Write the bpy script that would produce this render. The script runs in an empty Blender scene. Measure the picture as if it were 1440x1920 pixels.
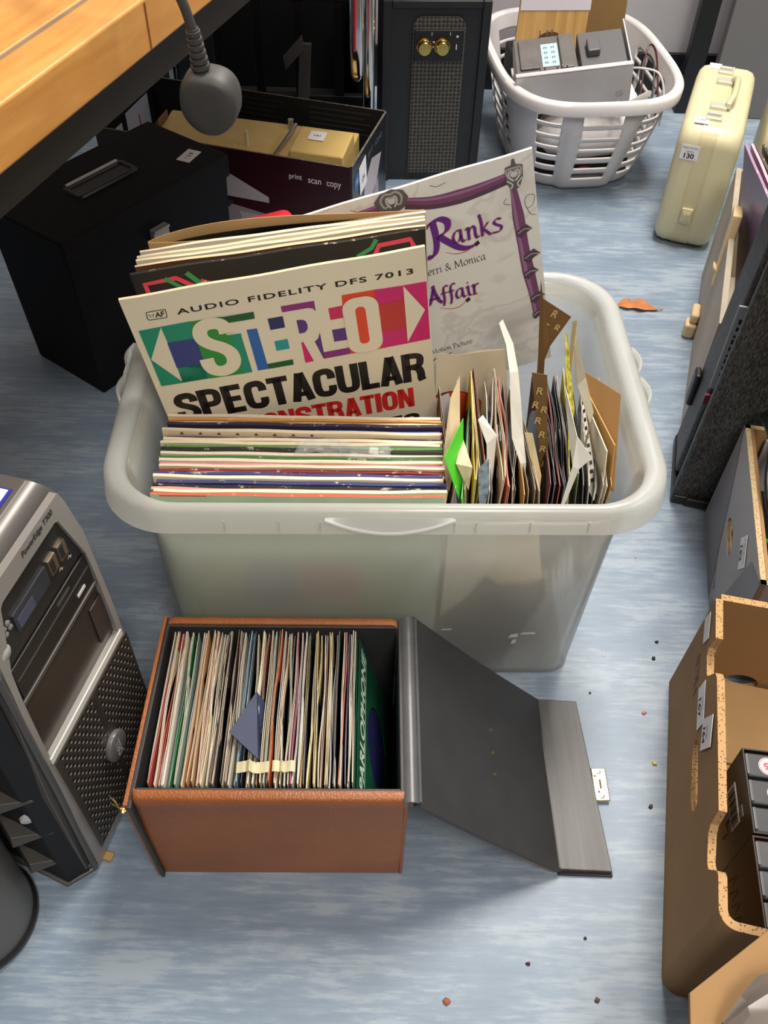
import bpy, bmesh, math, random
from mathutils import Vector, Matrix, Euler
R = math.radians
SC = bpy.context.scene
COL = SC.collection
rnd = random.Random(7)

# ------------------------------------------------------------------ camera
cam_d = bpy.data.cameras.new('camera')
cam = bpy.data.objects.new('camera', cam_d)
COL.objects.link(cam)
F_PX, PITCH, ROLL, CAM_H = 1724.5, 0.846, 0.0289, 1.0535
cam_d.sensor_fit = 'VERTICAL'
cam_d.sensor_height = 24.0
cam_d.lens = 24.0 * F_PX / 1920.0
cam_d.clip_start = 0.02
cam.matrix_world = (Matrix.Translation((0, 0, CAM_H)) @ Matrix.Rotation(math.pi / 2 - PITCH, 4, 'X')
                    @ Matrix.Rotation(ROLL, 4, 'Z'))
SC.camera = cam

# ------------------------------------------------------------------ light and exposure
SC.view_settings.view_transform = 'Standard'
SC.view_settings.look = 'None'
SC.view_settings.gamma = 1.0
SC.view_settings.use_curve_mapping = False
SC.view_settings.exposure = 0.13
SC.cycles.use_denoising = True
SC.cycles.max_bounces = 10
SC.cycles.transparent_max_bounces = 24
world = bpy.data.worlds.new('room_light')
SC.world = world
world.use_nodes = True
world.node_tree.nodes['Background'].inputs[0].default_value = (1.0, 0.96, 0.9, 1)
world.node_tree.nodes['Background'].inputs[1].default_value = 0.09


def ceiling_or_fill_panel(x, y, z, sx, sy, power, color=(1.0, 0.945, 0.86), yaw=0):
    d = bpy.data.lights.new('ceiling_or_fill_light', 'AREA')
    d.shape = 'RECTANGLE'
    d.size, d.size_y, d.energy, d.color = sx, sy, power, color
    o = bpy.data.objects.new('ceiling_or_fill_light', d)
    o.location = (x, y, z)
    o.rotation_euler = (0, 0, yaw)
    COL.objects.link(o)
    return o


ceiling_or_fill_panel(0.62, 1.75, 2.6, 0.6, 1.2, 86)
ceiling_or_fill_panel(0.45, -0.9, 2.6, 0.6, 1.2, 50)
ceiling_or_fill_panel(2.3, 0.5, 2.6, 0.6, 1.2, 20)  # added weak fill for faces turned right, like tower front and lid
ceiling_or_fill_panel(-1.4, 0.9, 2.6, 0.6, 1.2, 20)  # added weak fill standing in for ambient light on left-facing carton sides


# ------------------------------------------------------------------ materials
def lin(c):
    return tuple(((v / 255.0) / 12.92 if v / 255.0 <= 0.04045 else ((v / 255.0 + 0.055) / 1.055) ** 2.4) for v in c)


MATS = {}


def M(name, rgb, rough=0.6, metal=0.0, var=0.0, vscale=20.0, bump=0.0, bscale=200.0, spec=0.5, stretch=(1, 1, 1), coat=0.0):
    """principled material with procedural tone variation and bump"""
    if name in MATS:
        return MATS[name]
    m = bpy.data.materials.new(name)
    m.use_nodes = True
    nt = m.node_tree
    b = nt.nodes['Principled BSDF']
    c = lin(rgb)
    b.inputs['Base Color'].default_value = (*c, 1)
    b.inputs['Roughness'].default_value = rough
    b.inputs['Metallic'].default_value = metal
    b.inputs['Specular IOR Level'].default_value = spec
    b.inputs['Coat Weight'].default_value = coat
    tc = nt.nodes.new('ShaderNodeTexCoord')
    mp = nt.nodes.new('ShaderNodeMapping')
    mp.inputs['Scale'].default_value = stretch
    nt.links.new(tc.outputs['Object'], mp.inputs[0])
    if var > 0:
        n = nt.nodes.new('ShaderNodeTexNoise')
        n.inputs['Scale'].default_value = vscale
        n.inputs['Detail'].default_value = 6
        nt.links.new(mp.outputs[0], n.inputs['Vector'])
        r = nt.nodes.new('ShaderNodeValToRGB')
        r.color_ramp.elements[0].position = 0.3
        r.color_ramp.elements[1].position = 0.7
        r.color_ramp.elements[0].color = (*[max(0, v * (1 - var)) for v in c], 1)
        r.color_ramp.elements[1].color = (*[min(1, v * (1 + var * 0.6)) for v in c], 1)
        nt.links.new(n.outputs['Fac'], r.inputs[0])
        nt.links.new(r.outputs[0], b.inputs['Base Color'])
    if bump > 0:
        n2 = nt.nodes.new('ShaderNodeTexNoise')
        n2.inputs['Scale'].default_value = bscale
        n2.inputs['Detail'].default_value = 3
        nt.links.new(mp.outputs[0], n2.inputs['Vector'])
        bp = nt.nodes.new('ShaderNodeBump')
        bp.inputs['Strength'].default_value = bump
        bp.inputs['Distance'].default_value = 0.001
        nt.links.new(n2.outputs['Fac'], bp.inputs['Height'])
        nt.links.new(bp.outputs[0], b.inputs['Normal'])
    MATS[name] = m
    return m


def floor_material():
    m = bpy.data.materials.new('blue_vinyl')
    m.use_nodes = True
    nt = m.node_tree
    b = nt.nodes['Principled BSDF']
    L = nt.links.new
    tc = nt.nodes.new('ShaderNodeTexCoord')

    def noise(scale, st, detail=6, rough=0.6, rot=0.0):
        mp = nt.nodes.new('ShaderNodeMapping')
        mp.inputs['Scale'].default_value = st
        mp.inputs['Rotation'].default_value = (0, 0, rot)
        L(tc.outputs['Object'], mp.inputs[0])
        n = nt.nodes.new('ShaderNodeTexNoise')
        n.inputs['Scale'].default_value = scale
        n.inputs['Detail'].default_value = detail
        n.inputs['Roughness'].default_value = rough
        L(mp.outputs[0], n.inputs['Vector'])
        return n.outputs['Fac']

    streak = noise(15, (1, 9, 1), 8, 0.62, 0.10)
    blot = noise(6, (1, 2.2, 1), 3)
    fine = noise(60, (1, 5, 1), 4, 0.7, 0.1)
    mix = nt.nodes.new('ShaderNodeMath')
    mix.operation = 'MULTIPLY_ADD'
    L(streak, mix.inputs[0])
    mix.inputs[1].default_value = 0.6
    bl = nt.nodes.new('ShaderNodeMath')
    bl.operation = 'MULTIPLY_ADD'
    L(blot, bl.inputs[0])
    bl.inputs[1].default_value = 0.6
    bl.inputs[2].default_value = 0.2
    L(bl.outputs[0], mix.inputs[2])
    mix2 = nt.nodes.new('ShaderNodeMath')
    mix2.operation = 'MULTIPLY_ADD'
    L(fine, mix2.inputs[0])
    mix2.inputs[1].default_value = 0.22
    L(mix.outputs[0], mix2.inputs[2])
    r = nt.nodes.new('ShaderNodeValToRGB')
    r.color_ramp.elements[0].position = 0.6
    r.color_ramp.elements[1].position = 1.2
    r.color_ramp.elements[0].color = (*lin((104, 120, 139)), 1)
    r.color_ramp.elements[1].color = (*lin((150, 163, 176)), 1)
    e = r.color_ramp.elements.new(0.9)
    e.color = (*lin((127, 143, 161)), 1)
    L(mix2.outputs[0], r.inputs[0])
    # scuffs: thin dark scratches from a stretched voronoi edge
    mp = nt.nodes.new('ShaderNodeMapping')
    mp.inputs['Scale'].default_value = (2.3, 1.1, 1)
    mp.inputs['Rotation'].default_value = (0, 0, 0.5)
    L(tc.outputs['Object'], mp.inputs[0])
    nz = nt.nodes.new('ShaderNodeTexNoise')
    nz.inputs['Scale'].default_value = 3
    L(mp.outputs[0], nz.inputs['Vector'])
    vm = nt.nodes.new('ShaderNodeVectorMath')
    vm.operation = 'ADD'
    L(mp.outputs[0], vm.inputs[0])
    L(nz.outputs['Color'], vm.inputs[1])
    v = nt.nodes.new('ShaderNodeTexVoronoi')
    v.feature = 'DISTANCE_TO_EDGE'
    v.inputs['Scale'].default_value = 2.6
    L(vm.outputs[0], v.inputs['Vector'])
    lt = nt.nodes.new('ShaderNodeMath')
    lt.operation = 'LESS_THAN'
    lt.inputs[1].default_value = 0.0016
    L(v.outputs[0], lt.inputs[0])
    mm = nt.nodes.new('ShaderNodeMath')
    mm.operation = 'MULTIPLY'
    mm.inputs[1].default_value = 0.22
    L(lt.outputs[0], mm.inputs[0])
    mx = nt.nodes.new('ShaderNodeMix')
    mx.data_type = 'RGBA'
    L(mm.outputs[0], mx.inputs[0])
    L(r.outputs[0], mx.inputs[6])
    mx.inputs[7].default_value = (*lin((92, 98, 110)), 1)
    L(mx.outputs[2], b.inputs['Base Color'])
    rr = nt.nodes.new('ShaderNodeMapRange')
    rr.inputs[3].default_value = 0.34
    rr.inputs[4].default_value = 0.52
    L(streak, rr.inputs[0])
    L(rr.outputs[0], b.inputs['Roughness'])
    bp = nt.nodes.new('ShaderNodeBump')
    bp.inputs['Strength'].default_value = 0.12
    bp.inputs['Distance'].default_value = 0.002
    L(mix2.outputs[0], bp.inputs['Height'])
    L(bp.outputs[0], b.inputs['Normal'])
    return m


def wood_material(name, dark, light, scale=6, stretch=(1, 12, 12), rough=0.4, axis_rot=0.0):
    if name in MATS:
        return MATS[name]
    m = bpy.data.materials.new(name)
    m.use_nodes = True
    nt = m.node_tree
    b = nt.nodes['Principled BSDF']
    tc = nt.nodes.new('ShaderNodeTexCoord')
    mp = nt.nodes.new('ShaderNodeMapping')
    mp.inputs['Scale'].default_value = stretch
    mp.inputs['Rotation'].default_value = (0, 0, axis_rot)
    nt.links.new(tc.outputs['Object'], mp.inputs[0])
    n = nt.nodes.new('ShaderNodeTexNoise')
    n.inputs['Scale'].default_value = scale
    n.inputs['Detail'].default_value = 8
    n.inputs['Distortion'].default_value = 0.6
    nt.links.new(mp.outputs[0], n.inputs['Vector'])
    r = nt.nodes.new('ShaderNodeValToRGB')
    r.color_ramp.elements[0].position = 0.3
    r.color_ramp.elements[1].position = 0.72
    r.color_ramp.elements[0].color = (*lin(dark), 1)
    r.color_ramp.elements[1].color = (*lin(light), 1)
    nt.links.new(n.outputs['Fac'], r.inputs[0])
    nt.links.new(r.outputs[0], b.inputs['Base Color'])
    b.inputs['Roughness'].default_value = rough
    MATS[name] = m
    return m


def frosted_material(name, tint, haze, rough, bump=0.0):
    """milky polypropylene: part clear-but-rough, part diffusing"""
    if name in MATS:
        return MATS[name]
    m = bpy.data.materials.new(name)
    m.use_nodes = True
    nt = m.node_tree
    for n in list(nt.nodes):
        nt.nodes.remove(n)
    L = nt.links.new
    out = nt.nodes.new('ShaderNodeOutputMaterial')
    rf = nt.nodes.new('ShaderNodeBsdfRefraction')
    rf.inputs['IOR'].default_value = 1.06
    rf.inputs['Roughness'].default_value = rough
    rf.inputs['Color'].default_value = (0.97, 0.97, 0.95, 1)
    tl = nt.nodes.new('ShaderNodeBsdfTranslucent')
    tl.inputs['Color'].default_value = (*lin(tint), 1)
    df = nt.nodes.new('ShaderNodeBsdfDiffuse')
    df.inputs['Color'].default_value = (*lin(tint), 1)
    gl = nt.nodes.new('ShaderNodeBsdfGlossy')
    gl.inputs['Roughness'].default_value = 0.22
    m1 = nt.nodes.new('ShaderNodeMixShader')
    m1.inputs[0].default_value = 0.5
    L(df.outputs[0], m1.inputs[1])
    L(tl.outputs[0], m1.inputs[2])
    tp = nt.nodes.new('ShaderNodeBsdfTransparent')
    tp.inputs['Color'].default_value = (0.97, 0.97, 0.95, 1)
    m0 = nt.nodes.new('ShaderNodeMixShader')
    m0.inputs[0].default_value = 0.6
    L(rf.outputs[0], m0.inputs[1])
    L(tp.outputs[0], m0.inputs[2])
    m2 = nt.nodes.new('ShaderNodeMixShader')
    m2.inputs[0].default_value = haze
    L(m0.outputs[0], m2.inputs[1])
    L(m1.outputs[0], m2.inputs[2])
    m3 = nt.nodes.new('ShaderNodeMixShader')
    lw = nt.nodes.new('ShaderNodeLayerWeight')
    lw.inputs['Blend'].default_value = 0.5
    pw = nt.nodes.new('ShaderNodeMath')
    pw.operation = 'POWER'
    L(lw.outputs['Facing'], pw.inputs[0])
    pw.inputs[1].default_value = 4.0
    sc = nt.nodes.new('ShaderNodeMath')
    sc.operation = 'MULTIPLY_ADD'
    L(pw.outputs[0], sc.inputs[0])
    sc.inputs[1].default_value = 0.4
    sc.inputs[2].default_value = 0.035
    L(sc.outputs[0], m3.inputs[0])
    L(m2.outputs[0], m3.inputs[1])
    L(gl.outputs[0], m3.inputs[2])
    L(m3.outputs[0], out.inputs['Surface'])
    MATS[name] = m
    return m


def leather_material(name, rgb):
    m = M(name, rgb, rough=0.42, var=0.16, vscale=9)
    nt = m.node_tree
    b = nt.nodes['Principled BSDF']
    tc = nt.nodes.new('ShaderNodeTexCoord')
    v = nt.nodes.new('ShaderNodeTexVoronoi')
    v.inputs['Scale'].default_value = 420
    nt.links.new(tc.outputs['Object'], v.inputs['Vector'])
    n = nt.nodes.new('ShaderNodeTexNoise')
    n.inputs['Scale'].default_value = 60
    nt.links.new(tc.outputs['Object'], n.inputs['Vector'])
    a = nt.nodes.new('ShaderNodeMath')
    a.operation = 'MULTIPLY_ADD'
    nt.links.new(n.outputs['Fac'], a.inputs[0])
    a.inputs[1].default_value = 1.5
    nt.links.new(v.outputs['Distance'], a.inputs[2])
    bp = nt.nodes.new('ShaderNodeBump')
    bp.inputs['Strength'].default_value = 0.35
    bp.inputs['Distance'].default_value = 0.0012
    nt.links.new(a.outputs[0], bp.inputs['Height'])
    nt.links.new(bp.outputs[0], b.inputs['Normal'])
    return m


def weave_material(name, dark, light, scale=620):
    """woven cabinet cloth: two crossed waves"""
    m = bpy.data.materials.new(name)
    m.use_nodes = True
    nt = m.node_tree
    b = nt.nodes['Principled BSDF']
    b.inputs['Roughness'].default_value = 0.55
    L = nt.links.new
    tc = nt.nodes.new('ShaderNodeTexCoord')
    n = nt.nodes.new('ShaderNodeTexNoise')
    n.inputs['Scale'].default_value = scale
    n.inputs['Detail'].default_value = 2
    mp = nt.nodes.new('ShaderNodeMapping')
    mp.inputs['Scale'].default_value = (1, 1, 0.22)
    mp.inputs['Rotation'].default_value = (0.7, 0.7, 0.3)
    L(tc.outputs['Object'], mp.inputs[0])
    L(mp.outputs[0], n.inputs['Vector'])
    n2 = nt.nodes.new('ShaderNodeTexNoise')
    n2.inputs['Scale'].default_value = 14
    L(tc.outputs['Object'], n2.inputs['Vector'])
    a = nt.nodes.new('ShaderNodeMath')
    a.operation = 'MULTIPLY_ADD'
    L(n2.outputs['Fac'], a.inputs[0])
    a.inputs[1].default_value = 0.35
    L(n.outputs['Fac'], a.inputs[2])
    r = nt.nodes.new('ShaderNodeValToRGB')
    r.color_ramp.elements[0].position = 0.58
    r.color_ramp.elements[1].position = 0.86
    r.color_ramp.elements[0].color = (*lin(dark), 1)
    r.color_ramp.elements[1].color = (*lin(light), 1)
    L(a.outputs[0], r.inputs[0])
    L(r.outputs[0], b.inputs['Base Color'])
    bp = nt.nodes.new('ShaderNodeBump')
    bp.inputs['Strength'].default_value = 0.5
    bp.inputs['Distance'].default_value = 0.0015
    L(n.outputs['Fac'], bp.inputs['Height'])
    L(bp.outputs[0], b.inputs['Normal'])
    return m


def marble_material():
    m = bpy.data.materials.new('marble_print')
    m.use_nodes = True
    nt = m.node_tree
    b = nt.nodes['Principled BSDF']
    b.inputs['Roughness'].default_value = 0.3
    L = nt.links.new
    tc = nt.nodes.new('ShaderNodeTexCoord')
    n = nt.nodes.new('ShaderNodeTexNoise')
    n.inputs['Scale'].default_value = 7
    n.inputs['Detail'].default_value = 7
    n.inputs['Distortion'].default_value = 1.2
    L(tc.outputs['Object'], n.inputs['Vector'])
    r = nt.nodes.new('ShaderNodeValToRGB')
    cr = r.color_ramp
    cr.elements[0].position, cr.elements[0].color = 0.3, (*lin((206, 199, 195)), 1)
    cr.elements[1].position, cr.elements[1].color = 0.75, (*lin((232, 228, 222)), 1)
    e = cr.elements.new(0.46)
    e.color = (*lin((236, 233, 226)), 1)
    e = cr.elements.new(0.49)
    e.color = (*lin((220, 215, 210)), 1)
    e = cr.elements.new(0.52)
    e.color = (*lin((238, 236, 228)), 1)
    L(n.outputs['Fac'], r.inputs[0])
    L(r.outputs[0], b.inputs['Base Color'])
    MATS['marble_print'] = m
    return m


# ------------------------------------------------------------------ mesh helpers
class MB:
    def __init__(s):
        s.v, s.f, s.m = [], [], []

    def add(s, verts, faces, mi=0, T=None):
        o = len(s.v)
        if T is not None:
            verts = [T @ Vector(p) for p in verts]
        s.v += [tuple(p) for p in verts]
        s.f += [tuple(i + o for i in f) for f in faces]
        s.m += [mi] * len(faces)
        return s

    def box(s, a, b, mi=0, T=None):
        (x0, y0, z0), (x1, y1, z1) = a, b
        v = [(x0, y0, z0), (x1, y0, z0), (x1, y1, z0), (x0, y1, z0), (x0, y0, z1), (x1, y0, z1), (x1, y1, z1), (x0, y1, z1)]
        return s.add(v, [(0, 3, 2, 1), (4, 5, 6, 7), (0, 1, 5, 4), (1, 2, 6, 5), (2, 3, 7, 6), (3, 0, 4, 7)], mi, T)

    def hexa(s, p, mi=0, T=None):
        """eight corners: bottom ring then top ring, counter-clockwise from above"""
        return s.add(p, [(0, 3, 2, 1), (4, 5, 6, 7), (0, 1, 5, 4), (1, 2, 6, 5), (2, 3, 7, 6), (3, 0, 4, 7)], mi, T)

    def prism(s, poly, d, mi=0, T=None):
        """convex-ish polygon in local xz (CCW seen from -y), from y=0 to y=d"""
        n = len(poly)
        v = [(x, 0, z) for x, z in poly] + [(x, d, z) for x, z in poly]
        f = [tuple(range(n)), tuple(range(2 * n - 1, n - 1, -1))] + [(i, i + n, (i + 1) % n + n, (i + 1) % n) for i in range(n)]
        return s.add(v, f, mi, T)

    def flat(s, poly, mi=0, T=None):
        return s.add([(x, 0, z) for x, z in poly], [tuple(range(len(poly)))], mi, T)

    def loft(s, loops, mi=0, T=None, cap0=True, cap1=True, closed=True):
        n = len(loops[0])
        v = [p for l in loops for p in l]
        f = []
        for k in range(len(loops) - 1):
            for i in range(n if closed else n - 1):
                j = (i + 1) % n
                f.append((k * n + i, k * n + j, (k + 1) * n + j, (k + 1) * n + i))
        if cap0:
            f.append(tuple(range(n - 1, -1, -1)))
        if cap1:
            f.append(tuple(range((len(loops) - 1) * n, len(loops) * n)))
        return s.add(v, f, mi, T)

    def tube(s, pts, r, seg=10, mi=0, T=None, closed=False):
        P = [Vector(p) for p in pts]
        n = len(P)
        rs = r if isinstance(r, (list, tuple)) else [r] * n
        loops = []
        up = None
        for i, p in enumerate(P):
            if closed:
                t = P[(i + 1) % n] - P[i - 1]
            else:
                t = P[min(i + 1, n - 1)] - P[max(i - 1, 0)]
            t.normalize()
            if up is None:
                up = t.orthogonal().normalized()
            else:
                up = (up - t * up.dot(t)).normalized()
            bt = t.cross(up)
            loops.append([p + (up * math.cos(a) + bt * math.sin(a)) * rs[i] for a in [2 * math.pi * k / seg for k in range(seg)]])
        if closed:
            loops.append(loops[0])
            return s.loft(loops, mi, T, False, False)
        return s.loft(loops, mi, T)

    def lathe(s, prof, seg=24, mi=0, T=None):
        """(radius, height) about local z"""
        loops = [[(r * math.cos(2 * math.pi * k / seg), r * math.sin(2 * math.pi * k / seg), z) for k in range(seg)] for r, z in prof]
        return s.loft(loops, mi, T)

    def merge(s, data, mi=0, T=None):
        return s.add(data[0], data[1], mi, T)


def link(o, parent=None):
    COL.objects.link(o)
    if parent is not None:
        o.parent = parent
    return o


def obj(name, mb, mats, parent=None, bevel=0.0, bseg=2, smooth=True, ang=40, solid=0.0, sub=0):
    me = bpy.data.meshes.new(name)
    me.from_pydata(mb.v, [], mb.f)
    if not isinstance(mats, (list, tuple)):
        mats = [mats]
    for m in mats:
        me.materials.append(m)
    me.polygons.foreach_set('material_index', mb.m)
    if smooth:
        me.polygons.foreach_set('use_smooth', [True] * len(me.polygons))
        me.set_sharp_from_angle(angle=R(ang))
    me.update()
    o = bpy.data.objects.new(name, me)
    link(o, parent)
    if solid:
        md = o.modifiers.new('thick', 'SOLIDIFY')
        md.thickness = solid
        md.offset = 0
    if bevel:
        md = o.modifiers.new('edge', 'BEVEL')
        md.width = bevel
        md.segments = bseg
        md.limit_method = 'ANGLE'
        md.angle_limit = R(35)
        md.harden_normals = True
    if sub:
        md = o.modifiers.new('round', 'SUBSURF')
        md.levels = md.render_levels = sub
    return o


def tag(o, label, cat, group=None, kind=None):
    o['label'] = label
    o['category'] = cat
    if group:
        o['group'] = group
    if kind:
        o['kind'] = kind
    return o


def thing(name, label, cat, loc=(0, 0, 0), rot=(0, 0, 0), group=None):
    o = bpy.data.objects.new(name, None)
    o.empty_display_size = 0.03
    COL.objects.link(o)
    o.location = loc
    o.rotation_euler = rot
    return tag(o, label, cat, group)


def struct(name, mb, mats, **k):
    o = obj(name, mb, mats, **k)
    o['kind'] = 'structure'
    return o


def frame(o, x, y, z=None):
    """matrix from origin and two (or three) axes"""
    x = Vector(x).normalized()
    y = Vector(y)
    z = x.cross(y).normalized() if z is None else Vector(z)
    y = z.cross(x).normalized()
    m = Matrix.Identity(4)
    for i in range(3):
        m[i][0], m[i][1], m[i][2], m[i][3] = x[i], y[i], z[i], o[i]
    return m


def rrect(hx, hy, r, z, n=6, cx=0, cy=0):
    out = []
    for sx, sy, a0 in ((1, 1, 0), (-1, 1, 90), (-1, -1, 180), (1, -1, 270)):
        for k in range(n + 1):
            a = R(a0 + 90.0 * k / n)
            out.append((cx + sx * (hx - r) + r * math.cos(a), cy + sy * (hy - r) + r * math.sin(a), z))
    return out


def circ(r, n=24, cx=0, cz=0, sx=1.0, sz=1.0):
    return [(cx + r * sx * math.cos(2 * math.pi * k / n), cz + r * sz * math.sin(2 * math.pi * k / n)) for k in range(n)]


def curve_mesh(cu):
    o = bpy.data.objects.new('tmp', cu)
    COL.objects.link(o)
    dg = bpy.context.evaluated_depsgraph_get()
    me = bpy.data.meshes.new_from_object(o.evaluated_get(dg))
    data = ([tuple(v.co) for v in me.vertices], [tuple(p.vertices) for p in me.polygons])
    bpy.data.objects.remove(o)
    bpy.data.curves.remove(cu)
    bpy.data.meshes.remove(me)
    return data


def plate(outlines, d):
    """plate with holes: outlines in xz, thickness along y 0..d"""
    cu = bpy.data.curves.new('tmp', 'CURVE')
    cu.dimensions = '2D'
    cu.fill_mode = 'BOTH'
    cu.extrude = d / 2
    for ol in outlines:
        sp = cu.splines.new('POLY')
        sp.points.add(len(ol) - 1)
        for p, (x, z) in zip(sp.points, ol):
            p.co = (x, z, 0, 1)
        sp.use_cyclic_u = True
    v, f = curve_mesh(cu)
    return [(x, d / 2 - z, y) for x, y, z in v], f


TXT = {}


def text(s, w=None, h=None, bold=0.0, shear=0.0, space=1.0):
    """flat lettering in xz with its lower left at the origin, scaled to width w and cap height h"""
    key = (s, w, h, bold, shear, space)
    if key in TXT:
        return TXT[key]
    cu = bpy.data.curves.new('tmp', 'FONT')
    cu.body = s
    cu.size = 1.0
    cu.resolution_u = 5
    cu.offset = bold
    cu.shear = shear
    cu.space_character = space
    cu.fill_mode = 'FRONT'
    v, f = curve_mesh(cu)
    x0, x1 = min(p[0] for p in v), max(p[0] for p in v)
    y0, y1 = min(p[1] for p in v), max(p[1] for p in v)
    ky = h / (y1 - y0) if h else w / (x1 - x0)
    kx = w / (x1 - x0) if w else ky
    TXT[key] = ([((p[0] - x0) * kx, 0, (p[1] - y0) * ky) for p in v], f)
    return TXT[key]


def smooth_path(pts, n=6):
    """Catmull-Rom through 2D or 3D points"""
    P = [Vector(p) for p in pts]
    P = [P[0] * 2 - P[1]] + P + [P[-1] * 2 - P[-2]]
    out = []
    for i in range(1, len(P) - 2):
        a, b, c, d = P[i - 1], P[i], P[i + 1], P[i + 2]
        for k in range(n):
            t = k / n
            out.append(0.5 * ((2 * b) + (c - a) * t + (2 * a - 5 * b + 4 * c - d) * t * t + (3 * b - a - 3 * c + d) * t ** 3))
    out.append(P[-2])
    return out


def ribbon(pts, w, nib=None, n=6, sm=True):
    """flat stroke in xz. nib (angle): a broad pen held at that angle; else constant or per-point width"""
    Q = smooth_path([Vector((x, z)) for x, z in pts], n) if sm and len(pts) > 2 else [Vector(p) for p in pts]
    v, f = [], []
    N = len(Q)
    for i, p in enumerate(Q):
        t = Q[min(i + 1, N - 1)] - Q[max(i - 1, 0)]
        if t.length == 0:
            t = Vector((1, 0))
        t.normalize()
        if isinstance(w, (list, tuple)):
            u = i / (N - 1) * (len(w) - 1)
            k = min(int(u), len(w) - 2)
            ww = w[k] + (w[k + 1] - w[k]) * (u - k)
        else:
            ww = w
        nrm = Vector((-t.y, t.x))
        if nib is not None:
            d = Vector((math.cos(nib), math.sin(nib)))
            if d.dot(nrm) < 0:
                d = -d
            nrm = d * 0.94 + nrm * 0.16
        a, b = p + nrm * ww / 2, p - nrm * ww / 2
        v += [(a.x, 0, a.y), (b.x, 0, b.y)]
    for i in range(N - 1):
        f.append((2 * i, 2 * i + 1, 2 * i + 3, 2 * i + 2))
    return v, f


# a small broad-pen alphabet: x-height 1, cap height 1.55; strokes as point lists, and the advance
PEN = {
    'R': ([[(.25, 1.5), (.28, .8), (.2, .2), (.0, -.1), (-.25, -.05)], [(-.15, 1.25), (.1, 1.5), (.55, 1.6), (.85, 1.35), (.75, .95), (.35, .78)],
           [(.4, .8), (.75, .4), (1.15, .0), (1.5, -.15), (1.85, -.1)]], 1.2),
    'A': ([[(.62, 1.75), (.66, 1.2), (.85, .4), (1.1, .0)], [(.6, 1.4), (.35, .6), (.1, .05), (-.15, .1)], [(.2, .6), (.55, .52), (.95, .56)]], 1.15),
    'M': ([[(.05, 0), (.15, 1.45)], [(.15, 1.45), (.65, .1)], [(.65, .1), (1.15, 1.45)], [(1.15, 1.45), (1.25, 0)], [(-.1, 0), (.2, 0)], [(1.1, 0), (1.45, 0)], [(0, 1.45), (.2, 1.45)], [(1.1, 1.45), (1.3, 1.45)]], 1.55),
    'P': ([[(.2, 1.45), (.2, 0)], [(0, 1.45), (.5, 1.47), (.8, 1.25), (.7, .85), (.2, .72)], [(.02, 0), (.4, 0)]], .95),
    'a': ([[(.6, 1.0), (.25, .95), (.05, .5), (.15, .08), (.45, .2), (.62, .6)], [(.62, 1.02), (.62, .3), (.72, .0), (.9, .15)]], .95),
    'n': ([[(.0, .85), (.18, 1.0), (.2, .5), (.18, .0)], [(.2, .6), (.45, 1.0), (.66, .85), (.66, .3), (.76, .0), (.92, .12)]], .98),
    'k': ([[(.1, 1.75), (.18, 1.1), (.16, .0)], [(.65, 1.0), (.4, .7), (.2, .52)], [(.25, .55), (.5, .25), (.72, -.02), (.95, .1)]], .92),
    's': ([[(.62, .95), (.35, 1.05), (.12, .82), (.3, .58), (.6, .35), (.48, .02), (.0, .0)]], .75),
    'f': ([[(.7, 1.62), (.45, 1.7), (.28, 1.3), (.25, .3), (.1, -.3)], [(.0, .98), (.55, 1.0)]], .62),
    'i': ([[(.0, .85), (.17, 1.0), (.17, .3), (.27, .0), (.42, .1)], [(.16, 1.32), (.22, 1.42)]], .48),
    'r': ([[(.0, .85), (.17, 1.0), (.18, .4), (.17, .0)], [(.18, .62), (.38, .98), (.6, .95)], [(.03, 0), (.34, 0)]], .66),
    'e': ([[(.1, .55), (.68, .58), (.6, .95), (.3, 1.0), (.06, .6), (.15, .12), (.45, .0), (.7, .2)]], .82),
    'o': ([[(.4, 1.0), (.1, .8), (.08, .25), (.4, .0), (.7, .25), (.7, .78), (.4, 1.0)]], .85),
    'c': ([[(.66, .85), (.4, 1.0), (.1, .75), (.1, .25), (.4, .0), (.68, .18)]], .78),
    't': ([[(.25, 1.35), (.22, .3), (.35, .0), (.58, .12)], [(.02, .98), (.5, 1.0)]], .6),
    'u': ([[(.05, .95), (.15, .9), (.15, .25), (.35, .0), (.62, .25)], [(.64, .98), (.64, .2), (.74, .0), (.88, .1)]], .95),
    '&': ([[(1.05, .85), (.8, .4), (.4, -.02), (.08, .2), (.2, .6), (.6, .95), (.6, 1.35), (.35, 1.4), (.25, 1.1), (.5, .6), (.95, .0), (1.15, .05)]], 1.25),
    ' ': ([], .5),
}


def pen(s, w, pen_w=0.16, nib=R(35), n=5):
    v, f = [], []
    x = 0
    for ch in s:
        st, adv = PEN[ch]
        for p in st:
            a, b = ribbon([(q[0] + x, q[1]) for q in p], pen_w, nib, n)
            o = len(v)
            v += a
            f += [tuple(i + o for i in q) for q in b]
        x += adv
    k = w / x
    return [(p[0] * k, 0, p[2] * k) for p in v], f


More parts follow.
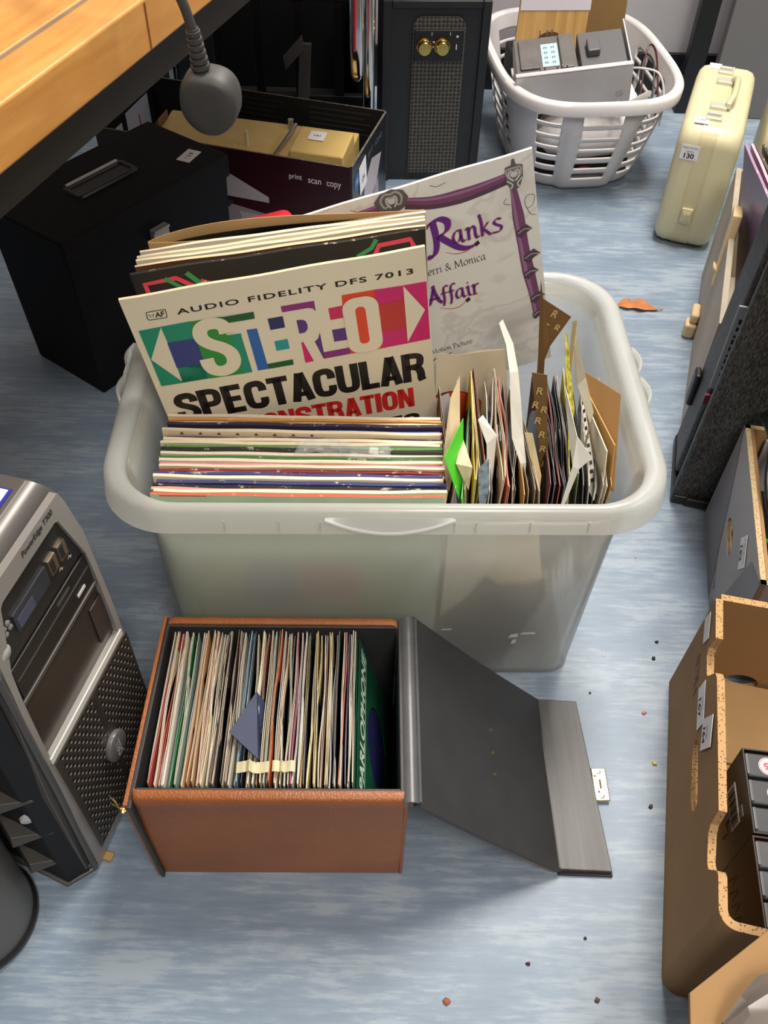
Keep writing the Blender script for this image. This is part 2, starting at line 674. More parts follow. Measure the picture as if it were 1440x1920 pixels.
# heavy condensed capitals: (smooth?, points, width) strokes in a cell of height 1; and the advance
HV = .215
HEAVY = {
    'S': ([(1, [(.50, .66), (.49, .80), (.40, .885), (.29, .895), (.17, .86), (.115, .74), (.15, .62), (.30, .52), (.45, .42), (.495, .27), (.42, .13), (.30, .105), (.16, .13), (.10, .25), (.10, .36)], HV * .95)], .61),
    'P': ([(0, [(.11, 0), (.11, 1)], HV), (1, [(.1, .905), (.33, .90), (.455, .83), (.475, .68), (.44, .52), (.33, .465), (.1, .46)], HV * .9)], .60),
    'E': ([(0, [(.11, 0), (.11, 1)], HV), (0, [(.1, .905), (.49, .905)], .19), (0, [(.1, .51), (.45, .51)], .18), (0, [(.1, .095), (.50, .095)], .19)], .54),
    'C': ([(1, [(.485, .62), (.475, .78), (.41, .88), (.30, .895), (.17, .85), (.115, .70), (.11, .5), (.115, .30), (.17, .15), (.30, .105), (.41, .12), (.475, .22), (.485, .38)], HV * .95)], .60),
    'T': ([(0, [(.02, .905), (.54, .905)], .19), (0, [(.28, 0), (.28, .95)], HV)], .56),
    'A': ([(0, [(.10, 0), (.285, 1)], HV * .98), (0, [(.30, 1), (.485, 0)], HV * .98), (0, [(.16, .25), (.42, .25)], .16)], .585),
    'U': ([(1, [(.11, 1.0), (.11, .7), (.112, .32), (.16, .15), (.295, .105), (.43, .15), (.478, .32), (.48, .7), (.48, 1.0)], HV * .95)], .60),
    'L': ([(0, [(.11, 0), (.11, 1)], HV), (0, [(.1, .095), (.47, .095)], .19)], .49),
    'R': ([(0, [(.11, 0), (.11, 1)], HV), (1, [(.1, .905), (.33, .90), (.455, .84), (.475, .71), (.44, .57), (.33, .515), (.1, .51)], HV * .86), (1, [(.32, .50), (.43, .42), (.47, .25), (.475, .10), (.51, .0)], HV * .95)], .62),
    'D': ([(0, [(.11, 0), (.11, 1)], HV), (1, [(.1, .905), (.31, .90), (.45, .82), (.485, .62), (.485, .38), (.45, .18), (.31, .10), (.1, .095)], HV * .9)], .60),
    'M': ([(0, [(.10, 0), (.10, 1)], .19), (0, [(.12, 1), (.36, .1)], .17), (0, [(.36, .1), (.60, 1)], .17), (0, [(.62, 0), (.62, 1)], .19)], .74),
    'O': ([(1, [(.295, .895), (.17, .85), (.115, .70), (.11, .5), (.115, .30), (.17, .15), (.295, .105), (.42, .15), (.475, .30), (.48, .5), (.475, .70), (.42, .85), (.295, .895), (.17, .85)], HV * .95)], .60),
    'N': ([(0, [(.10, 0), (.10, 1)], .20), (0, [(.13, .97), (.45, .03)], .19), (0, [(.48, 0), (.48, 1)], .20)], .59),
    'I': ([(0, [(.11, 0), (.11, 1)], HV)], .23),
    'X': ([(0, [(.08, 0), (.48, 1)], HV), (0, [(.48, 0), (.08, 1)], HV)], .56),
    'F': ([(0, [(.11, 0), (.11, 1)], HV), (0, [(.1, .905), (.48, .905)], .19), (0, [(.1, .50), (.44, .50)], .18)], .51),
    ' ': ([], .25),
}


def heavy(s, w, h):
    v, f = [], []
    x = 0.0
    for ch in s:
        st, adv = HEAVY[ch]
        for sm, p, wd in st:
            a, b = ribbon([(q[0] + x, q[1]) for q in p], wd, None, 5, bool(sm))
            o = len(v)
            v += a
            f += [tuple(i + o for i in q) for q in b]
        x += adv
    return [(p[0] * w / x, 0, p[2] * h) for p in v], f


ORD = ['zeroth', 'first', 'second', 'third', 'fourth', 'fifth', 'sixth', 'seventh', 'eighth', 'ninth', 'tenth', 'eleventh', 'twelfth',
       'thirteenth', 'fourteenth', 'fifteenth', 'sixteenth', 'seventeenth', 'eighteenth', 'nineteenth', 'twentieth']


def ordinal(n):
    if n <= 20:
        return ORD[n]
    tens = {20: 'twenty', 30: 'thirty', 40: 'forty', 50: 'fifty', 60: 'sixty', 70: 'seventy'}[n // 10 * 10]
    if n % 10 == 0:
        return tens[:-1] + 'ieth'
    return tens + '-' + ORD[n % 10]


def plate_to(mb, outlines, d, mf, mk, ms, T=None):
    """plate with front (y=0), back (y=d) and rim materials"""
    v, f = plate(outlines, d)
    for fc in f:
        ys = [v[i][1] for i in fc]
        mi = mf if max(ys) < d * 0.2 else (mk if min(ys) > d * 0.8 else ms)
        mb_f.append((fc, mi))
    o = len(mb.v)
    mb.v += [tuple(T @ Vector(p)) if T is not None else p for p in v]
    for fc, mi in mb_f:
        mb.f.append(tuple(i + o for i in fc))
        mb.m.append(mi)
    mb_f.clear()


mb_f = []

# shared materials
BLACK = M('black_plastic', (24, 24, 26), 0.45, var=0.2, vscale=30)
MATT_BLACK = M('matt_black', (17, 17, 19), 0.75, var=0.2, vscale=40, bump=0.1)
DARKGREY = M('dark_grey_plastic', (58, 57, 56), 0.45, var=0.08, vscale=60)
STEEL = M('brushed_steel', (190, 190, 190), 0.3, 1.0)
CHROME = M('chrome', (215, 212, 208), 0.08, 1.0)
BRASS = M('brass', (214, 186, 120), 0.25, 1.0)
PAPER = M('white_paper', (232, 232, 236), 0.7)
INK = M('black_ink', (26, 24, 24), 0.7)
REDINK = M('red_ink', (206, 52, 58), 0.6)
VINYL = M('record_vinyl', (18, 18, 19), 0.28)

# ------------------------------------------------------------------ the room
mb = MB().box((-2.6, -1.6, -0.05), (2.6, 2.46, 0))
struct('floor', mb, floor_material(), smooth=False)
mb = MB().box((-2.6, 2.42, 0), (2.6, 2.5, 2.6))
struct('wall_back', mb, M('wall_paint', (176, 172, 176), 0.85, var=0.05, vscale=5), smooth=False)
mb = MB().box((-2.6, 2.405, 0), (2.6, 2.42, 0.1))
struct('baseboard_back', mb, M('black_skirting', (22, 22, 25), 0.4), smooth=False)


def sticker(name, T, w, h, parent, lines=(), mat=None, ink=None):
    """paper label: T maps its xz face; lines are (text, x, z, width, height, bold) in fractions"""
    mb = MB().box((0, -0.0004, 0), (w, 0, h), 0)
    for t, x, z, tw, thh, bd in lines:
        mb.merge(text(t, tw * w, thh * h, bd), 1, Matrix.Translation((x * w, -0.0006, z * h)))
    me = MB()
    me.add(mb.v, mb.f, 0, T)
    me.m = list(mb.m)
    return obj(name, me, [mat or PAPER, ink or INK], parent, smooth=False)


# ------------------------------------------------------------------ wooden table, top left
TD = Vector((0.292, 0.9564, 0))
TN = Vector((-0.9564, 0.292, 0))
TT = frame((-0.2729, 0.6254, 0), TD, TN)
table = thing('table', 'wooden-topped table with black frame at the upper left', 'table', (-0.2729, 0.6254, 0), (0, 0, math.atan2(TD.y, TD.x)))
WOOD = wood_material('table_beech', (190, 128, 58), (212, 154, 82), 5, (2, 12, 12), 0.38)
mb = MB().box((-0.9, 0.0, 0.717), (1.5, 0.0425, 0.76)).box((-0.9, 0.0465, 0.717), (1.5, 0.75, 0.76))
mb.box((-0.9, 0.04, 0.717), (1.5, 0.05, 0.7585), 1)
top = obj('tabletop', mb, [WOOD, M('seam_dark', (120, 100, 78), 0.7)], table, bevel=0.003)
mb = MB().box((0.2055, -0.0006, 0.719), (0.2075, 0.001, 0.757))
obj('edge_joint', mb, M('joint_line', (126, 72, 24), 0.7), table, smooth=False)
mb = MB().box((-0.85, 0.02, 0.675), (1.45, 0.05, 0.7165)).box((-0.85, 0.69, 0.655), (1.45, 0.72, 0.7165)).box((1.42, 0.05, 0.655), (1.45, 0.69, 0.7165)).box((-0.85, 0.05, 0.655), (-0.82, 0.69, 0.7165))
obj('apron', mb, M('table_frame_black', (34, 29, 24), 0.6), table, smooth=False)
for lx, ly in ((1.267, 0.16), (1.4, 0.68), (-0.84, 0.05), (-0.84, 0.68)):
    mb = MB().tube([(lx, ly, 0.0), (lx, ly, 0.70)], 0.0125, 20)
    obj('leg', mb, CHROME, table)

# polished bar hanging beside the chrome leg
mb = MB()
loops = []
for z, w in ((0.235, 0.004), (0.24, 0.009), (0.25, 0.012), (0.3, 0.0135), (0.6, 0.0165), (0.655, 0.017)):
    loops.append(rrect(w, w * 0.6, w * 0.55, z, 5))
mb.loft(loops)
o = obj('chrome_bar', mb, CHROME)
o.location = (-0.079, 1.862, 0.012)
tag(o, 'polished chrome bar with rounded lower end hanging beside the chrome table leg', 'bar')

# ------------------------------------------------------------------ mains plug hanging over the table edge
pg = thing('mains_plug', 'dark grey three-pin mains plug hanging upside down by its cable', 'plug', (-0.161, 0.8, 0.6865), (0.10, 0.06, -0.12))
PLUG = M('plug_rubber', (64, 62, 59), 0.55, var=0.06, vscale=80, bump=0.06, bscale=900)
loops = []
for y, k in ((-0.019, 0.55), (-0.0185, 0.8), (-0.016, 0.93), (-0.010, 1.0), (0.006, 1.0), (0.009, 0.97), (0.010, 0.9)):
    ol = []
    for a in range(40):
        t = 2 * math.pi * a / 40
        cx, sz = math.cos(t), math.sin(t)
        px = abs(cx) ** 0.75 * math.copysign(1, cx) * 0.0255
        pz = abs(sz) ** 0.8 * math.copysign(1, sz) * 0.0275
        if pz < 0:
            px *= 1 - 0.30 * (pz / 0.0275) ** 2
        ol.append((px * k, y, pz * k + 0.002))
    loops.append(ol)
mb = MB().loft(loops)
obj('plug_body', mb, PLUG, pg, ang=60)
mb = MB()
prof = []
for i in range(7):
    z = 0.026 + i * 0.0055
    prof += [(0.0085 - i * 0.0004, z), (0.0085 - i * 0.0004, z + 0.0032), (0.0064 - i * 0.0002, z + 0.0034), (0.0064 - i * 0.0002, z + 0.0052)]
mb.lathe(prof, 20, 0, Matrix.Translation((-0.002, -0.004, 0)) @ Matrix.Rotation(-0.12, 4, 'Y'))
obj('strain_relief', mb, PLUG, pg)
mb = MB()
for dx in (-0.011, 0.011):
    mb.box((dx - 0.0032, 0.010, -0.016), (dx + 0.0032, 0.0275, -0.012))
mb.box((-0.002, 0.010, 0.004), (0.002, 0.032, 0.012))
obj('pin', mb, BRASS, pg, smooth=False)
mb = MB().tube(smooth_path([(-0.0095, -0.004, 0.062), (-0.016, -0.004, 0.085), (-0.029, -0.003, 0.108), (-0.045, -0.002, 0.125), (-0.068, 0.002, 0.136), (-0.10, 0.012, 0.132), (-0.16, 0.03, 0.105), (-0.3, 0.05, 0.103), (-0.42, 0.0, 0.103)], 6), 0.0042, 12)
obj('cable', mb, PLUG, pg)

# ------------------------------------------------------------------ black lidded box under the table
CABM = M('black_leatherette', (14, 12, 17), 0.75, spec=0.25, var=0.15, vscale=40, bump=0.12, bscale=500)
cab = thing('file_box', 'black lidded file box with a recessed silver-edged lid handle under the table', 'box', (-0.4815, 1.168, 0), (0, 0, math.atan2(0.814, 0.581)))
W, D, HT = 0.353, 0.19, 0.30
mb = MB().hexa([(0.012, 0.012, 0), (W - 0.012, 0.012, 0), (W - 0.012, D - 0.01, 0), (0.012, D - 0.01, 0), (0.004, 0.004, HT - 0.03), (W - 0.004, 0.004, HT - 0.03), (W - 0.004, D - 0.004, HT - 0.03), (0.004, D - 0.004, HT - 0.03)])
obj('body', mb, CABM, cab, bevel=0.003)
mb = MB().box((0, 0, HT - 0.042), (W, D, HT - 0.002))
lid = obj('lid', mb, CABM, cab, bevel=0.004)
mb = MB().loft([rrect(0.062, 0.024, 0.008, HT - 0.0019, 4, 0.165, 0.10), rrect(0.060, 0.022, 0.007, HT + 0.0010, 4, 0.165, 0.10), rrect(0.054, 0.016, 0.005, HT + 0.0010, 4, 0.165, 0.10), rrect(0.052, 0.014, 0.005, HT - 0.0015, 4, 0.165, 0.10)])
hd = obj('handle_recess', mb, BLACK, lid)
mb = MB().box((0.112, 0.118, HT + 0.0005), (0.218, 0.1225, HT + 0.004))
obj('silver_trim', mb, M('satin_silver', (206, 206, 206), 0.4), hd, bevel=0.001)
mb = MB().box((0.108, 0.078, HT + 0.0005), (0.212, 0.082, HT + 0.0025))
obj('front_lip', mb, BLACK, hd, bevel=0.001)
mb = MB().box((0.165, -0.006, HT - 0.075), (0.198, 0.004, HT - 0.056)).box((0.165, -0.010, HT - 0.060), (0.198, -0.003, HT - 0.056))
obj('latch', mb, M('satin_latch', (168, 166, 162), 0.4, 0.4), cab, bevel=0.001)
sticker('lot_label', frame((0.29, 0.028, HT - 0.0017), (1, 0.25, 0), (0, 0, -1), (-0.25, 1, 0)), 0.04, 0.024, cab, [('1 3 8', .25, .35, .5, .3, .02)])

# ------------------------------------------------------------------ printer carton with the beige gadget
pb = thing('printer_carton', 'black open-topped printer carton printed print scan copy', 'carton', (-0.586, 1.735, 0), (0, 0, math.atan2(-0.251, 0.968)))
W, D, HT = 0.525, 0.243, 0.2
CARTB = M('carton_black_print', (17, 14, 17), 0.3, var=0.3, vscale=6)
CARTR = M('carton_maroon_print', (48, 14, 22), 0.32, var=0.35, vscale=5)
CARTI = M('carton_inside_black', (20, 19, 20), 0.6)
CARTE = M('worn_carton_edge', (112, 104, 96), 0.9, var=0.6, vscale=160)
t = 0.004
mb = MB()
plate_to(mb, [[(0, 0), (W, 0), (W, HT), (0, HT)]], t, 0, 2, 3)
obj('front_wall', mb, [CARTR, CARTR, CARTI, CARTE], pb, smooth=False)
mb = MB()
plate_to(mb, [[(0, 0), (D, 0), (D, HT), (0, HT)]], t, 0, 2, 3, frame((W, 0, 0), (0, 1, 0), (-1, 0, 0), (0, 0, 1)))
rw = obj('right_wall', mb, [M('carton_navy_print', (20, 24, 34), 0.3), CARTR, CARTI, CARTE], pb, smooth=False)
mb = MB()
plate_to(mb, [[(0, 0), (W, 0), (W, HT), (0, HT)]], t, 2, 0, 3, Matrix.Translation((0, D - t, 0)))
obj('back_wall', mb, [CARTB, CARTR, CARTI, CARTE], pb, smooth=False)
mb = MB()
plate_to(mb, [[(0, 0), (D, 0), (D, HT), (0, HT)]], t, 2, 0, 3, frame((t, 0, 0), (0, 1, 0), (-1, 0, 0), (0, 0, 1)))
obj('left_wall', mb, [CARTB, CARTR, CARTI, CARTE], pb, smooth=False)
mb = MB().box((t, t, 0), (W - t, D - t, 0.005))
obj('base_panel', mb, CARTI, pb, smooth=False)
# printing on the outside: words, the pictured printer, the badge on the end
WHT = M('white_print', (214, 208, 206), 0.5)
mb = MB()
for s, x, w in (('print', 0.400, 0.026), ('scan', 0.438, 0.026), ('copy', 0.475, 0.029)):
    mb.merge(text(s, w, 0.0135 if s != 'scan' else 0.009, 0.01), 0, Matrix.Translation((x, -0.0008, 0.1565 if s == 'scan' else (0.1565 if s == 'print' else 0.152))))
obj('carton_lettering', mb, WHT, pb, smooth=False)
GP = M('printed_printer_grey', (150, 140, 146), 0.4)
GP2 = M('printed_printer_dark', (60, 54, 60), 0.4)
GP3 = M('printed_printer_light', (178, 170, 176), 0.4)
mb = MB()
Tq = Matrix.Translation((0.17, -0.0006, 0.0))
mb.flat([(0.0, 0.02), (0.175, 0.02), (0.175, 0.075), (0.0, 0.10)], 0, Tq)
mb.flat([(0.0, 0.115), (0.06, 0.148), (0.11, 0.148), (0.185, 0.112), (0.185, 0.10), (0.0, 0.103)], 2, Tq)
mb.flat([(0.01, 0.085), (0.10, 0.078), (0.11, 0.092), (0.02, 0.098)], 1, Matrix.Translation((0.17, -0.0009, 0.0)))
mb.flat([(0.12, 0.072), (0.13, 0.03), (0.165, 0.03), (0.165, 0.07)], 2, Matrix.Translation((0.17, -0.0009, 0.0)))
obj('printed_picture', mb, [GP, GP2, GP3], pb, smooth=False)
Tr = frame((W + 0.0006, 0, 0), (0, 1, 0), (-1, 0, 0), (0, 0, 1))
mb = MB()
mb.flat(circ(0.017, 28, 0.030, 0.158), 0, Tr)
mb.merge(text('hp', 0.017, 0.016, 0.0, 0.3), 1, Tr @ Matrix.Translation((0.0215, -0.0006, 0.150)))
mb.merge(text('JET 1050', 0.10, 0.016, 0.0), 2, Tr @ Matrix.Translation((0.10, -0.0004, 0.164)))
mb.flat([(0.075, 0.03), (0.13, 0.03), (0.20, 0.135), (0.13, 0.155), (0.08, 0.12)], 3, Tr)
mb.flat([(0.13, 0.02), (0.19, 0.02), (0.18, 0.09), (0.14, 0.08)], 4, Tr)
obj('end_print', mb, [M('badge_blue', (28, 92, 150), 0.4), WHT, M('dull_print', (96, 98, 104), 0.5), GP3, GP], pb, smooth=False)
sticker('lot_label', frame((W + 0.0012, 0.05, 0.118), (0, 1, 0.15), (-1, 0, 0)), 0.045, 0.06, pb, [('139', .3, .3, .4, .2, .02)])
mb = MB()
for i in range(5):
    mb.box((0.16, D - t - 0.0008, 0.186 - i * 0.011), (0.30 - 0.01 * (i % 3), D - t + 0.0005, 0.188 - i * 0.011), 0)
    mb.box((0.36, D - t - 0.0008, 0.186 - i * 0.011), (0.49 - 0.012 * (i % 2), D - t + 0.0005, 0.188 - i * 0.011), 0)
obj('inner_print', mb, M('dim_print', (52, 50, 50), 0.6), pb, smooth=False)
mb = MB().box((t, 0.115, 0.03), (t + 0.001, 0.215, 0.175)).box((t, 0.012, 0.05), (t + 0.001, 0.095, 0.165))
mb.box((t + 0.001, 0.165, 0.125), (t + 0.0016, 0.169, 0.15), 1)
obj('inner_label', mb, [M('blue_white_paper', (196, 204, 224), 0.6), REDINK], pb, smooth=False)

BEI = M('beige_plastic', (214, 182, 112), 0.42, var=0.06, vscale=30)
bg = thing('label_embosser', 'long beige plastic desk gadget with steel arm lying in the printer carton', 'gadget', (-0.586, 1.735, 0.006), (0, 0, math.atan2(-0.251, 0.968)))
TB = Matrix.Translation((0.09, 0.045, 0.0)) @ Matrix.Rotation(R(2), 4, 'Z')
mb = MB().hexa([TB @ Vector(p) for p in [(0, 0, 0.05), (0.40, 0, 0.05), (0.40, 0.12, 0.05), (0, 0.12, 0.05), (0, 0.01, 0.155), (0.40, 0.0, 0.16), (0.40, 0.12, 0.172), (0, 0.12, 0.168)]])
obj('base', mb, BEI, bg, bevel=0.003)
mb = MB().hexa([TB @ Vector(p) for p in [(0.29, -0.008, 0.11), (0.405, -0.008, 0.11), (0.405, 0.085, 0.11), (0.29, 0.085, 0.11), (0.292, -0.004, 0.182), (0.40, -0.004, 0.182), (0.40, 0.08, 0.192), (0.292, 0.08, 0.192)]])
obj('head', mb, BEI, bg, bevel=0.004)
mb = MB().hexa([TB @ Vector(p) for p in [(0.0, -0.026, 0.12), (0.235, -0.028, 0.12), (0.235, -0.004, 0.12), (0.0, 0.0, 0.12), (0.0, -0.022, 0.178), (0.235, -0.026, 0.176), (0.235, -0.016, 0.178), (0.0, -0.012, 0.180)]])
obj('guide_rail', mb, BEI, bg, bevel=0.003)
mb = MB().tube([TB @ Vector(p) for p in [(0.238, -0.022, 0.172), (0.264, -0.024, 0.172), (0.272, -0.005, 0.180), (0.283, 0.075, 0.194)]], 0.004, 8)
mb.box((0.238, -0.026, 0.13), (0.276, -0.020, 0.174), 0, TB)
obj('steel_arm', mb, STEEL, bg)
mb = MB()
mb.tube([TB @ Vector((0.195, 0.03, 0.16)), TB @ Vector((0.195, 0.03, 0.19))], 0.0035, 10)
obj('peg', mb, M('cream_peg', (226, 216, 190), 0.5), bg)
mb = MB().tube([TB @ Vector((0.262, 0.105, 0.168)), TB @ Vector((0.262, 0.105, 0.188))], 0.006, 12)
obj('screw', mb, STEEL, bg)
sticker('lot_label', TB @ frame((0.318, 0.035, 0.1885), (1, 0, 0), (0, 0, -1), (0, 1, 0.09)), 0.032, 0.03, bg, [('141', .3, .4, .4, .2, .02)])
mb = MB().hexa([TB @ Vector(p) for p in [(-0.045, 0.05, 0.10), (0.0, 0.045, 0.12), (0.0, 0.10, 0.12), (-0.045, 0.08, 0.10), (-0.03, 0.06, 0.14), (0.0, 0.05, 0.18), (0.0, 0.10, 0.18), (-0.02, 0.085, 0.15)]])
obj('lever_end', mb, M('amber_plastic', (128, 100, 60), 0.5), bg, bevel=0.003)

# ------------------------------------------------------------------ dark gear beyond the carton
cx0, cx1 = -0.47, -0.07
mb = MB().box((cx0, 2.12, 0), (cx1, 2.36, 0.02)).box((cx0, 2.34, 0.02), (cx1, 2.36, 0.34)).box((cx0, 2.14, 0.02), (cx0 + 0.02, 2.34, 0.34)).box((cx1 - 0.02, 2.14, 0.02), (cx1, 2.34, 0.34)).box((cx0, 2.12, 0.02), (cx1, 2.14, 0.10))
for i in range(4):
    mb.box((cx0 + 0.06 + i * 0.09, 2.122, 0.1), (cx0 + 0.08 + i * 0.09, 2.136, 0.3))
mb.box((cx0, 2.12, 0.3), (cx1, 2.14, 0.34))
o = obj('plastic_crate', mb, BLACK, bevel=0.003)
tag(o, 'black slatted crate in the shade beneath the far end of the table', 'crate')
mb = MB().hexa([(-0.235, 1.99, 0.21), (-0.195, 2.0, 0.25), (-0.195, 2.012, 0.25), (-0.235, 2.002, 0.21), (-0.24, 1.99, 0.235), (-0.2, 2.0, 0.275), (-0.2, 2.012, 0.275), (-0.24, 2.002, 0.235)])
mb.hexa([(-0.225, 2.0, 0.0), (-0.2, 2.0, 0.0), (-0.2, 2.01, 0.0), (-0.225, 2.01, 0.0), (-0.205, 2.0, 0.26), (-0.18, 2.0, 0.26), (-0.18, 2.01, 0.26), (-0.205, 2.01, 0.26)])
o = obj('metal_bracket', mb, M('grey_painted_metal', (92, 92, 94), 0.5, 0.2), bevel=0.001)
tag(o, 'bent grey metal bracket standing in front of the black crate', 'bracket')
# red thing glimpsed behind the tub
mb = MB().loft([rrect(0.06, 0.05, 0.012, z, 5) for z in (0, 0.29)] + [rrect(0.055, 0.045, 0.01, 0.30, 5), rrect(0.03, 0.02, 0.01, 0.308, 5)])
o = obj('red_canister', mb, M('red_plastic', (214, 38, 52), 0.35), bevel=0.002)
o.location = (-0.19, 1.22, 0)
o.rotation_euler = (0, 0, 0.5)
tag(o, 'red plastic container top glimpsed between black file box and marbled sleeve', 'container')

# ------------------------------------------------------------------ speaker
SPK = M('speaker_vinyl', (23, 25, 28), 0.5, var=0.15, vscale=30, bump=0.15, bscale=500)
sp = thing('loudspeaker', 'black loudspeaker with two gold knobs above a patterned grille', 'loudspeaker', (-0.0303, 1.925, 0), (0, 0, R(4)))
W, D, HT = 0.215, 0.2, 0.375
mb = MB().box((0, 0.006, 0), (W, D, HT)).box((0, 0, 0), (0.018, 0.01, HT)).box((W - 0.018, 0, 0), (W, 0.01, HT)).box((0.018, 0, HT - 0.014), (W - 0.018, 0.01, HT))
obj('cabinet', mb, SPK, sp, bevel=0.002)
# grille cloth: dotted weave
gm = bpy.data.materials.new('dotted_grille')
gm.use_nodes = True
nt = gm.node_tree
b = nt.nodes['Principled BSDF']
tc = nt.nodes.new('ShaderNodeTexCoord')
vo = nt.nodes.new('ShaderNodeTexVoronoi')
vo.inputs['Scale'].default_value = 125
vo.inputs['Randomness'].default_value = 0.12
nt.links.new(tc.outputs['Object'], vo.inputs['Vector'])
rp = nt.nodes.new('ShaderNodeValToRGB')
rp.color_ramp.elements[0].position, rp.color_ramp.elements[1].position = 0.28, 0.5
rp.color_ramp.elements[0].color = (*lin((20, 19, 18)), 1)
rp.color_ramp.elements[1].color = (*lin((84, 80, 72)), 1)
nt.links.new(vo.outputs['Distance'], rp.inputs[0])
nt.links.new(rp.outputs[0], b.inputs['Base Color'])
b.inputs['Roughness'].default_value = 0.6
mb = MB()
x0, x1, zt = 0.061, 0.166, 0.345
ol = [(x0, 0.02), (x1, 0.02), (x1, zt - 0.02)] + [(x1 - 0.02 + 0.02 * math.cos(R(a)), zt - 0.02 + 0.02 * math.sin(R(a))) for a in range(0, 91, 15)] + [(x0 + 0.02 + 0.02 * math.cos(R(a)), zt - 0.02 + 0.02 * math.sin(R(a))) for a in range(90, 181, 15)]
mb.prism(ol, 0.006, 0, Matrix.Translation((0, 0.001, 0)))
obj('grille', mb, gm, sp, smooth=False)
mb = MB().box((0.064, -0.003, 0.262), (0.163, 0.002, 0.322))
pan = obj('control_panel', mb, M('control_plate', (14, 14, 15), 0.4), sp, bevel=0.001)
for kx in (0.084, 0.120):
    mb = MB().lathe([(0.016, 0.0), (0.016, 0.004), (0.0135, 0.005), (0.0135, 0.016), (0.012, 0.018), (0.0, 0.0182)], 28, 0, frame((kx, -0.003, 0.292), (1, 0, 0), (0, 0, 1), (0, -1, 0)))
    obj('knob', mb, M('gold_knob', (196, 168, 96), 0.25, 1.0), pan)
mb = MB()
for x, z, w, h in ((0.148, 0.308, 0.004, 0.004), (0.148, 0.285, 0.002, 0.010), (0.1015, 0.298, 0.003, 0.003), (0.1015, 0.289, 0.002, 0.002), (0.098, 0.312, 0.001, 0.006), (0.135, 0.312, 0.001, 0.006)):
    mb.box((x, -0.0036, z), (x + w, -0.003, z + h))
obj('panel_marks', mb, WHT, pan, smooth=False)
sticker('lot_label', frame((0.115, 0.02, HT + 0.0005), (1, 0, 0), (0, 0, -1), (0, 1, 0)), 0.04, 0.025, sp, [('136', .3, .3, .4, .3, .02)])
sticker('lot_label', frame((0.165, 0.012, HT + 0.0005), (1, -0.2, 0), (0, 0, -1), (0.2, 1, 0)), 0.036, 0.028, sp, [('137', .3, .3, .4, .3, .02)])

# ------------------------------------------------------------------ laundry basket and its load
BKX, BKY = 0.395, 2.09
bk = thing('laundry_basket', 'pale grey plastic laundry basket with slotted sides, full of parts', 'basket', (BKX, BKY, 0), (0, 0, R(8)))
BASK = M('basket_plastic', (204, 200, 200), 0.4, var=0.05, vscale=12)
HB = 0.225
NA, NZ = 240, 56


def bask_pt(t, z, off=0.0):
    """superellipse ring at angle t: waist narrower than the rim, front panel pushed out"""
    k = z / HB
    hx = 0.135 + 0.048 * k ** 0.8 + off
    hy = 0.165 + 0.08 * k ** 0.8 + off
    if k < 0.08:
        q = 1 - (1 - k / 0.08) ** 2 * 0.06
        hx, hy = hx * q, hy * q
    c, s = math.cos(t), math.sin(t)
    e = 0.62
    x = hx * math.copysign(abs(c) ** e, c)
    y = hy * math.copysign(abs(s) ** e, s)
    if abs(s) > 0.3 and k < 0.86:
        a = abs(x) / hx
        w = 1 / (1 + math.exp((a - 0.42) * 45))
        y += math.copysign(0.012 * w * min(1, (0.86 - k) * 6), s)
    return (x, y, z)


mb = MB()
for j in range(NZ + 1):
    for i in range(NA):
        mb.v.append(bask_pt(2 * math.pi * i / NA, HB * j / NZ))


def in_hole(x, y, z):
    zz = (z - 0.03) / 0.028
    row = int(zz)
    if zz < 0 or row > 5:
        return False
    fr = zz - row
    if not 0.16 < fr < 0.86:
        return False
    hxk = abs(x) / (0.135 + 0.048 * (z / HB) ** 0.8)
    if abs(y) > 0.1:
        xx = abs(x)
        sc = 0.75 + 0.25 * z / HB
        if 0.006 * sc < xx < 0.047 * sc:
            return True
        if 0.088 * sc < xx < 0.138 * sc and row >= 0:
            return True
        return False
    yy = abs(y)
    return 0.008 < yy % 0.05 < 0.042 and yy < 0.1


for j in range(NZ):
    for i in range(NA):
        a, b2 = j * NA + i, j * NA + (i + 1) % NA
        q = [mb.v[k] for k in (a, b2, b2 + NA, a + NA)]
        cx, cy, cz = [sum(p[d] for p in q) / 4 for d in range(3)]
        if not in_hole(cx, cy, cz):
            mb.f.append((a, b2, b2 + NA, a + NA))
            mb.m.append(0)
mb.f.append(tuple(range(NA - 1, -1, -1)))
mb.m.append(0)
o = obj('basket_wall', mb, BASK, bk, solid=0.004, ang=50)
mb = MB()
ts = [2 * math.pi * i / 120 for i in range(120)]


def rim_loop(z, off):
    return [bask_pt(t, HB * 0.999, off)[:2] + (z,) for t in ts]


mb.loft([rim_loop(HB - 0.022, 0.012), rim_loop(HB - 0.022, 0.015), rim_loop(HB - 0.003, 0.016), rim_loop(HB + 0.002, 0.012), rim_loop(HB + 0.002, 0.0), rim_loop(HB - 0.002, -0.003), rim_loop(HB - 0.008, -0.003), rim_loop(HB - 0.008, 0.0105), rim_loop(HB - 0.022, 0.012)], 0, None, False, False)
obj('rim', mb, BASK, bk, ang=50)


def at_basket(px, py, pz, rz=0.0, rx=0.0, ry=0.0):
    return Matrix.Translation((BKX, BKY, 0)) @ Matrix.Rotation(R(8), 4, 'Z') @ Matrix.Translation((px, py, pz)) @ Euler((rx, ry, rz)).to_matrix().to_4x4()


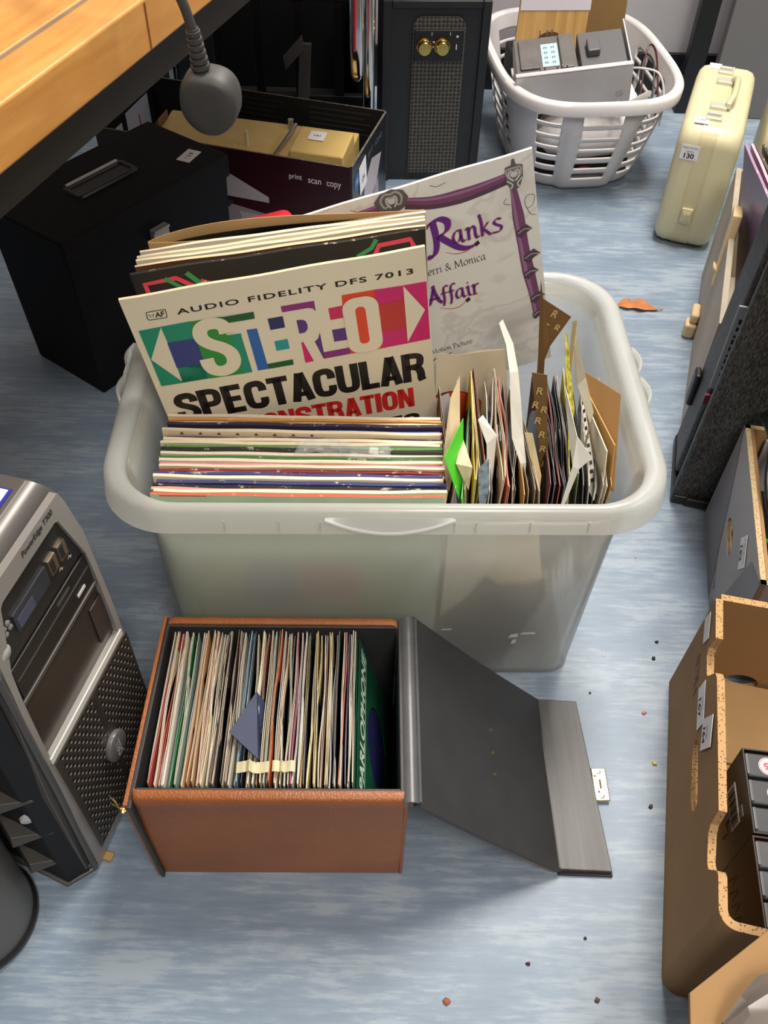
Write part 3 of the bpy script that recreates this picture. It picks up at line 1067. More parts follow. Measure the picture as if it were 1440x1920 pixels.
ALU = M('aluminium_sheet', (196, 194, 196), 0.4, 0.25, var=0.06, vscale=20)
SMOKE = M('smoky_clear_plastic', (104, 100, 98), 0.25, var=0.15, vscale=30)
ch = thing('drive_chassis', 'silver metal drive chassis with smoky clear cover lying in the laundry basket', 'chassis')
ch.matrix_world = frame((0.2565, 1.93, 0.152), (0.989, 0.0, 0.147), (0.0, 0.97, 0.25))
mb = MB().box((0, 0, 0), (0.235, 0.003, 0.095)).box((0, 0.003, 0.0), (0.235, 0.15, 0.004)).box((0.232, 0.003, 0), (0.235, 0.15, 0.09)).box((0, 0, 0.092), (0.235, 0.012, 0.095))
obj('metal_side', mb, ALU, ch, bevel=0.0006)
mb = MB().box((0.003, 0.006, 0.02), (0.128, 0.13, 0.085)).box((0.012, 0.03, 0.085), (0.05, 0.12, 0.090)).box((0.095, 0.02, 0.085), (0.12, 0.125, 0.092))
obj('clear_cover', mb, SMOKE, ch, bevel=0.004)
mb = MB().box((0.135, 0.014, 0.02), (0.228, 0.13, 0.084)).box((0.15, 0.05, 0.084), (0.175, 0.09, 0.10))
obj('dark_unit', mb, M('grey_unit', (92, 90, 92), 0.4), ch, bevel=0.003)
sticker('blue_label', frame((0.058, 0.035, 0.0855), (1, 0, 0), (0, 0, -1), (0, 1, 0)), 0.034, 0.07, ch, [('8\u00b08', .15, .12 + .22 * i, .2, .1, .02) for i in range(4)] + [('8\u00b08', .6, .12 + .22 * i, .2, .1, .02) for i in range(4)], M('pale_cyan_paper', (170, 208, 214), 0.6))
mb = MB()
for x, y in ((0.05, 0.02), (0.06, 0.02), (0.085, 0.018), (0.095, 0.018), (0.105, 0.018), (0.06, 0.135), (0.075, 0.135), (0.085, 0.135)):
    mb.tube([(x, y, 0.08), (x, y, 0.098)], 0.0016, 8)
obj('contact_pin', mb, STEEL, ch)
mb = MB().lathe([(0.007, 0), (0.007, 0.002), (0.003, 0.005), (0, 0.0055)], 16, 0, frame((0.212, 0.0, 0.03), (1, 0, 0), (0, 0, 1), (0, -1, 0)))
obj('rivet', mb, STEEL, ch)
PINE = wood_material('pine_panel', (178, 136, 78), (212, 170, 108), 5, (14, 1, 1), 0.5)
wp = thing('wooden_panel', 'pale wooden panel with round hole standing in the laundry basket', 'panel')
wp.matrix_world = at_basket(-0.135, 0.045, 0.088, R(-3), R(-8))
mb = MB()
mb.merge(plate([[(0, 0), (0.155, 0), (0.165, 0.235), (0.012, 0.235)], circ(0.04, 32, 0.085, 0.118)], 0.008), 0)
obj('board', mb, PINE, wp, smooth=False)
mb = MB().box((0.012, -0.001, 0.200), (0.166, 0.0, 0.26))
obj('paper_strip', mb, M('lilac_paper', (206, 202, 210), 0.7), wp, smooth=False)
cb = MB()
cb.hexa([(0, 0, 0), (0.2, 0, 0), (0.2, 0.01, 0), (0, 0.01, 0), (-0.01, 0, 0.22), (0.2, 0, 0.235), (0.2, 0.01, 0.235), (-0.01, 0.01, 0.22)])
cb.hexa([(0.2, 0, 0), (0.235, 0.01, 0), (0.23, 0.02, 0), (0.2, 0.01, 0), (0.2, 0, 0.235), (0.23, 0.01, 0.2), (0.225, 0.02, 0.2), (0.2, 0.01, 0.235)])
o = obj('cardboard_sheet', cb, M('dull_brown_card', (126, 96, 54), 0.8, var=0.1, vscale=10), smooth=False)
o.matrix_world = at_basket(-0.098, 0.10, 0.085, R(-4), R(-8))
tag(o, 'dull brown cardboard sheet standing at the back of the laundry basket', 'cardboard')
mb = MB().box((0, 0, 0), (0.03, 0.16, 0.006)).box((0, 0, 0.006), (0.004, 0.16, 0.018))
o = obj('metal_strip', mb, ALU, bevel=0.0006)
o.matrix_world = at_basket(0.105, -0.08, 0.13, R(4), R(35), R(-20))
tag(o, 'narrow grey metal strip leaning inside the right side of the basket', 'metal strip')
for k, (pts, mat, lab) in enumerate((
        ([(0.04, -0.195, 0.17), (0.05, -0.15, 0.215), (0.075, -0.12, 0.235), (0.10, -0.14, 0.245), (0.128, -0.16, 0.24), (0.14, -0.18, 0.20), (0.135, -0.2, 0.15)], M('clear_tube', (196, 194, 194), 0.3), 'thin pale wire looped above the silver chassis in the basket'),
        ([(0.115, -0.12, 0.16), (0.13, -0.06, 0.25), (0.155, -0.05, 0.24), (0.16, -0.1, 0.17), (0.15, -0.14, 0.12)], M('maroon_wire', (70, 30, 36), 0.4), 'dark red wire looped inside the right side of the basket'),
        ([(0.13, -0.15, 0.16), (0.145, -0.08, 0.225), (0.15, 0.0, 0.21), (0.14, -0.05, 0.12)], BLACK, 'black wire looped behind the red wire in the basket'),
        ([(-0.10, -0.168, 0.06), (-0.04, -0.178, 0.045), (0.0, -0.178, 0.052), (0.05, -0.176, 0.035), (0.10, -0.165, 0.05)], M('red_wire', (164, 40, 44), 0.4), 'red wire seen through the lowest slots of the basket'))):
    mb = MB().tube(smooth_path(pts, 6), 0.0022, 8)
    o = obj('wire', mb, mat)
    o.matrix_world = at_basket(0, 0, 0)
    tag(o, lab, 'wire')
# soft bundles seen through the slots
BUB = M('bubble_wrap', (206, 202, 202), 0.35, var=0.1, vscale=40, bump=0.8, bscale=90)
mb = MB()
loops = []
for i in range(9):
    u = i / 8
    w = 0.012 + 0.045 * math.sin(math.pi * u) ** 0.4
    loops.append([(-0.11 + 0.22 * u, -0.09 + w * 1.15 * math.cos(2 * math.pi * k / 18), 0.11 + w * 0.9 * math.sin(2 * math.pi * k / 18) + 0.004 * math.sin(k * 3 + i)) for k in range(18)])
mb.loft(loops)
o = obj('bubble_wrap_bundle', mb, BUB, ang=80)
o.matrix_world = at_basket(0, -0.035, 0)
tag(o, 'white bubble-wrapped bundle seen through the middle slots of the basket', 'bundle')
mb = MB().box((-0.115, -0.12, 0.012), (0.115, 0.12, 0.055))
o = obj('black_module', mb, MATT_BLACK, bevel=0.006)
o.matrix_world = at_basket(0, -0.01, 0)
tag(o, 'black slab lying at the bottom of the laundry basket', 'device')
mb = MB().box((-0.137, -0.11, 0.07), (-0.118, 0.11, 0.21))
o = obj('metal_sheet', mb, MATT_BLACK, bevel=0.004)
o.matrix_world = at_basket(0, 0, 0)
tag(o, 'black sheet-metal computer side standing against the left of the basket', 'computer part')
mb = MB().loft([[(0.07 + 0.03 * u + 0.006 * math.cos(2 * math.pi * k / 12), -0.19 - 0.006 * u, 0.196 + 0.02 * u + 0.007 * math.sin(2 * math.pi * k / 12)) for k in range(12)] for u in (0, 0.4, 0.8, 1.0)])
o = obj('white_connector', mb, M('white_plastic', (224, 220, 214), 0.4))
o.matrix_world = at_basket(0, 0.005, 0)
tag(o, 'white plastic plug poking up at the basket front rim', 'connector')

# ------------------------------------------------------------------ cream suitcases
CREAM = M('cream_suitcase_shell', (206, 197, 160), 0.38, var=0.04, vscale=8, bump=0.06, bscale=700)
TRIM = M('cream_trim', (200, 190, 150), 0.3)


def suitcase(loc, yaw, label, L, W, HT):
    s = thing('suitcase', label, 'suitcase', loc, (0, 0, yaw))
    # local x across, y along the length, z up; shell lofted across its thickness
    def prof(k, x):
        out = []
        r = 0.035
        hy, hz = L / 2 - k, HT / 2 - k
        for sy, sz, a0 in ((1, 1, 0), (-1, 1, 90), (-1, -1, 180), (1, -1, 270)):
            for i in range(7):
                a = R(a0 + 15 * i)
                out.append((x, L / 2 + sy * (hy - r) + r * math.cos(a), HT / 2 + sz * (hz - r) + r * math.sin(a)))
        return out
    mb = MB().loft([prof(0.022, 0), prof(0.010, 0.003), prof(0.003, 0.010), prof(0.0, 0.022), prof(0.0, W - 0.022), prof(0.003, W - 0.010), prof(0.010, W - 0.003), prof(0.022, W)])
    obj('shell', mb, CREAM, s, ang=50)
    mb = MB()
    c = W * 0.53
    for a, b2, e in ((c - 0.022, c - 0.020, 0.0015), (c + 0.006, c + 0.008, 0.0015), (c - 0.020, c + 0.006, 0.0008)):
        mb.loft([prof(-e, a), prof(-e, b2)])
    band = obj('closure_band', mb, TRIM, s)
    mb = MB().box((c - 0.018, -0.008, 0.06), (c + 0.004, 0.0, 0.092))
    mb.hexa([(c - 0.017, -0.0075, 0.062), (c + 0.003, -0.0075, 0.062), (c + 0.003, -0.0075, 0.09), (c - 0.017, -0.0075, 0.09), (c - 0.012, -0.011, 0.07), (c - 0.002, -0.011, 0.07), (c - 0.002, -0.011, 0.082), (c - 0.012, -0.011, 0.082)])
    obj('end_catch', mb, TRIM, s, bevel=0.0015)
    for y in (L * 0.30, L * 0.66):
        mb = MB().box((c - 0.02, y - 0.012, HT - 0.002), (c + 0.012, y + 0.012, HT + 0.008)).box((c + 0.008, y - 0.008, HT + 0.004), (c + 0.018, y + 0.008, HT + 0.016))
        obj('handle_mount', mb, M('ivory_metal', (206, 202, 184), 0.25, 0.3), s, bevel=0.002)
    mb = MB()
    pts = smooth_path([(c + 0.012, L * 0.30, HT + 0.010), (c + 0.018, L * 0.36, HT + 0.02), (c + 0.019, L * 0.48, HT + 0.022), (c + 0.018, L * 0.60, HT + 0.02), (c + 0.012, L * 0.66, HT + 0.010)], 6)
    mb.tube(pts, 0.006, 10)
    obj('handle', mb, TRIM, s)
    for y in (L * 0.16, L * 0.82):
        mb = MB().box((c - 0.022, y - 0.014, HT - 0.001), (c + 0.008, y + 0.014, HT + 0.006)).box((c - 0.02, y - 0.004, HT + 0.005), (c + 0.004, y + 0.004, HT + 0.012))
        obj('latch', mb, M('ivory_metal', (206, 202, 184), 0.25, 0.3), s, bevel=0.0015)
    return s


YS = -math.atan2(0.317, 0.948)
s1 = suitcase((0.538, 1.705, 0), YS, 'cream hard suitcase bearing lot 130, nearest its cream twin by the wall', 0.33, 0.118, 0.25)
sticker('lot_label', frame((0.012, -0.0008, 0.188), (1, 0, 0.0), (0, 1, 0.06), (0, -0.06, 1)), 0.034, 0.03, s1, [('Bidgers Auctions', .08, .74, .84, .12, .0), ('Lot No', .3, .5, .4, .14, .0), ('130', .22, .1, .56, .34, .03)])
sticker('lot_label', frame((0.022, 0.022, 0.2506), (1, 0, 0), (0, 0, -1), (0, 1, 0)), 0.026, 0.03, s1, [('1 3 0', .2, .4, .5, .2, .03)])
sticker('lot_label', frame((0.02, 0.28, 0.2506), (1, 0, 0), (0, 0, -1), (0, 1, 0)), 0.024, 0.028, s1, [])
suitcase((0.70, 1.70, 0), YS, 'second cream suitcase at the frame edge, behind the lot 130 suitcase', 0.33, 0.118, 0.25)

# dark upright and grey panel behind the suitcases
mb = MB().box((0.70, 2.30, 0), (0.745, 2.33, 0.9))
o = obj('black_post', mb, BLACK, bevel=0.002)
tag(o, 'black metal upright behind the cream suitcases at the wall', 'post')
mb = MB().box((0.77, 2.28, 0), (1.4, 2.31, 0.8))
o = obj('room_divider', mb, M('grey_panel_paint', (112, 110, 110), 0.6), bevel=0.003)
tag(o, 'mid-grey divider board standing right of the black upright at upper right', 'divider')

# ------------------------------------------------------------------ plywood record crate at right
PLY = wood_material('plywood_grey', (150, 138, 122), (174, 162, 144), 4, (3, 3, 1), 0.6)
CRM = M('cream_edge', (222, 196, 150), 0.5)
yb = -math.atan2(0.277, 0.961)
lb = thing('record_crate', 'grey-tan plywood crate of records beyond the black woven case', 'crate', (0.490, 1.128, 0), (0, 0, yb))
mb = MB().box((0, 0, 0), (0.01, 0.49, 0.225)).box((0.33, 0, 0), (0.34, 0.49, 0.225)).box((0.01, 0, 0), (0.33, 0.01, 0.225)).box((0.01, 0.48, 0), (0.33, 0.49, 0.225)).box((0.01, 0.01, 0), (0.33, 0.48, 0.01))
obj('crate_body', mb, PLY, lb, bevel=0.001)
mb = MB().hexa([(-0.004, 0.225, 0.14), (0.010, 0.225, 0.14), (0.010, 0.245, 0.14), (-0.004, 0.245, 0.14), (-0.004, 0.25, 0.262), (0.012, 0.25, 0.262), (0.012, 0.285, 0.262), (-0.004, 0.285, 0.262)])
mb.hexa([(-0.010, 0.235, 0.165), (0.0, 0.23, 0.155), (0.0, 0.25, 0.155), (-0.010, 0.255, 0.165), (-0.010, 0.235, 0.175), (0.0, 0.23, 0.165), (0.0, 0.25, 0.165), (-0.010, 0.255, 0.175)])
obj('cream_side_flap', mb, CRM, lb, bevel=0.003)
mb = MB().box((-0.022, 0.262, 0.0), (0.0, 0.292, 0.03)).box((-0.016, 0.267, 0.03), (0.0, 0.31, 0.05))
obj('cream_foot', mb, CRM, lb, bevel=0.006)


# (records of this crate are placed with the other sleeves below)

# ------------------------------------------------------------------ black woven flight case
wv = weave_material('black_cabinet_cloth', (20, 19, 18), (78, 75, 70))
yc = R(-12.9)
bc = thing('woven_case', 'large black woven-cloth case, its front cover slightly ajar', 'case', (0.4445, 0.9725, 0), (0, 0, yc))
mb = MB().hexa([(0.0, 0.042, 0.02), (0.36, 0.042, 0.02), (0.36, 0.135, 0.02), (0.0, 0.135, 0.02), (0.016, 0.046, 0.56), (0.376, 0.046, 0.56), (0.376, 0.145, 0.56), (0.016, 0.145, 0.56)])
obj('case_body', mb, wv, bc, bevel=0.008, bseg=3)
mb = MB().hexa([(0.0, 0.0, 0.012), (0.36, 0.0, 0.012), (0.36, 0.018, 0.012), (0.0, 0.018, 0.012), (0.012, -0.012, 0.56), (0.376, -0.012, 0.56), (0.376, 0.006, 0.56), (0.012, -0.012 + 0.018, 0.56)])
obj('front_cover', mb, wv, bc, bevel=0.005, bseg=3)
mb = MB().box((0.0, -0.004, 0.0), (0.12, 0.14, 0.018)).box((0.02, -0.009, 0.004), (0.085, -0.002, 0.02))
obj('corner_guard', mb, BLACK, bc, bevel=0.004)
mb = MB().box((-0.006, 0.112, 0.10), (0.004, 0.138, 0.16))
obj('hinge', mb, BLACK, bc, bevel=0.004)
mb = MB().box((0.006, 0.0405, 0.22), (0.045, 0.0425, 0.34))
lab = [(('|||||||'), .3, .2, .5, .6, .03)]
MB0 = MB().box((0.004, 0.038, 0.20), (0.06, 0.0415, 0.34))
for i in range(9):
    MB0.box((0.010, 0.0374, 0.225 + i * 0.011), (0.05, 0.0381, 0.2285 + i * 0.011 + 0.002 * (i % 3)), 1)
obj('barcode_label', MB0, [M('label_grey', (158, 162, 166), 0.5), INK], bc, smooth=False)
mb = MB().box((0.002, 0.036, 0.172), (0.02, 0.0415, 0.188))
obj('red_tab', mb, M('dull_red', (120, 30, 50), 0.5), bc, smooth=False)

# ------------------------------------------------------------------ grey carton of cables
GREYC = M('grey_print_card', (164, 159, 158), 0.5, var=0.05, vscale=8)
GREYD = M('grey_print_dark', (124, 119, 122), 0.5)
KRAFT = M('kraft_card', (152, 116, 74), 0.8, var=0.08, vscale=14, bump=0.08, bscale=120)
KRAFTI = M('kraft_card_inside', (156, 120, 78), 0.8, var=0.08, vscale=10, bump=0.05, bscale=100)


def corrugated(name, rgb, dark):
    if name in MATS:
        return MATS[name]
    m = bpy.data.materials.new(name)
    m.use_nodes = True
    nt = m.node_tree
    b = nt.nodes['Principled BSDF']
    b.inputs['Roughness'].default_value = 0.85
    tc = nt.nodes.new('ShaderNodeTexCoord')
    n = nt.nodes.new('ShaderNodeTexVoronoi')
    n.inputs['Scale'].default_value = 330
    nt.links.new(tc.outputs['Object'], n.inputs['Vector'])
    r = nt.nodes.new('ShaderNodeValToRGB')
    r.color_ramp.elements[0].position, r.color_ramp.elements[1].position = 0.22, 0.34
    r.color_ramp.elements[0].color = (*lin(dark), 1)
    r.color_ramp.elements[1].color = (*lin(rgb), 1)
    nt.links.new(n.outputs['Distance'], r.inputs[0])
    nt.links.new(r.outputs[0], b.inputs['Base Color'])
    MATS[name] = m
    return m


CORR = corrugated('corrugated_edge', (182, 144, 98), (98, 68, 38))
CORRP = corrugated('corrugated_edge_pale', (190, 164, 126), (140, 110, 76))
gc = thing('grey_carton', 'grey-printed open carton of cables beside the black woven case', 'carton', (0.4435, 0.6604, 0), (0, 0, -0.171))
W, L, HT, t = 0.27, 0.279, 0.2, 0.007
# local x across, y along
mb = MB()
slot = [(0.125, 0.098), (0.135, 0.092), (0.172, 0.094), (0.188, 0.106), (0.18, 0.117), (0.15, 0.119), (0.132, 0.110)]
plate_to(mb, [[(-L - 0.012, 0), (0, 0), (0, HT), (-L, HT)], [(-x, z) for x, z in slot][::-1]], t, 0, 1, 2, frame((0, 0, 0), (0, -1, 0), (1, 0, 0), (0, 0, 1)))
# darker triangles printed on the side
Tg = frame((-0.0005, 0, 0), (0, -1, 0), (1, 0, 0), (0, 0, 1))
mb.flat([(-L - 0.006, 0.01), (-0.13, 0.005), (-0.245, HT - 0.04), (-L, HT - 0.002)], 3, Tg)
mb.flat([(-0.085, 0.06), (0.0, 0.05), (0.0, HT - 0.003), (-0.052, HT - 0.022)], 3, Tg)
obj('left_wall', mb, [GREYC, KRAFTI, CORRP, GREYD], gc, smooth=False)
mb = MB()
plate_to(mb, [[(0, 0), (W, 0), (W, HT), (0, HT)]], t, 0, 1, 2)
mb.flat([(0.02, 0.02), (0.12, 0.02), (0.10, 0.12), (0.03, 0.13)], 3, Matrix.Translation((0, -0.0005, 0)))
obj('front_wall', mb, [GREYD, KRAFTI, CORRP, M('stripe_grey', (120, 116, 118), 0.5)], gc, smooth=False)
mb = MB()
plate_to(mb, [[(0, 0), (W, 0), (W, HT), (0, HT)]], t, 1, 0, 2, Matrix.Translation((0, L - t, 0)))
obj('back_wall', mb, [GREYC, KRAFTI, CORRP], gc, smooth=False)
mb = MB()
plate_to(mb, [[(-L, 0), (0, 0), (0, HT), (-L, HT)]], t, 1, 0, 2, frame((W - t, 0, 0), (0, -1, 0), (1, 0, 0), (0, 0, 1)))
obj('right_wall', mb, [GREYC, KRAFTI, CORRP], gc, smooth=False)
mb = MB().box((t, t, 0), (W - t, L - t, 0.006))
obj('base_panel', mb, KRAFTI, gc, smooth=False)
mb = MB().box((t, t, HT - 0.03), (t + 0.004, L - t, HT + 0.001)).box((t, t, HT - 0.02), (W - t, t + 0.022, HT - 0.014))
obj('folded_flap', mb, KRAFTI, gc, smooth=False)
mb = MB()
mb.merge(text('pixa gra', 0.13, 0.014, 0.0), 0, frame((-0.0009, 0.185, 0.05), (0, -1, -0.55), (1, 0, 0)))
obj('pale_print', mb, M('pale_grey_print', (138, 136, 136), 0.5), gc, smooth=False)
sticker('lot_label', frame((-0.001, 0.112, 0.152), (0, -1, -0.62), (1, 0, 0)), 0.042, 0.028, gc, [('Bidgers Auction', .1, .72, .8, .14, 0), ('Lot No', .3, .5, .3, .14, 0), ('162', .25, .08, .5, .34, .03)])


def at_grey(x, y, z):
    return Matrix.Translation((0.4435, 0.6604, 0)) @ Matrix.Rotation(-0.171, 4, 'Z') @ Matrix.Translation((x, y, z))


CAB = M('black_cable', (16, 16, 17), 0.35)
cablesets = (
    ([(0.06, 0.05, 0.14), (0.022, 0.10, 0.20), (0.012, 0.15, 0.222), (0.018, 0.215, 0.235), (0.012, 0.262, 0.232), (0.03, 0.275, 0.222), (0.042, 0.24, 0.215), (0.034, 0.18, 0.2), (0.05, 0.13, 0.15)], CAB, 0.0042, 'black cable loop rising over the left edge of the grey carton'),
    ([(0.05, 0.08, 0.12), (0.04, 0.16, 0.2), (0.055, 0.23, 0.222), (0.08, 0.235, 0.215), (0.10, 0.18, 0.17), (0.11, 0.1, 0.12)], CAB, 0.004, 'inner black cable loop lower in the grey carton'),
    ([(0.02, 0.10, 0.17), (0.05, 0.06, 0.185), (0.10, 0.045, 0.18), (0.2, 0.03, 0.17)], M('green_cable', (60, 200, 60), 0.35), 0.0025, 'bright green cable across the front of the grey carton'),
    ([(0.05, 0.18, 0.16), (0.075, 0.165, 0.18), (0.085, 0.14, 0.175), (0.07, 0.12, 0.16)], M('green_cable2', (90, 176, 70), 0.35), 0.004, 'short thick green cable in the middle of the grey carton'))
for pts, mat, r, lab in cablesets:
    mb = MB().tube(smooth_path(pts, 7), r, 10)
    o = obj('cable', mb, mat)
    o.matrix_world = at_grey(0, 0, 0)
    tag(o, lab, 'cable')
mb = MB().box((0.02, 0.02, 0.0065), (0.25, 0.25, 0.12))
o = obj('black_adapter', mb, M('adapter_black', (15, 15, 16), 0.4), bevel=0.02, bseg=3)
o.matrix_world = at_grey(0, 0, 0)
tag(o, 'black power unit lying under the cables in the grey carton', 'adapter')
rr = random.Random(3)
mb = MB()
loops = []
for i in range(7):
    loops.append([(0.06 + 0.02 * i, 0.12 + (0.05 + 0.012 * rr.random()) * math.cos(2 * math.pi * k / 14) * math.sin(math.pi * (i + 0.6) / 7.4), 0.165 + (0.02 + 0.018 * rr.random()) * math.sin(2 * math.pi * k / 14) * math.sin(math.pi * (i + 0.6) / 7.4)) for k in range(14)])
mb.loft(loops)
o = obj('foil_bag', mb, M('silver_foil', (150, 150, 154), 0.18, 0.9), ang=10)
o.matrix_world = at_grey(0, 0, 0)
tag(o, 'crumpled silver foil bag among the cables in the grey carton', 'bag')
mb = MB().hexa([(0.03, 0.255, 0.04), (0.24, 0.255, 0.04), (0.24, 0.262, 0.04), (0.03, 0.262, 0.04), (0.03, 0.262, 0.19), (0.24, 0.262, 0.19), (0.24, 0.268, 0.19), (0.03, 0.268, 0.19)])
o = obj('grey_sheet', mb, M('pale_grey_plastic', (170, 170, 176), 0.4), bevel=0.002)
o.matrix_world = at_grey(0, 0, 0)
tag(o, 'pale grey plastic sheet against the far wall of the grey carton', 'sheet')

# ------------------------------------------------------------------ brown carton of video box sets
br = thing('brown_carton', 'brown corrugated fruit carton with finger cut-outs holding black video sets', 'carton', (0.306, 0.2705, 0), (0, 0, -R(11.7)))
W, L, HT, t = 0.34, 0.365, 0.213, 0.008
rc = 0.017
arc = [(W, 0)]
mb = MB()
top = [(L, HT), (0.312, HT - 0.003), (0.316, 0.185), (0.311, 0.176), (0.288, 0.1745), (0.282, 0.178), (0.268, 0.207), (0.258, HT), (0.108, HT), (0.106, 0.186), (0.10, 0.178), (0.073, 0.173), (0.064, 0.177), (0.052, 0.205), (0.046, HT - 0.004), (rc, HT - 0.004)]
slot = [(0.145, 0.128), (0.15, 0.118), (0.165, 0.113), (0.21, 0.117), (0.226, 0.124), (0.228, 0.134), (0.22, 0.139), (0.165, 0.139), (0.15, 0.137)]
# plate x axis runs toward the camera (-s)
ol = [(-(L + 0.02), 0)] + [(-rc, 0)] + [(-a, z) for a, z in top[::-1]]
plate_to(mb, [ol, [(-a, z) for a, z in slot][::-1]], t, 0, 1, 2, frame((0, 0, 0), (0, -1, 0), (1, 0, 0), (0, 0, 1)))
obj('left_wall', mb, [KRAFT, KRAFTI, CORR], br, smooth=False)
# rounded front corner and front wall
mb = MB()
def ring(z, k):
    pts = []
    for i in range(9):
        a = R(180 + 90 * i / 8)
        pts.append((rc + (rc - k) * math.cos(a), rc + (rc - k) * math.sin(a), z))
    pts.append((W, k, z))
    return pts
ro_, ri_ = ring(0, 0), ring(0, t)
n = len(ro_)
HF = HT - 0.004
v = ro_ + [(x, y, HF) for x, y, z in ro_] + ri_ + [(x, y, HF) for x, y, z in ri_]
f, mi = [], []
for i in range(n - 1):
    f += [(i, i + 1, i + 1 + n, i + n), (2 * n + i + 1, 2 * n + i, 3 * n + i, 3 * n + i + 1), (n + i, n + i + 1, 3 * n + i + 1, 3 * n + i)]
    mi += [0, 1, 2]
mb.v, mb.f, mb.m = v, f, mi
obj('front_wall', mb, [KRAFT, KRAFTI, CORR], br)
mb = MB()
hole = circ(0.02, 24, 0.078, 0.047, 1.0, 0.85)
plate_to(mb, [[(0.006, 0), (W, 0), (W, HT + 0.004), (0.006, HT)], hole], t, 1, 0, 2, frame((0, L + 0.012, 0), (1, 0, 0), (0, 1, 0.11), (0, -0.06, 1)))
obj('back_wall', mb, [KRAFT, KRAFTI, CORR], br, smooth=False)
mb = MB()
plate_to(mb, [[(-L, 0), (0, 0), (0, HT), (-L, HT)]], t, 1, 0, 2, frame((W - t, 0, 0), (0, -1, 0), (1, 0, 0), (0, 0, 1)))
obj('right_wall', mb, [KRAFT, KRAFTI, CORR], br, smooth=False)
mb = MB().box((t, t, 0.0), (W - t, L + 0.01, 0.012))
obj('base_panel', mb, M('kraft_base', (184, 146, 98), 0.8, var=0.06, vscale=10), br, smooth=False)
mb = MB().hexa([(t, L - 0.09, 0.012), (W - t, L - 0.09, 0.012), (W - t, L, 0.012), (t, L, 0.012), (t, L - 0.09, 0.016), (W - t, L - 0.09, 0.016), (W - t, L + 0.004, 0.05), (t, L + 0.004, 0.05)])
obj('inner_flap', mb, MATS['kraft_base'], br, smooth=False)
mb = MB()
mb.merge(text('XTRA', 0.05, 0.016, 0.02), 0, frame((-0.0005, 0.338, 0.134), (0, -1, -0.34), (1, 0, 0)))
obj('purple_print', mb, M('faded_purple_print', (128, 78, 96), 0.7), br, smooth=False)
sticker('lot_label', frame((-0.0008, 0.2795, 0.174), (0, -1, -0.18), (1, 0, 0), (0, -0.18, 1)).copy() @ Matrix.Translation((0, 0, -0.028)), 0.05, 0.028, br, [('Lot No', .35, .62, .3, .16, 0), ('167', .3, .15, .45, .36, .03)])
sticker('lot_label', frame((-0.002, 0.222, 0.194), (0, -1, -0.4), (1, 0, 0)).copy() @ Matrix.Translation((0, 0, -0.027)), 0.034, 0.04, br, [('Lot No', .3, .5, .4, .12, 0), ('164', .3, .12, .5, .26, .03)])
sticker('lot_label', frame((-0.0008, 0.358, 0.196), (0, -1, -0.3), (1, 0, 0)).copy() @ Matrix.Translation((0, 0, -0.024)), 0.032, 0.024, br, [])

SLIP = M('slipcase_brown_black', (44, 34, 28), 0.3, var=0.4, vscale=9)
SLIP2 = M('slipcase_amber', (64, 36, 20), 0.3, var=0.55, vscale=8)
VHS = M('video_cassette_black', (46, 46, 49), 0.4, var=0.08, vscale=60)
VHS2 = M('video_cassette_grey', (72, 73, 76), 0.3, var=0.1, vscale=30)
PINKS = M('pink_sticker', (240, 206, 202), 0.5)
REDS = M('rating_red', (214, 54, 70), 0.5)


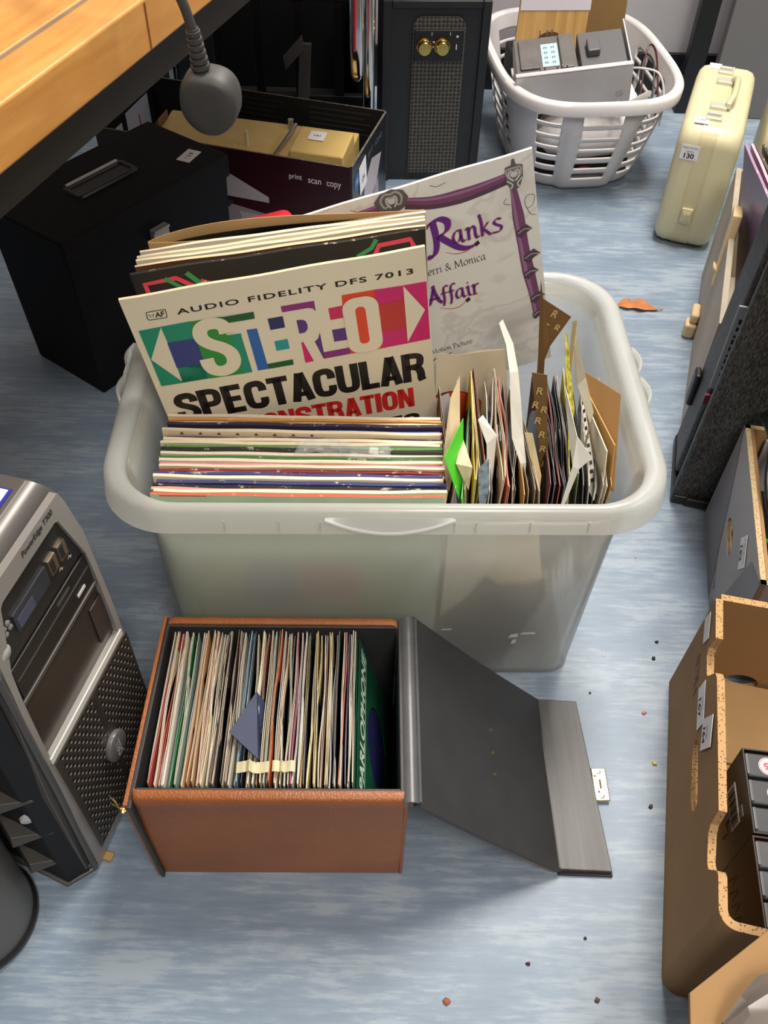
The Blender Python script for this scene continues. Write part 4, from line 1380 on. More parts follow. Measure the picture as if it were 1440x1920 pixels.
def video_set(ox, oy, side_mat, vmat, label, which, nums):
    yaw = -math.atan2(0.11, 0.994)
    s = thing('video_slipcase', label, 'slipcase', (ox, oy, 0.0125), (0, 0, yaw))
    A, B2, Hh, tk = 0.0905, 0.108, 0.175, 0.0015
    mb = MB().box((0, 0, 0), (tk, A, Hh), 0).box((B2 - tk, 0, 0), (B2, A, Hh)).box((tk, 0, 0), (B2 - tk, tk, Hh)).box((tk, A - tk, 0), (B2 - tk, A, Hh)).box((tk, tk, 0), (B2 - tk, A - tk, tk))
    obj('sleeve_shell', mb, side_mat, s, smooth=False)
    T = Matrix.Translation((ox, oy, 0.0125)) @ Matrix.Rotation(yaw, 4, 'Z')
    if which == 'upper':
        mb = MB().box((-0.0006, 0.025, 0.115), (0, 0.068, 0.142))
        for i in range(14):
            mb.box((-0.001, 0.028 + i * 0.0027, 0.118), (-0.0005, 0.0285 + i * 0.0027 + 0.0011 * (i % 3) * 0.6, 0.139), 1)
        obj('barcode', mb, [PAPER, INK], s, smooth=False)
        mb = MB().box((-0.0006, 0.03, 0.085), (0, 0.068, 0.10), 0).box((-0.0006, 0.04, 0.10), (0, 0.068, 0.114), 1)
        obj('cover_print', mb, [M('print_ochre', (120, 78, 26), 0.4), M('print_slate', (72, 72, 96), 0.4)], s, smooth=False)
        mb = MB().box((-0.0006, 0.026, 0.148), (0, 0.038, 0.154), 0)
        obj('pale_mark', mb, M('print_pale', (150, 146, 142), 0.4), s, smooth=False)
    else:
        mb = MB()
        for i in range(5):
            mb.merge(ribbon([(0.014 + i * 0.013, 0.09), (0.018 + i * 0.013, 0.115), (0.023 + i * 0.013, 0.10 - 0.006 * (i % 2))], 0.0012), 0, frame((-0.0005, A, 0), (0, -1, 0), (1, 0, 0)))
        obj('cover_print', mb, M('print_gold', (128, 80, 34), 0.4), s, smooth=False)
    pos = ('top', 'middle', 'bottom')
    for i in range(3):
        y0 = A - tk - 0.029 * (i + 1)
        c = thing('video_cassette', f'black video cassette, {("rearmost", "middle", "nearest")[i]} of three in the {which} slipcase', 'cassette', T @ Vector((tk + 0.0015, y0, tk)), (0, 0, yaw), 'video cassettes in the slipcases')
        mb = MB().box((0, 0.001, 0), (B2 - 2 * tk - 0.003, 0.028, Hh - 0.004 - 0.001 * i))
        obj('case_shell', mb, vmat, c, bevel=0.0025, bseg=3)
        mb = MB().box((-0.0004, 0.003, 0.02), (0.0035, 0.026, Hh - 0.003))
        obj('hinge_lip', mb, M('clear_edge', (92, 92, 94), 0.25), c, bevel=0.001)
        if nums:
            zt = Hh - 0.004 - 0.001 * i + 0.0003
            Ts = frame((0.022 + 0.005 * i, 0.014, zt), (1, 0, 0), (0, 0, -1), (0, 1, 0))
            mb = MB().flat(circ(0.0098, 28), 0, Ts)
            mb.merge(ribbon(circ(0.0088, 28) + circ(0.0088, 28)[:1], 0.0006, sm=False), 1, Ts @ Matrix.Translation((0, -0.0002, 0)))
            mb.merge(text(nums[i], 0.009, 0.0075, 0.04), 1, Ts @ Matrix.Rotation(R(170), 4, 'Y') @ Matrix.Translation((-0.0045, -0.0003, -0.004)))
            obj('rating_sticker', mb, [PINKS, REDS], c, smooth=False)


video_set(0.367, 0.366, SLIP, VHS, 'dark slipcase with a barcode, the farther video set in the brown carton', 'upper', ['15', '18', '15'])
video_set(0.355, 0.2735, SLIP2, VHS2, 'amber-brown slipcase, the nearer video set in the brown carton', 'lower', None)

# second brown carton, bottom right, with flap and plastic bag
b2 = thing('brown_carton', 'second brown carton with raised flap at the bottom right corner', 'carton', (0, 0, 0))
mb = MB().hexa([(0.262, -0.10, 0), (0.60, -0.17, 0), (0.645, 0.07, 0), (0.305, 0.14, 0), (0.262, -0.10, 0.22), (0.60, -0.17, 0.22), (0.645, 0.07, 0.22), (0.305, 0.14, 0.22)])
obj('carton_body', mb, KRAFT, b2, bevel=0.003)
mb = MB().hexa([(0.225, 0.03, 0.244), (0.47, -0.03, 0.224), (0.52, 0.24, 0.236), (0.2558, 0.2057, 0.246), (0.225, 0.03, 0.25), (0.47, -0.03, 0.23), (0.49, 0.36, 0.242), (0.2558, 0.2057, 0.252)])
mb = MB()
pts = [(0.2558, 0.2057), (0.225, 0.03), (0.47, -0.03), (0.49, 0.36)]
mb.hexa([(x, y, 0.246) for x, y in pts] + [(x, y, 0.252) for x, y in pts])
obj('flap', mb, KRAFT, b2, bevel=0.001)
mb = MB().hexa([(0.262, -0.05, 0.215), (0.31, -0.06, 0.215), (0.31, -0.055, 0.215), (0.262, -0.045, 0.215), (0.255, 0.0, 0.247), (0.31, -0.01, 0.247), (0.31, -0.005, 0.247), (0.255, 0.005, 0.247)])
obj('flap_fold', mb, KRAFT, b2, smooth=False)
mb = MB()
loops = []
rr = random.Random(11)
for i in range(10):
    u = i / 9
    k = math.sin(math.pi * (0.06 + 0.88 * u)) ** 0.6
    loops.append([(0.27 + 0.16 * u + 0.006 * rr.random(), 0.155 + (0.065 * math.cos(2 * math.pi * q / 20)) * k + 0.006 * rr.random(), 0.2535 + max(0, (0.02 + 0.012 * rr.random()) * k * (1 + math.sin(2 * math.pi * q / 20)))) for q in range(20)])
mb.loft(loops)
o = obj('plastic_bag', mb, M('grey_translucent_bag', (112, 102, 96), 0.35, var=0.15, vscale=30), ang=30)
tag(o, 'crumpled grey plastic bag on the flap at the bottom right', 'bag')

# ------------------------------------------------------------------ the tub
TUBX, TUBY, TUBYAW = -0.003, 0.822, R(1.9)
tub = thing('storage_tub', 'large milky translucent plastic storage tub crammed with records', 'tub', (TUBX, TUBY, 0), (0, 0, TUBYAW))
FROST = frosted_material('milky_polypropylene', (243, 243, 240), 0.32, 0.2)
FROSTR = frosted_material('milky_rim', (238, 238, 234), 0.55, 0.3)
N8 = 10
outer = [(0.225, 0.155, 0.05, 0.0), (0.250, 0.174, 0.055, 0.006), (0.2545, 0.180, 0.058, 0.025), (0.262, 0.193, 0.062, 0.25), (0.268, 0.196, 0.064, 0.333)]
inner = [(0.275, 0.198, 0.066, 0.356), (0.2655, 0.1935, 0.060, 0.333), (0.2595, 0.1905, 0.050, 0.25), (0.2522, 0.178, 0.032, 0.022), (0.2520, 0.1765, 0.028, 0.0065), (0.249, 0.174, 0.026, 0.004)]
mb = MB().loft([rrect(*p, N8, -0.004 * max(0, 1 - p[3] / 0.3)) for p in outer] + [rrect(0.274, 0.2, 0.066, 0.357, N8)] + [rrect(*p, N8, -0.004 * max(0, 1 - p[3] / 0.3)) for p in inner])
obj('tub_body', mb, FROST, tub, ang=60)
mb = MB()
mb.loft([rrect(0.2685, 0.1965, 0.064, 0.333, N8), rrect(0.295, 0.211, 0.075, 0.331, N8), rrect(0.301, 0.2155, 0.078, 0.334, N8), rrect(0.2985, 0.2135, 0.077, 0.352, N8), rrect(0.2965, 0.2115, 0.076, 0.362, N8), rrect(0.291, 0.207, 0.074, 0.3655, N8), rrect(0.282, 0.201, 0.069, 0.3655, N8), rrect(0.277, 0.1985, 0.067, 0.362, N8), rrect(0.2752, 0.1982, 0.066, 0.3575, N8), rrect(0.2752, 0.2, 0.067, 0.35, N8), rrect(0.27, 0.1975, 0.064, 0.336, N8)], 0, None, False, False)
rim = obj('rim', mb, FROSTR, tub, ang=60)
mb = MB()
for sy in (-1,):
    pts = []
    for i in range(25):
        u = -1 + 2 * i / 24
        pts.append((0.002 + u * 0.066, -0.2165 - 0.003 * (1 - u * u), 0.357 - 0.0175 * (1 - u * u)))
    mb.tube(pts, 0.0022, 8)
    mb.loft([[(0.002 + u * 0.064, -0.2135, 0.3575) for u in [-1 + 2 * i / 24 for i in range(25)]], [(0.002 + u * 0.064, -0.2175, 0.357 - 0.016 * (1 - u * u)) for u in [-1 + 2 * i / 24 for i in range(25)]]], 0, None, False, False, False)
obj('handle_lip', mb, frosted_material('milky_handle', (234, 234, 232), 0.85, 0.3), tub)
mb = MB()
for x in (-0.165, -0.11, -0.068, 0.068, 0.09, 0.145, 0.205):
    mb.hexa([(x - 0.001, -0.2155, 0.338), (x + 0.001, -0.2155, 0.338), (x + 0.001, -0.213, 0.338), (x - 0.001, -0.213, 0.338), (x - 0.001, -0.2145, 0.352), (x + 0.001, -0.2145, 0.352), (x + 0.001, -0.212, 0.352), (x - 0.001, -0.212, 0.352)])
obj('rib', mb, frosted_material('milky_handle', (234, 234, 232), 0.85, 0.3), tub)
for sx in (-1, 1):
    for k in range(2):
        y = -0.02 + 0.055 * k
        mb = MB().loft([[(sx * (0.2985 + 0.0065 * math.sin(math.pi * i / 8)), y + 0.045 * (i / 8) - 0.02, z) for i in range(9)] for z in (0.336, 0.36)], 0, None, False, False, False)
        obj('side_clip_lug', mb, FROSTR, tub, solid=0.003)
Tt = Matrix.Translation((TUBX, TUBY, 0)) @ Matrix.Rotation(TUBYAW, 4, 'Z')
sticker('torn_label', frame((-0.3015, 0.05, 0.342), (0, -1, 0), (1, 0, 0)), 0.05, 0.018, tub)
for x, z, w, h in ((0.155, 0.10, 0.012, 0.010), (0.168, 0.108, 0.02, 0.006), (0.16, 0.085, 0.006, 0.012), (0.07, 0.118, 0.014, 0.004), (0.052, 0.108, 0.006, 0.014)):
    yy = -0.1805 - (z - 0.025) * 0.0578
    mb = MB().flat([(x, z), (x + w, z + h * 0.2), (x + w * 0.9, z + h), (x + w * 0.2, z + h * 0.8)], 0, Matrix.Translation((0, yy - 0.0004, 0)))
    obj('scuff', mb, M('white_scuff', (200, 198, 192), 0.8), tub, smooth=False)


# ------------------------------------------------------------------ record sleeves
def sleeve_mb(L, t, amp, seed, nx=14, nz=5, bulge=0.0, curl=0.0):
    """closed card sleeve: front at y=0, back at y=t, x 0..L, z -L..0; mats 0 front, 1 rim, 2 back"""
    r = random.Random(seed)
    p1, p2, a2 = r.uniform(0, 6), r.uniform(0, 6), r.uniform(0.3, 1)
    mb = MB()
    def wav(u, w):
        return amp * (math.sin(u * 5.3 + p1) + a2 * math.sin(u * 11 + p2)) * w + curl * w * w * (u - 0.3)
    for side in (0, 1):
        for j in range(nz + 1):
            for i in range(nx + 1):
                u, w = i / nx, 1 - j / nz
                bl = bulge * math.sin(math.pi * u) * (0.3 + 0.7 * w)
                y = wav(u, w) + (t + bl if side else -bl * 0.3)
                dz = 0.0006 * math.sin(u * 17 + p2) * (j == 0)
                mb.v.append((L * u, y, -L * j / nz + dz))
    S = (nx + 1) * (nz + 1)
    for j in range(nz):
        for i in range(nx):
            a = j * (nx + 1) + i
            b2 = a + nx + 1
            mb.f += [(a, b2, b2 + 1, a + 1), (S + a, S + a + 1, S + b2 + 1, S + b2)]
            mb.m += [0, 2]
    ring = [i for i in range(nx + 1)] + [j * (nx + 1) + nx for j in range(1, nz + 1)] + [nz * (nx + 1) + i for i in range(nx - 1, -1, -1)] + [j * (nx + 1) for j in range(nz - 1, 0, -1)]
    for k in range(len(ring)):
        a, b2 = ring[k], ring[(k + 1) % len(ring)]
        mb.f.append((a, b2, S + b2, S + a))
        mb.m.append(1)
    return mb


def card(rgb, rough=0.45):
    return M('card_%d_%d_%d' % rgb, rgb, rough, var=0.12, vscale=18)


EDGE = {}


def worn_edge(rgb):
    """sleeve rim: print rubbed through to pale board here and there"""
    k = 'rim_%d_%d_%d' % rgb
    if k in MATS:
        return MATS[k]
    m = M(k, rgb, 0.8)
    nt = m.node_tree
    b = nt.nodes['Principled BSDF']
    tc = nt.nodes.new('ShaderNodeTexCoord')
    n = nt.nodes.new('ShaderNodeTexNoise')
    n.inputs['Scale'].default_value = 70
    n.inputs['Detail'].default_value = 5
    oi = nt.nodes.new('ShaderNodeObjectInfo')
    va = nt.nodes.new('ShaderNodeVectorMath')
    va.operation = 'MULTIPLY_ADD'
    nt.links.new(oi.outputs['Random'], va.inputs[0])
    va.inputs[1].default_value = (37, 19, 11)
    nt.links.new(tc.outputs['Object'], va.inputs[2])
    nt.links.new(va.outputs[0], n.inputs['Vector'])
    n.inputs['Roughness'].default_value = 0.75
    r = nt.nodes.new('ShaderNodeValToRGB')
    r.color_ramp.elements[0].position, r.color_ramp.elements[1].position = 0.58, 0.68
    r.color_ramp.elements[0].color = (*lin(rgb), 1)
    r.color_ramp.elements[1].color = (*lin((212, 198, 170)), 1)
    nt.links.new(n.outputs['Fac'], r.inputs[0])
    nt.links.new(r.outputs[0], b.inputs['Base Color'])
    return m


def pose(tl, yaw, lean, roll):
    return Matrix.Translation(tl) @ Matrix.Rotation(R(yaw), 4, 'Z') @ Matrix.Rotation(R(lean), 4, 'X') @ Matrix.Rotation(R(roll), 4, 'Y')


LPL = 0.3145
CREAMC = (226, 212, 182)


def lp_sleeve(T, label, front, rim, back=None, t=0.0032, amp=0.0004, seed=1, group=None, bulge=0.0, prints=None, extra_mats=(), curl=0.0, nm='record_sleeve', L=LPL):
    mb = sleeve_mb(L, t, amp, seed, 16, 6, bulge, curl)
    mats = [front, rim, back or front]
    if prints:
        for data, mat, TT_ in prints:
            if mat not in mats:
                mats.append(mat)
            mb.merge(data, mats.index(mat), TT_)
    o = obj(nm, mb, mats, ang=30)
    o.matrix_world = T
    return tag(o, label, 'record sleeve', group)


def pr(poly, mat, layer=1):
    """print polygon given in sleeve millimetres from the top-left corner (x right, y down)"""
    return (([(x / 1000, -0.00022 * layer, -y / 1000) for x, y in poly], [tuple(range(len(poly)))]), mat, None)


def prt(data, x, y, mat, layer=1, rot=0.0):
    """place xz lettering with its lower-left at x, y millimetres"""
    return (data, mat, Matrix.Translation((x / 1000, -0.00022 * layer, -y / 1000)) @ Matrix.Rotation(rot, 4, 'Y'))


# --- the stereo sampler sleeve
C_ = lambda n, rgb: M('print_' + n, rgb, 0.45)
CRE = M('sleeve_cream', (238, 226, 198), 0.45, var=0.05, vscale=7)
P_CRE = C_('cream', (238, 226, 198))
G1, G2, G3 = C_('jade', (24, 146, 112)), C_('green', (44, 146, 58)), C_('bottle', (24, 92, 44))
B1, B2_, B3 = C_('indigo', (54, 66, 132)), C_('blue', (42, 104, 178)), C_('navy', (42, 46, 96))
PU, VI, AQ = C_('purple', (140, 46, 126)), C_('violet', (92, 48, 128)), C_('aqua', (36, 156, 158))
PK, HP, OR_, BR = C_('magenta', (214, 32, 112)), C_('hot_pink', (214, 38, 92)), C_('orange_red', (232, 72, 36)), C_('rust', (198, 56, 52))
BK = C_('black', (30, 28, 28))
RD = C_('red', (216, 46, 42))
pp = []
pp.append(pr([(7, 43), (63, 42), (63, 66), (31.5, 66), (30.5, 43.6), (7.8, 85), (31.5, 125), (31.5, 104), (60, 104), (60, 126), (7, 126)], G1))
pp.append(pr([(31, 65.6), (62, 66), (62, 104), (31, 103.5)], B1, 2))
pp.append(pr([(31.5, 103), (104, 103), (104, 127.5), (7.5, 126.3), (31, 125.5)], G1))
pp.append(pr([(62, 42.5), (94.5, 42.8), (94.5, 69), (98, 69.5), (110, 70), (103, 128.5), (62, 127)], G2, 2))
pp.append(pr([(93.5, 43.6), (129, 43.8), (128.5, 53), (93.5, 52.5)], G3, 3))
pp.append(pr([(98, 69.5), (109.5, 70), (110, 128), (100, 128)], G1, 3))
# white letter S
sp_ = [(95, 66), (94.5, 58), (90, 51.5), (80, 49.5), (71, 53), (67.5, 61), (69, 70), (76, 78), (86, 85), (93, 94), (94, 106), (89, 115), (79, 118.5), (70, 115), (66, 107), (65.5, 97)]
sdat = ribbon([(x, -y) for x, y in sp_], 15.5, None, 6)
pp.append((([(a / 1000, -0.00022 * 4, c / 1000) for a, b, c in sdat[0]], sdat[1]), P_CRE, None))
# remaining gaps between T, E, R, E, O
pp.append(pr([(116.5, 66.6), (127.8, 67.2), (128.4, 120.4), (157.4, 120), (157, 128), (116.3, 128)], B2_))
pp.append(pr([(128.3, 120.5), (157.4, 120.2), (157, 128), (128.5, 128)], G3, 2))
pp.append(pr([(141.4, 56.6), (157.8, 56.7), (157.4, 72.6), (141.2, 72.8)], B3))
pp.append(pr([(142.2, 89.4), (157, 89), (157, 103.6), (142, 103.6)], AQ))
pp.append(pr([(158, 43.2), (193.5, 43.5), (193.2, 58), (190.5, 53.5), (186, 51.7), (158, 51.5)], PU))
pp.append(pr([(170.8, 65.5), (177, 66), (180.5, 69), (181.5, 75), (180.4, 81), (177, 84.5), (170.8, 84.8)], VI))
pp.append(pr([(170.6, 97.5), (173, 97.5), (180, 128.2), (170.2, 128.8)], PK))
pp.append(pr([(192.8, 88), (192.8, 128), (191, 126), (185.3, 99.6), (189.5, 96.5)], VI))
pp.append(pr([(206.6, 57), (223, 56.4), (222.2, 73.2), (206.8, 73.3)], HP))
pp.append(pr([(206.3, 87.5), (221.8, 87.6), (221.5, 105.6), (206.5, 105)], VI))
pp.append(pr([(192.4, 117.6), (222, 117.2), (222, 127), (192.8, 127.4)], PU))
pp.append(pr([(223, 42.6), (262, 42.8), (262, 127), (222, 127), (222, 117.2), (222, 105), (222, 57)], OR_))
pp.append(pr([(258, 42.8), (288.4, 43.6), (309.6, 81.5), (287.6, 123.6), (287.4, 126), (258, 126.5)], PK, 2))
pp.append(pr([(288.4, 43.6), (313.4, 43.6), (312.8, 125), (287.3, 125.8), (287.6, 123.6), (309.6, 81.5)], PK, 2))
pp.append(pr([(288.4, 43.7), (309.6, 81.2), (287.3, 123.6)], P_CRE, 5))
pp.append(pr([(260.6, 63.6), (287.9, 62.9), (287.4, 102.8), (259, 101.8)], BR, 3))
def rr_mm(x0, y0, x1, y1, r, n=7):
    out = []
    for cx_, cy_, a0 in ((x1 - r, y1 - r, 0), (x0 + r, y1 - r, 90), (x0 + r, y0 + r, 180), (x1 - r, y0 + r, 270)):
        out += [(cx_ + r * math.cos(R(a0 + 90 * i / n)), cy_ + r * math.sin(R(a0 + 90 * i / n))) for i in range(n + 1)]
    return out


pp.append(pr(rr_mm(221, 48.6, 260, 128, 15), P_CRE, 4))
pp.append(pr(rr_mm(234.5, 61.5, 245.5, 114.5, 5.4), OR_, 5))
pp.append(pr([(222, 57), (224, 57), (224, 105), (222, 105)], P_CRE, 5))
pp.append(prt(text('AUDIO FIDELITY DFS 7013', 0.2489, 0.0074, 0.022, 0, 1.18), 51.6, 31, BK))
# small maker's mark in a rounded frame
mk = ribbon([(x, z) for x, z in [(22.5, -31.5), (39, -31.8), (40.8, -30), (41.5, -23), (40, -21.3), (23.5, -21), (21.8, -22.5), (21, -29.5), (22.5, -31.5)]], 0.9, None, 3, True)
pp.append((([(a / 1000, -0.0003, c / 1000) for a, b, c in mk[0]], mk[1]), BK, None))
pp.append(prt(text('AF', 0.0105, 0.0068, 0.03, 0.15), 29, 29.8, BK))
mk = ribbon([(23.3, -24), (25, -28.5), (26, -25), (27, -28.5), (28.4, -24)], 0.8, None, 3, False)
pp.append((([(a / 1000, -0.0003, c / 1000) for a, b, c in mk[0]], mk[1]), BK, None))
pp.append(prt(heavy('SPECTACULAR', 0.2935, 0.0455), 12.5, 188, BK))
pp.append(prt(heavy('DEMONSTRATION', 0.2455, 0.0325), 43, 230, RD))
pp.append(prt(heavy('SOUND EFFECTS', 0.245, 0.026), 48, 268, BK))
STEREO_T = pose((-0.2742, 0.7698, 0.4949), 9.77, 4.33, -7.26)
lp_sleeve(STEREO_T, 'cream sleeve with large STEREO lettering in a coloured arrow band', CRE, worn_edge((222, 204, 168)), CRE, 0.0035, 0.0, 3, prints=pp)

# --- black sleeve with neon lettering just behind it
NB = M('sleeve_black', (30, 26, 25), 0.4, var=0.2, vscale=14)
NPK, NGR, NW = C_('neon_pink', (224, 66, 86)), C_('neon_green', (60, 146, 84)), C_('dull_white', (190, 186, 180))
NPK.node_tree.nodes['Principled BSDF'].inputs['Roughness'].default_value = 0.3
pp = []


def stroke(pts, w, mat, layer):
    d = ribbon([(x, -y) for x, y in pts], w, None, 3, False)
    return (([(a / 1000, -0.00022 * layer, c / 1000) for a, b, c in d[0]], d[1]), mat, None)


pp.append(stroke([(14, 53), (12, 15), (46, 13), (62, 27)], 6, NPK, 1))
pp.append(stroke([(26, 31), (52, 29), (44, 21)], 4, NPK, 1))
pp.append(stroke([(34, 11), (52, 29), (66, 31)], 5, NGR, 2))
pp.append(stroke([(58, 8), (70, 25)], 6, NGR, 2))
pp.append(stroke([(70, 21), (88, 31)], 6, NPK, 1))
pp.append(pr([(52, 27), (76, 21), (78, 33), (50, 37)], NW, 3))
pp.append(stroke([(258, 25), (264, 11), (298, 9), (302, 21)], 6, NPK, 2))
pp.append(stroke([(240, 21), (256, 13), (262, 3)], 5, NGR, 1))
lp_sleeve(pose((-0.2741, 0.8206, 0.4908), 9.3, 3.0, -6.13), 'black sleeve with pink and green neon-tube lettering behind the stereo sampler', NB, worn_edge((36, 32, 30)), NB, 0.0035, 0.0, 5, prints=pp)
# --- cream and brown sleeves stacked behind
BRN = M('sleeve_brown', (112, 74, 48), 0.5, var=0.2, vscale=10)
KPAP = M('kraft_paper', (190, 152, 102), 0.6, var=0.08, vscale=12)
spec = [
    ((-0.2735, 0.8405, 0.4872), 9.3, 3.0, -5.2, BRN, (214, 196, 160), 'brown-fronted sleeve with cream rim directly behind the black neon sleeve'),
    ((-0.2735, 0.8480, 0.4880), 9.3, 3.0, -5.5, CRE, (222, 208, 178), 'cream sleeve behind the brown-fronted one, first of three cream tops'),
    ((-0.2740, 0.8560, 0.4885), 9.3, 2.6, -5.4, CRE, (214, 202, 176), 'cream sleeve, middle of three cream tops behind the neon sleeve'),
    ((-0.2730, 0.8660, 0.4890), 9.3, 2.2, -5.1, card((196, 188, 170)), (228, 214, 186), 'greyer cream sleeve, rearmost of three cream tops, before the kraft sleeve'),
]
for k, (tl, ya, le, ro, fm, rim_, lab_) in enumerate(spec):
    lp_sleeve(pose(tl, ya, le, ro), lab_, fm, worn_edge(rim_), fm, 0.003, 0.0009, 40 + k, bulge=0.0012)
kt = pose((-0.2650, 0.8760, 0.4945), 9.8, 1.5, -3.4)
mb = MB()
for k in range(2):
    loops = []
    for i in range(31):
        u = i / 30
        x = LPL * u * 0.968
        gp = math.sin(math.pi * u ** 0.62) ** 1.3
        y = 0.016 * gp + 0.0012 if k else 0.0
        zt = 0.004 * gp if k else -0.006 * gp
        loops.append([(x, y, zt), (x, y * 0.6, -0.08), (x, 0.001 * k, -LPL), (x, 0.001 * k + 0.0008, -LPL), (x, y * 0.6 + 0.0008, -0.08), (x, y + 0.0008, zt)])
    mb.loft(loops)
o = obj('record_sleeve', mb, KPAP, ang=50)
o.matrix_world = kt
tag(o, 'kraft paper sleeve gaping open, tallest behind the neon sleeve', 'record sleeve')
mb = MB()
mb.loft([[(0.152 + 0.150 * max(-1, min(1, 1.12 * math.cos(a))), y, -0.158 + 0.151 * math.sin(a)) for a in [2 * math.pi * k / 64 for k in range(64)]] for y in (0.0022, 0.0036)])
mb.loft([[(0.012 + 0.28 * u, 0.0022 + 0.008 * math.sin(math.pi * u ** 0.62) ** 1.3 + d, z - 0.004 * (1 - math.sin(math.pi * u) ** 0.5)) for u in [q / 20 for q in range(21)]] for d, z in ((0, -0.1), (0, -0.004), (0.001, -0.004), (0.001, -0.1))], 0, None, False, False, False)
d = obj('record', mb, VINYL, o, ang=50)

# --- marbled sleeve at the back of the tub
MBL = marble_material()
DR1, DR2, DR3 = C_('drape_plum', (126, 72, 112)), C_('drape_mauve', (158, 112, 150)), C_('drape_dark', (88, 66, 84))
SIL, SIL2 = C_('silver_grey', (168, 164, 162)), C_('shade_grey', (98, 94, 96))
SIL3 = C_('light_grey', (206, 204, 200))
PV, PO = C_('royal_purple', (104, 44, 138)), C_('red_shadow', (206, 118, 96))
PB = C_('plum_brown', (72, 42, 44))
pp = []


def band(pts, w, mat, layer):
    d = ribbon([(x, -y) for x, y in pts], w, None, 6)
    return (([(a / 1000, -0.00022 * layer, c / 1000) for a, b, c in d[0]], d[1]), mat, None)


swag = [(165, 18), (195, 27), (226, 29.5), (255, 28), (286, 24)]
pp.append(band([(x, y + 6) for x, y in swag], [9, 12, 9], DR3, 1))
pp.append(band(swag, [8, 13, 8], DR1, 2))
pp.append(band([(x, y - 2) for x, y in swag], [2.5, 4, 2.5], DR2, 3))
left = [(20, 30), (60, 26), (100, 20), (140, 16)]
pp.append(band([(x, y + 4) for x, y in left], [6, 9, 7], DR3, 1))
pp.append(band(left, [6, 10, 7], DR1, 2))
pp.append(band([(x, y - 2) for x, y in left], [2, 3, 2], DR2, 3))
fall = [(289, 42), (291, 80), (293, 120), (296, 160), (300, 195), (303, 232)]
pp.append(band(fall, [7, 14, 13, 15, 13, 12], DR1, 2))
pp.append(band([(x - 3, y) for x, y in fall], [2, 4, 4, 5, 4, 3], DR2, 3))
for x, y, s_ in ((296, 102, 1.0), (302, 140, 1.1), (299, 165, 1.0), (304, 205, 1.0), (303, 232, 0.8)):
    pp.append(pr([(x - 9 * s_, y - 3), (x + 3, y - 9 * s_), (x + 10 * s_, y - 1), (x + 2, y + 3), (x - 4, y + 9 * s_), (x - 9 * s_, y + 4)], DR3, 4))
    pp.append(band([(x - 8 * s_, y + 1), (x, y - 3), (x + 8 * s_, y - 1)], 1.6, SIL, 5))
for (cx_, cy_, k_) in ((151, 13, 1.15), (291, 24, 1.1)):
    pp.append(pr([(cx_ - 17 * k_, cy_ - 4), (cx_ - 10 * k_, cy_ - 12), (cx_ + 2, cy_ - 13 * k_), (cx_ + 13 * k_, cy_ - 10), (cx_ + 17 * k_, cy_), (cx_ + 12 * k_, cy_ + 11), (cx_, cy_ + 15 * k_), (cx_ - 13 * k_, cy_ + 10)] if cx_ < 200 else [(cx_ - 9, cy_ - 11), (cx_ - 2, cy_ - 12), (cx_ - 1, cy_ - 19), (cx_ + 2, cy_ - 19), (cx_ + 3, cy_ - 12), (cx_ + 11, cy_ - 9), (cx_ + 10, cy_ + 6), (cx_ + 5, cy_ + 18), (cx_ - 4, cy_ + 20), (cx_ - 10, cy_ + 6)], SIL2, 5))
    for s_ in (-1, 1):
        pp.append(band([(cx_, cy_ - 9), (cx_ + s_ * 7, cy_ - 10), (cx_ + s_ * 12, cy_ - 3), (cx_ + s_ * 9, cy_ + 6), (cx_ + s_ * 3, cy_ + 4)] if cx_ < 200 else [(cx_, cy_ - 8), (cx_ + s_ * 8, cy_ - 7), (cx_ + s_ * 7, cy_ + 2), (cx_, cy_ + 8)], 2.6, SIL, 6))
        pp.append(band([(cx_, cy_ - 4), (cx_ + s_ * 5, cy_ - 5), (cx_ + s_ * 6, cy_ + 1), (cx_ + s_ * 2, cy_ + 8)], 1.8, SIL3, 7))
        if cx_ > 200:
            pp.append(band([(cx_ + s_ * 9, cy_ + 6), (cx_ + s_ * 3, cy_ + 12), (cx_ + s_ * 5, cy_ + 17)], 1.8, SIL3, 7))
    pp.append(pr([(cx_ + a, cy_ + b) for a, b in circ(4.2 * k_, 14, 0, -1)], SIL3, 7))
# crack lines in the printed marble
for pts in ([(300, 62), (304, 56), (312, 58), (309, 70), (302, 72), (300, 62)], [(302, 72), (306, 82), (312, 84)], [(280, 52), (276, 58), (284, 62)], [(104, 10), (112, 16), (108, 22)], [(196, 8), (204, 12), (214, 10)]):
    pp.append(band(pts, 0.7, SIL2, 1))
for mat, dx, ly in ((PO, 0.9, 3), (PV, 0.0, 4)):
    pp.append(prt(pen('R', 0.034, 0.27, R(28)), 184 + dx, 98 + dx, mat, ly))
    pp.append(prt(pen('anks', 0.0615, 0.19, R(28)), 210.5 + dx, 92 + dx, mat, ly))
    pp.append(prt(pen('A', 0.019, 0.24, R(28)), 166 + dx, 171 + dx, mat, ly))
    pp.append(prt(pen('ffair', 0.049, 0.19, R(28)), 184 + dx, 172 + dx, mat, ly))
    pp.append(prt(pen('Sh'[:0] or 'a', 0.0125, 0.2, R(28)), 160 + dx, 92 + dx, mat, ly))
pp.append(band([(200, 100), (212, 106), (224, 106.5), (234, 102), (240, 96)], [0.5, 1.4, 0.6], PO, 3))
pp.append(pr([(240, 96), (235, 99), (237, 104), (242, 101)], PB, 4))
pp.append(band([(180, 178), (192, 184), (204, 185), (213, 180), (218, 174)], [0.5, 1.4, 0.6], PO, 3))
pp.append(pr([(218, 174), (213, 177), (215, 182), (220, 179)], PB, 4))
pp.append(prt(pen('erri & Monica', 0.073, 0.13, R(40)), 174, 126, PB, 3))
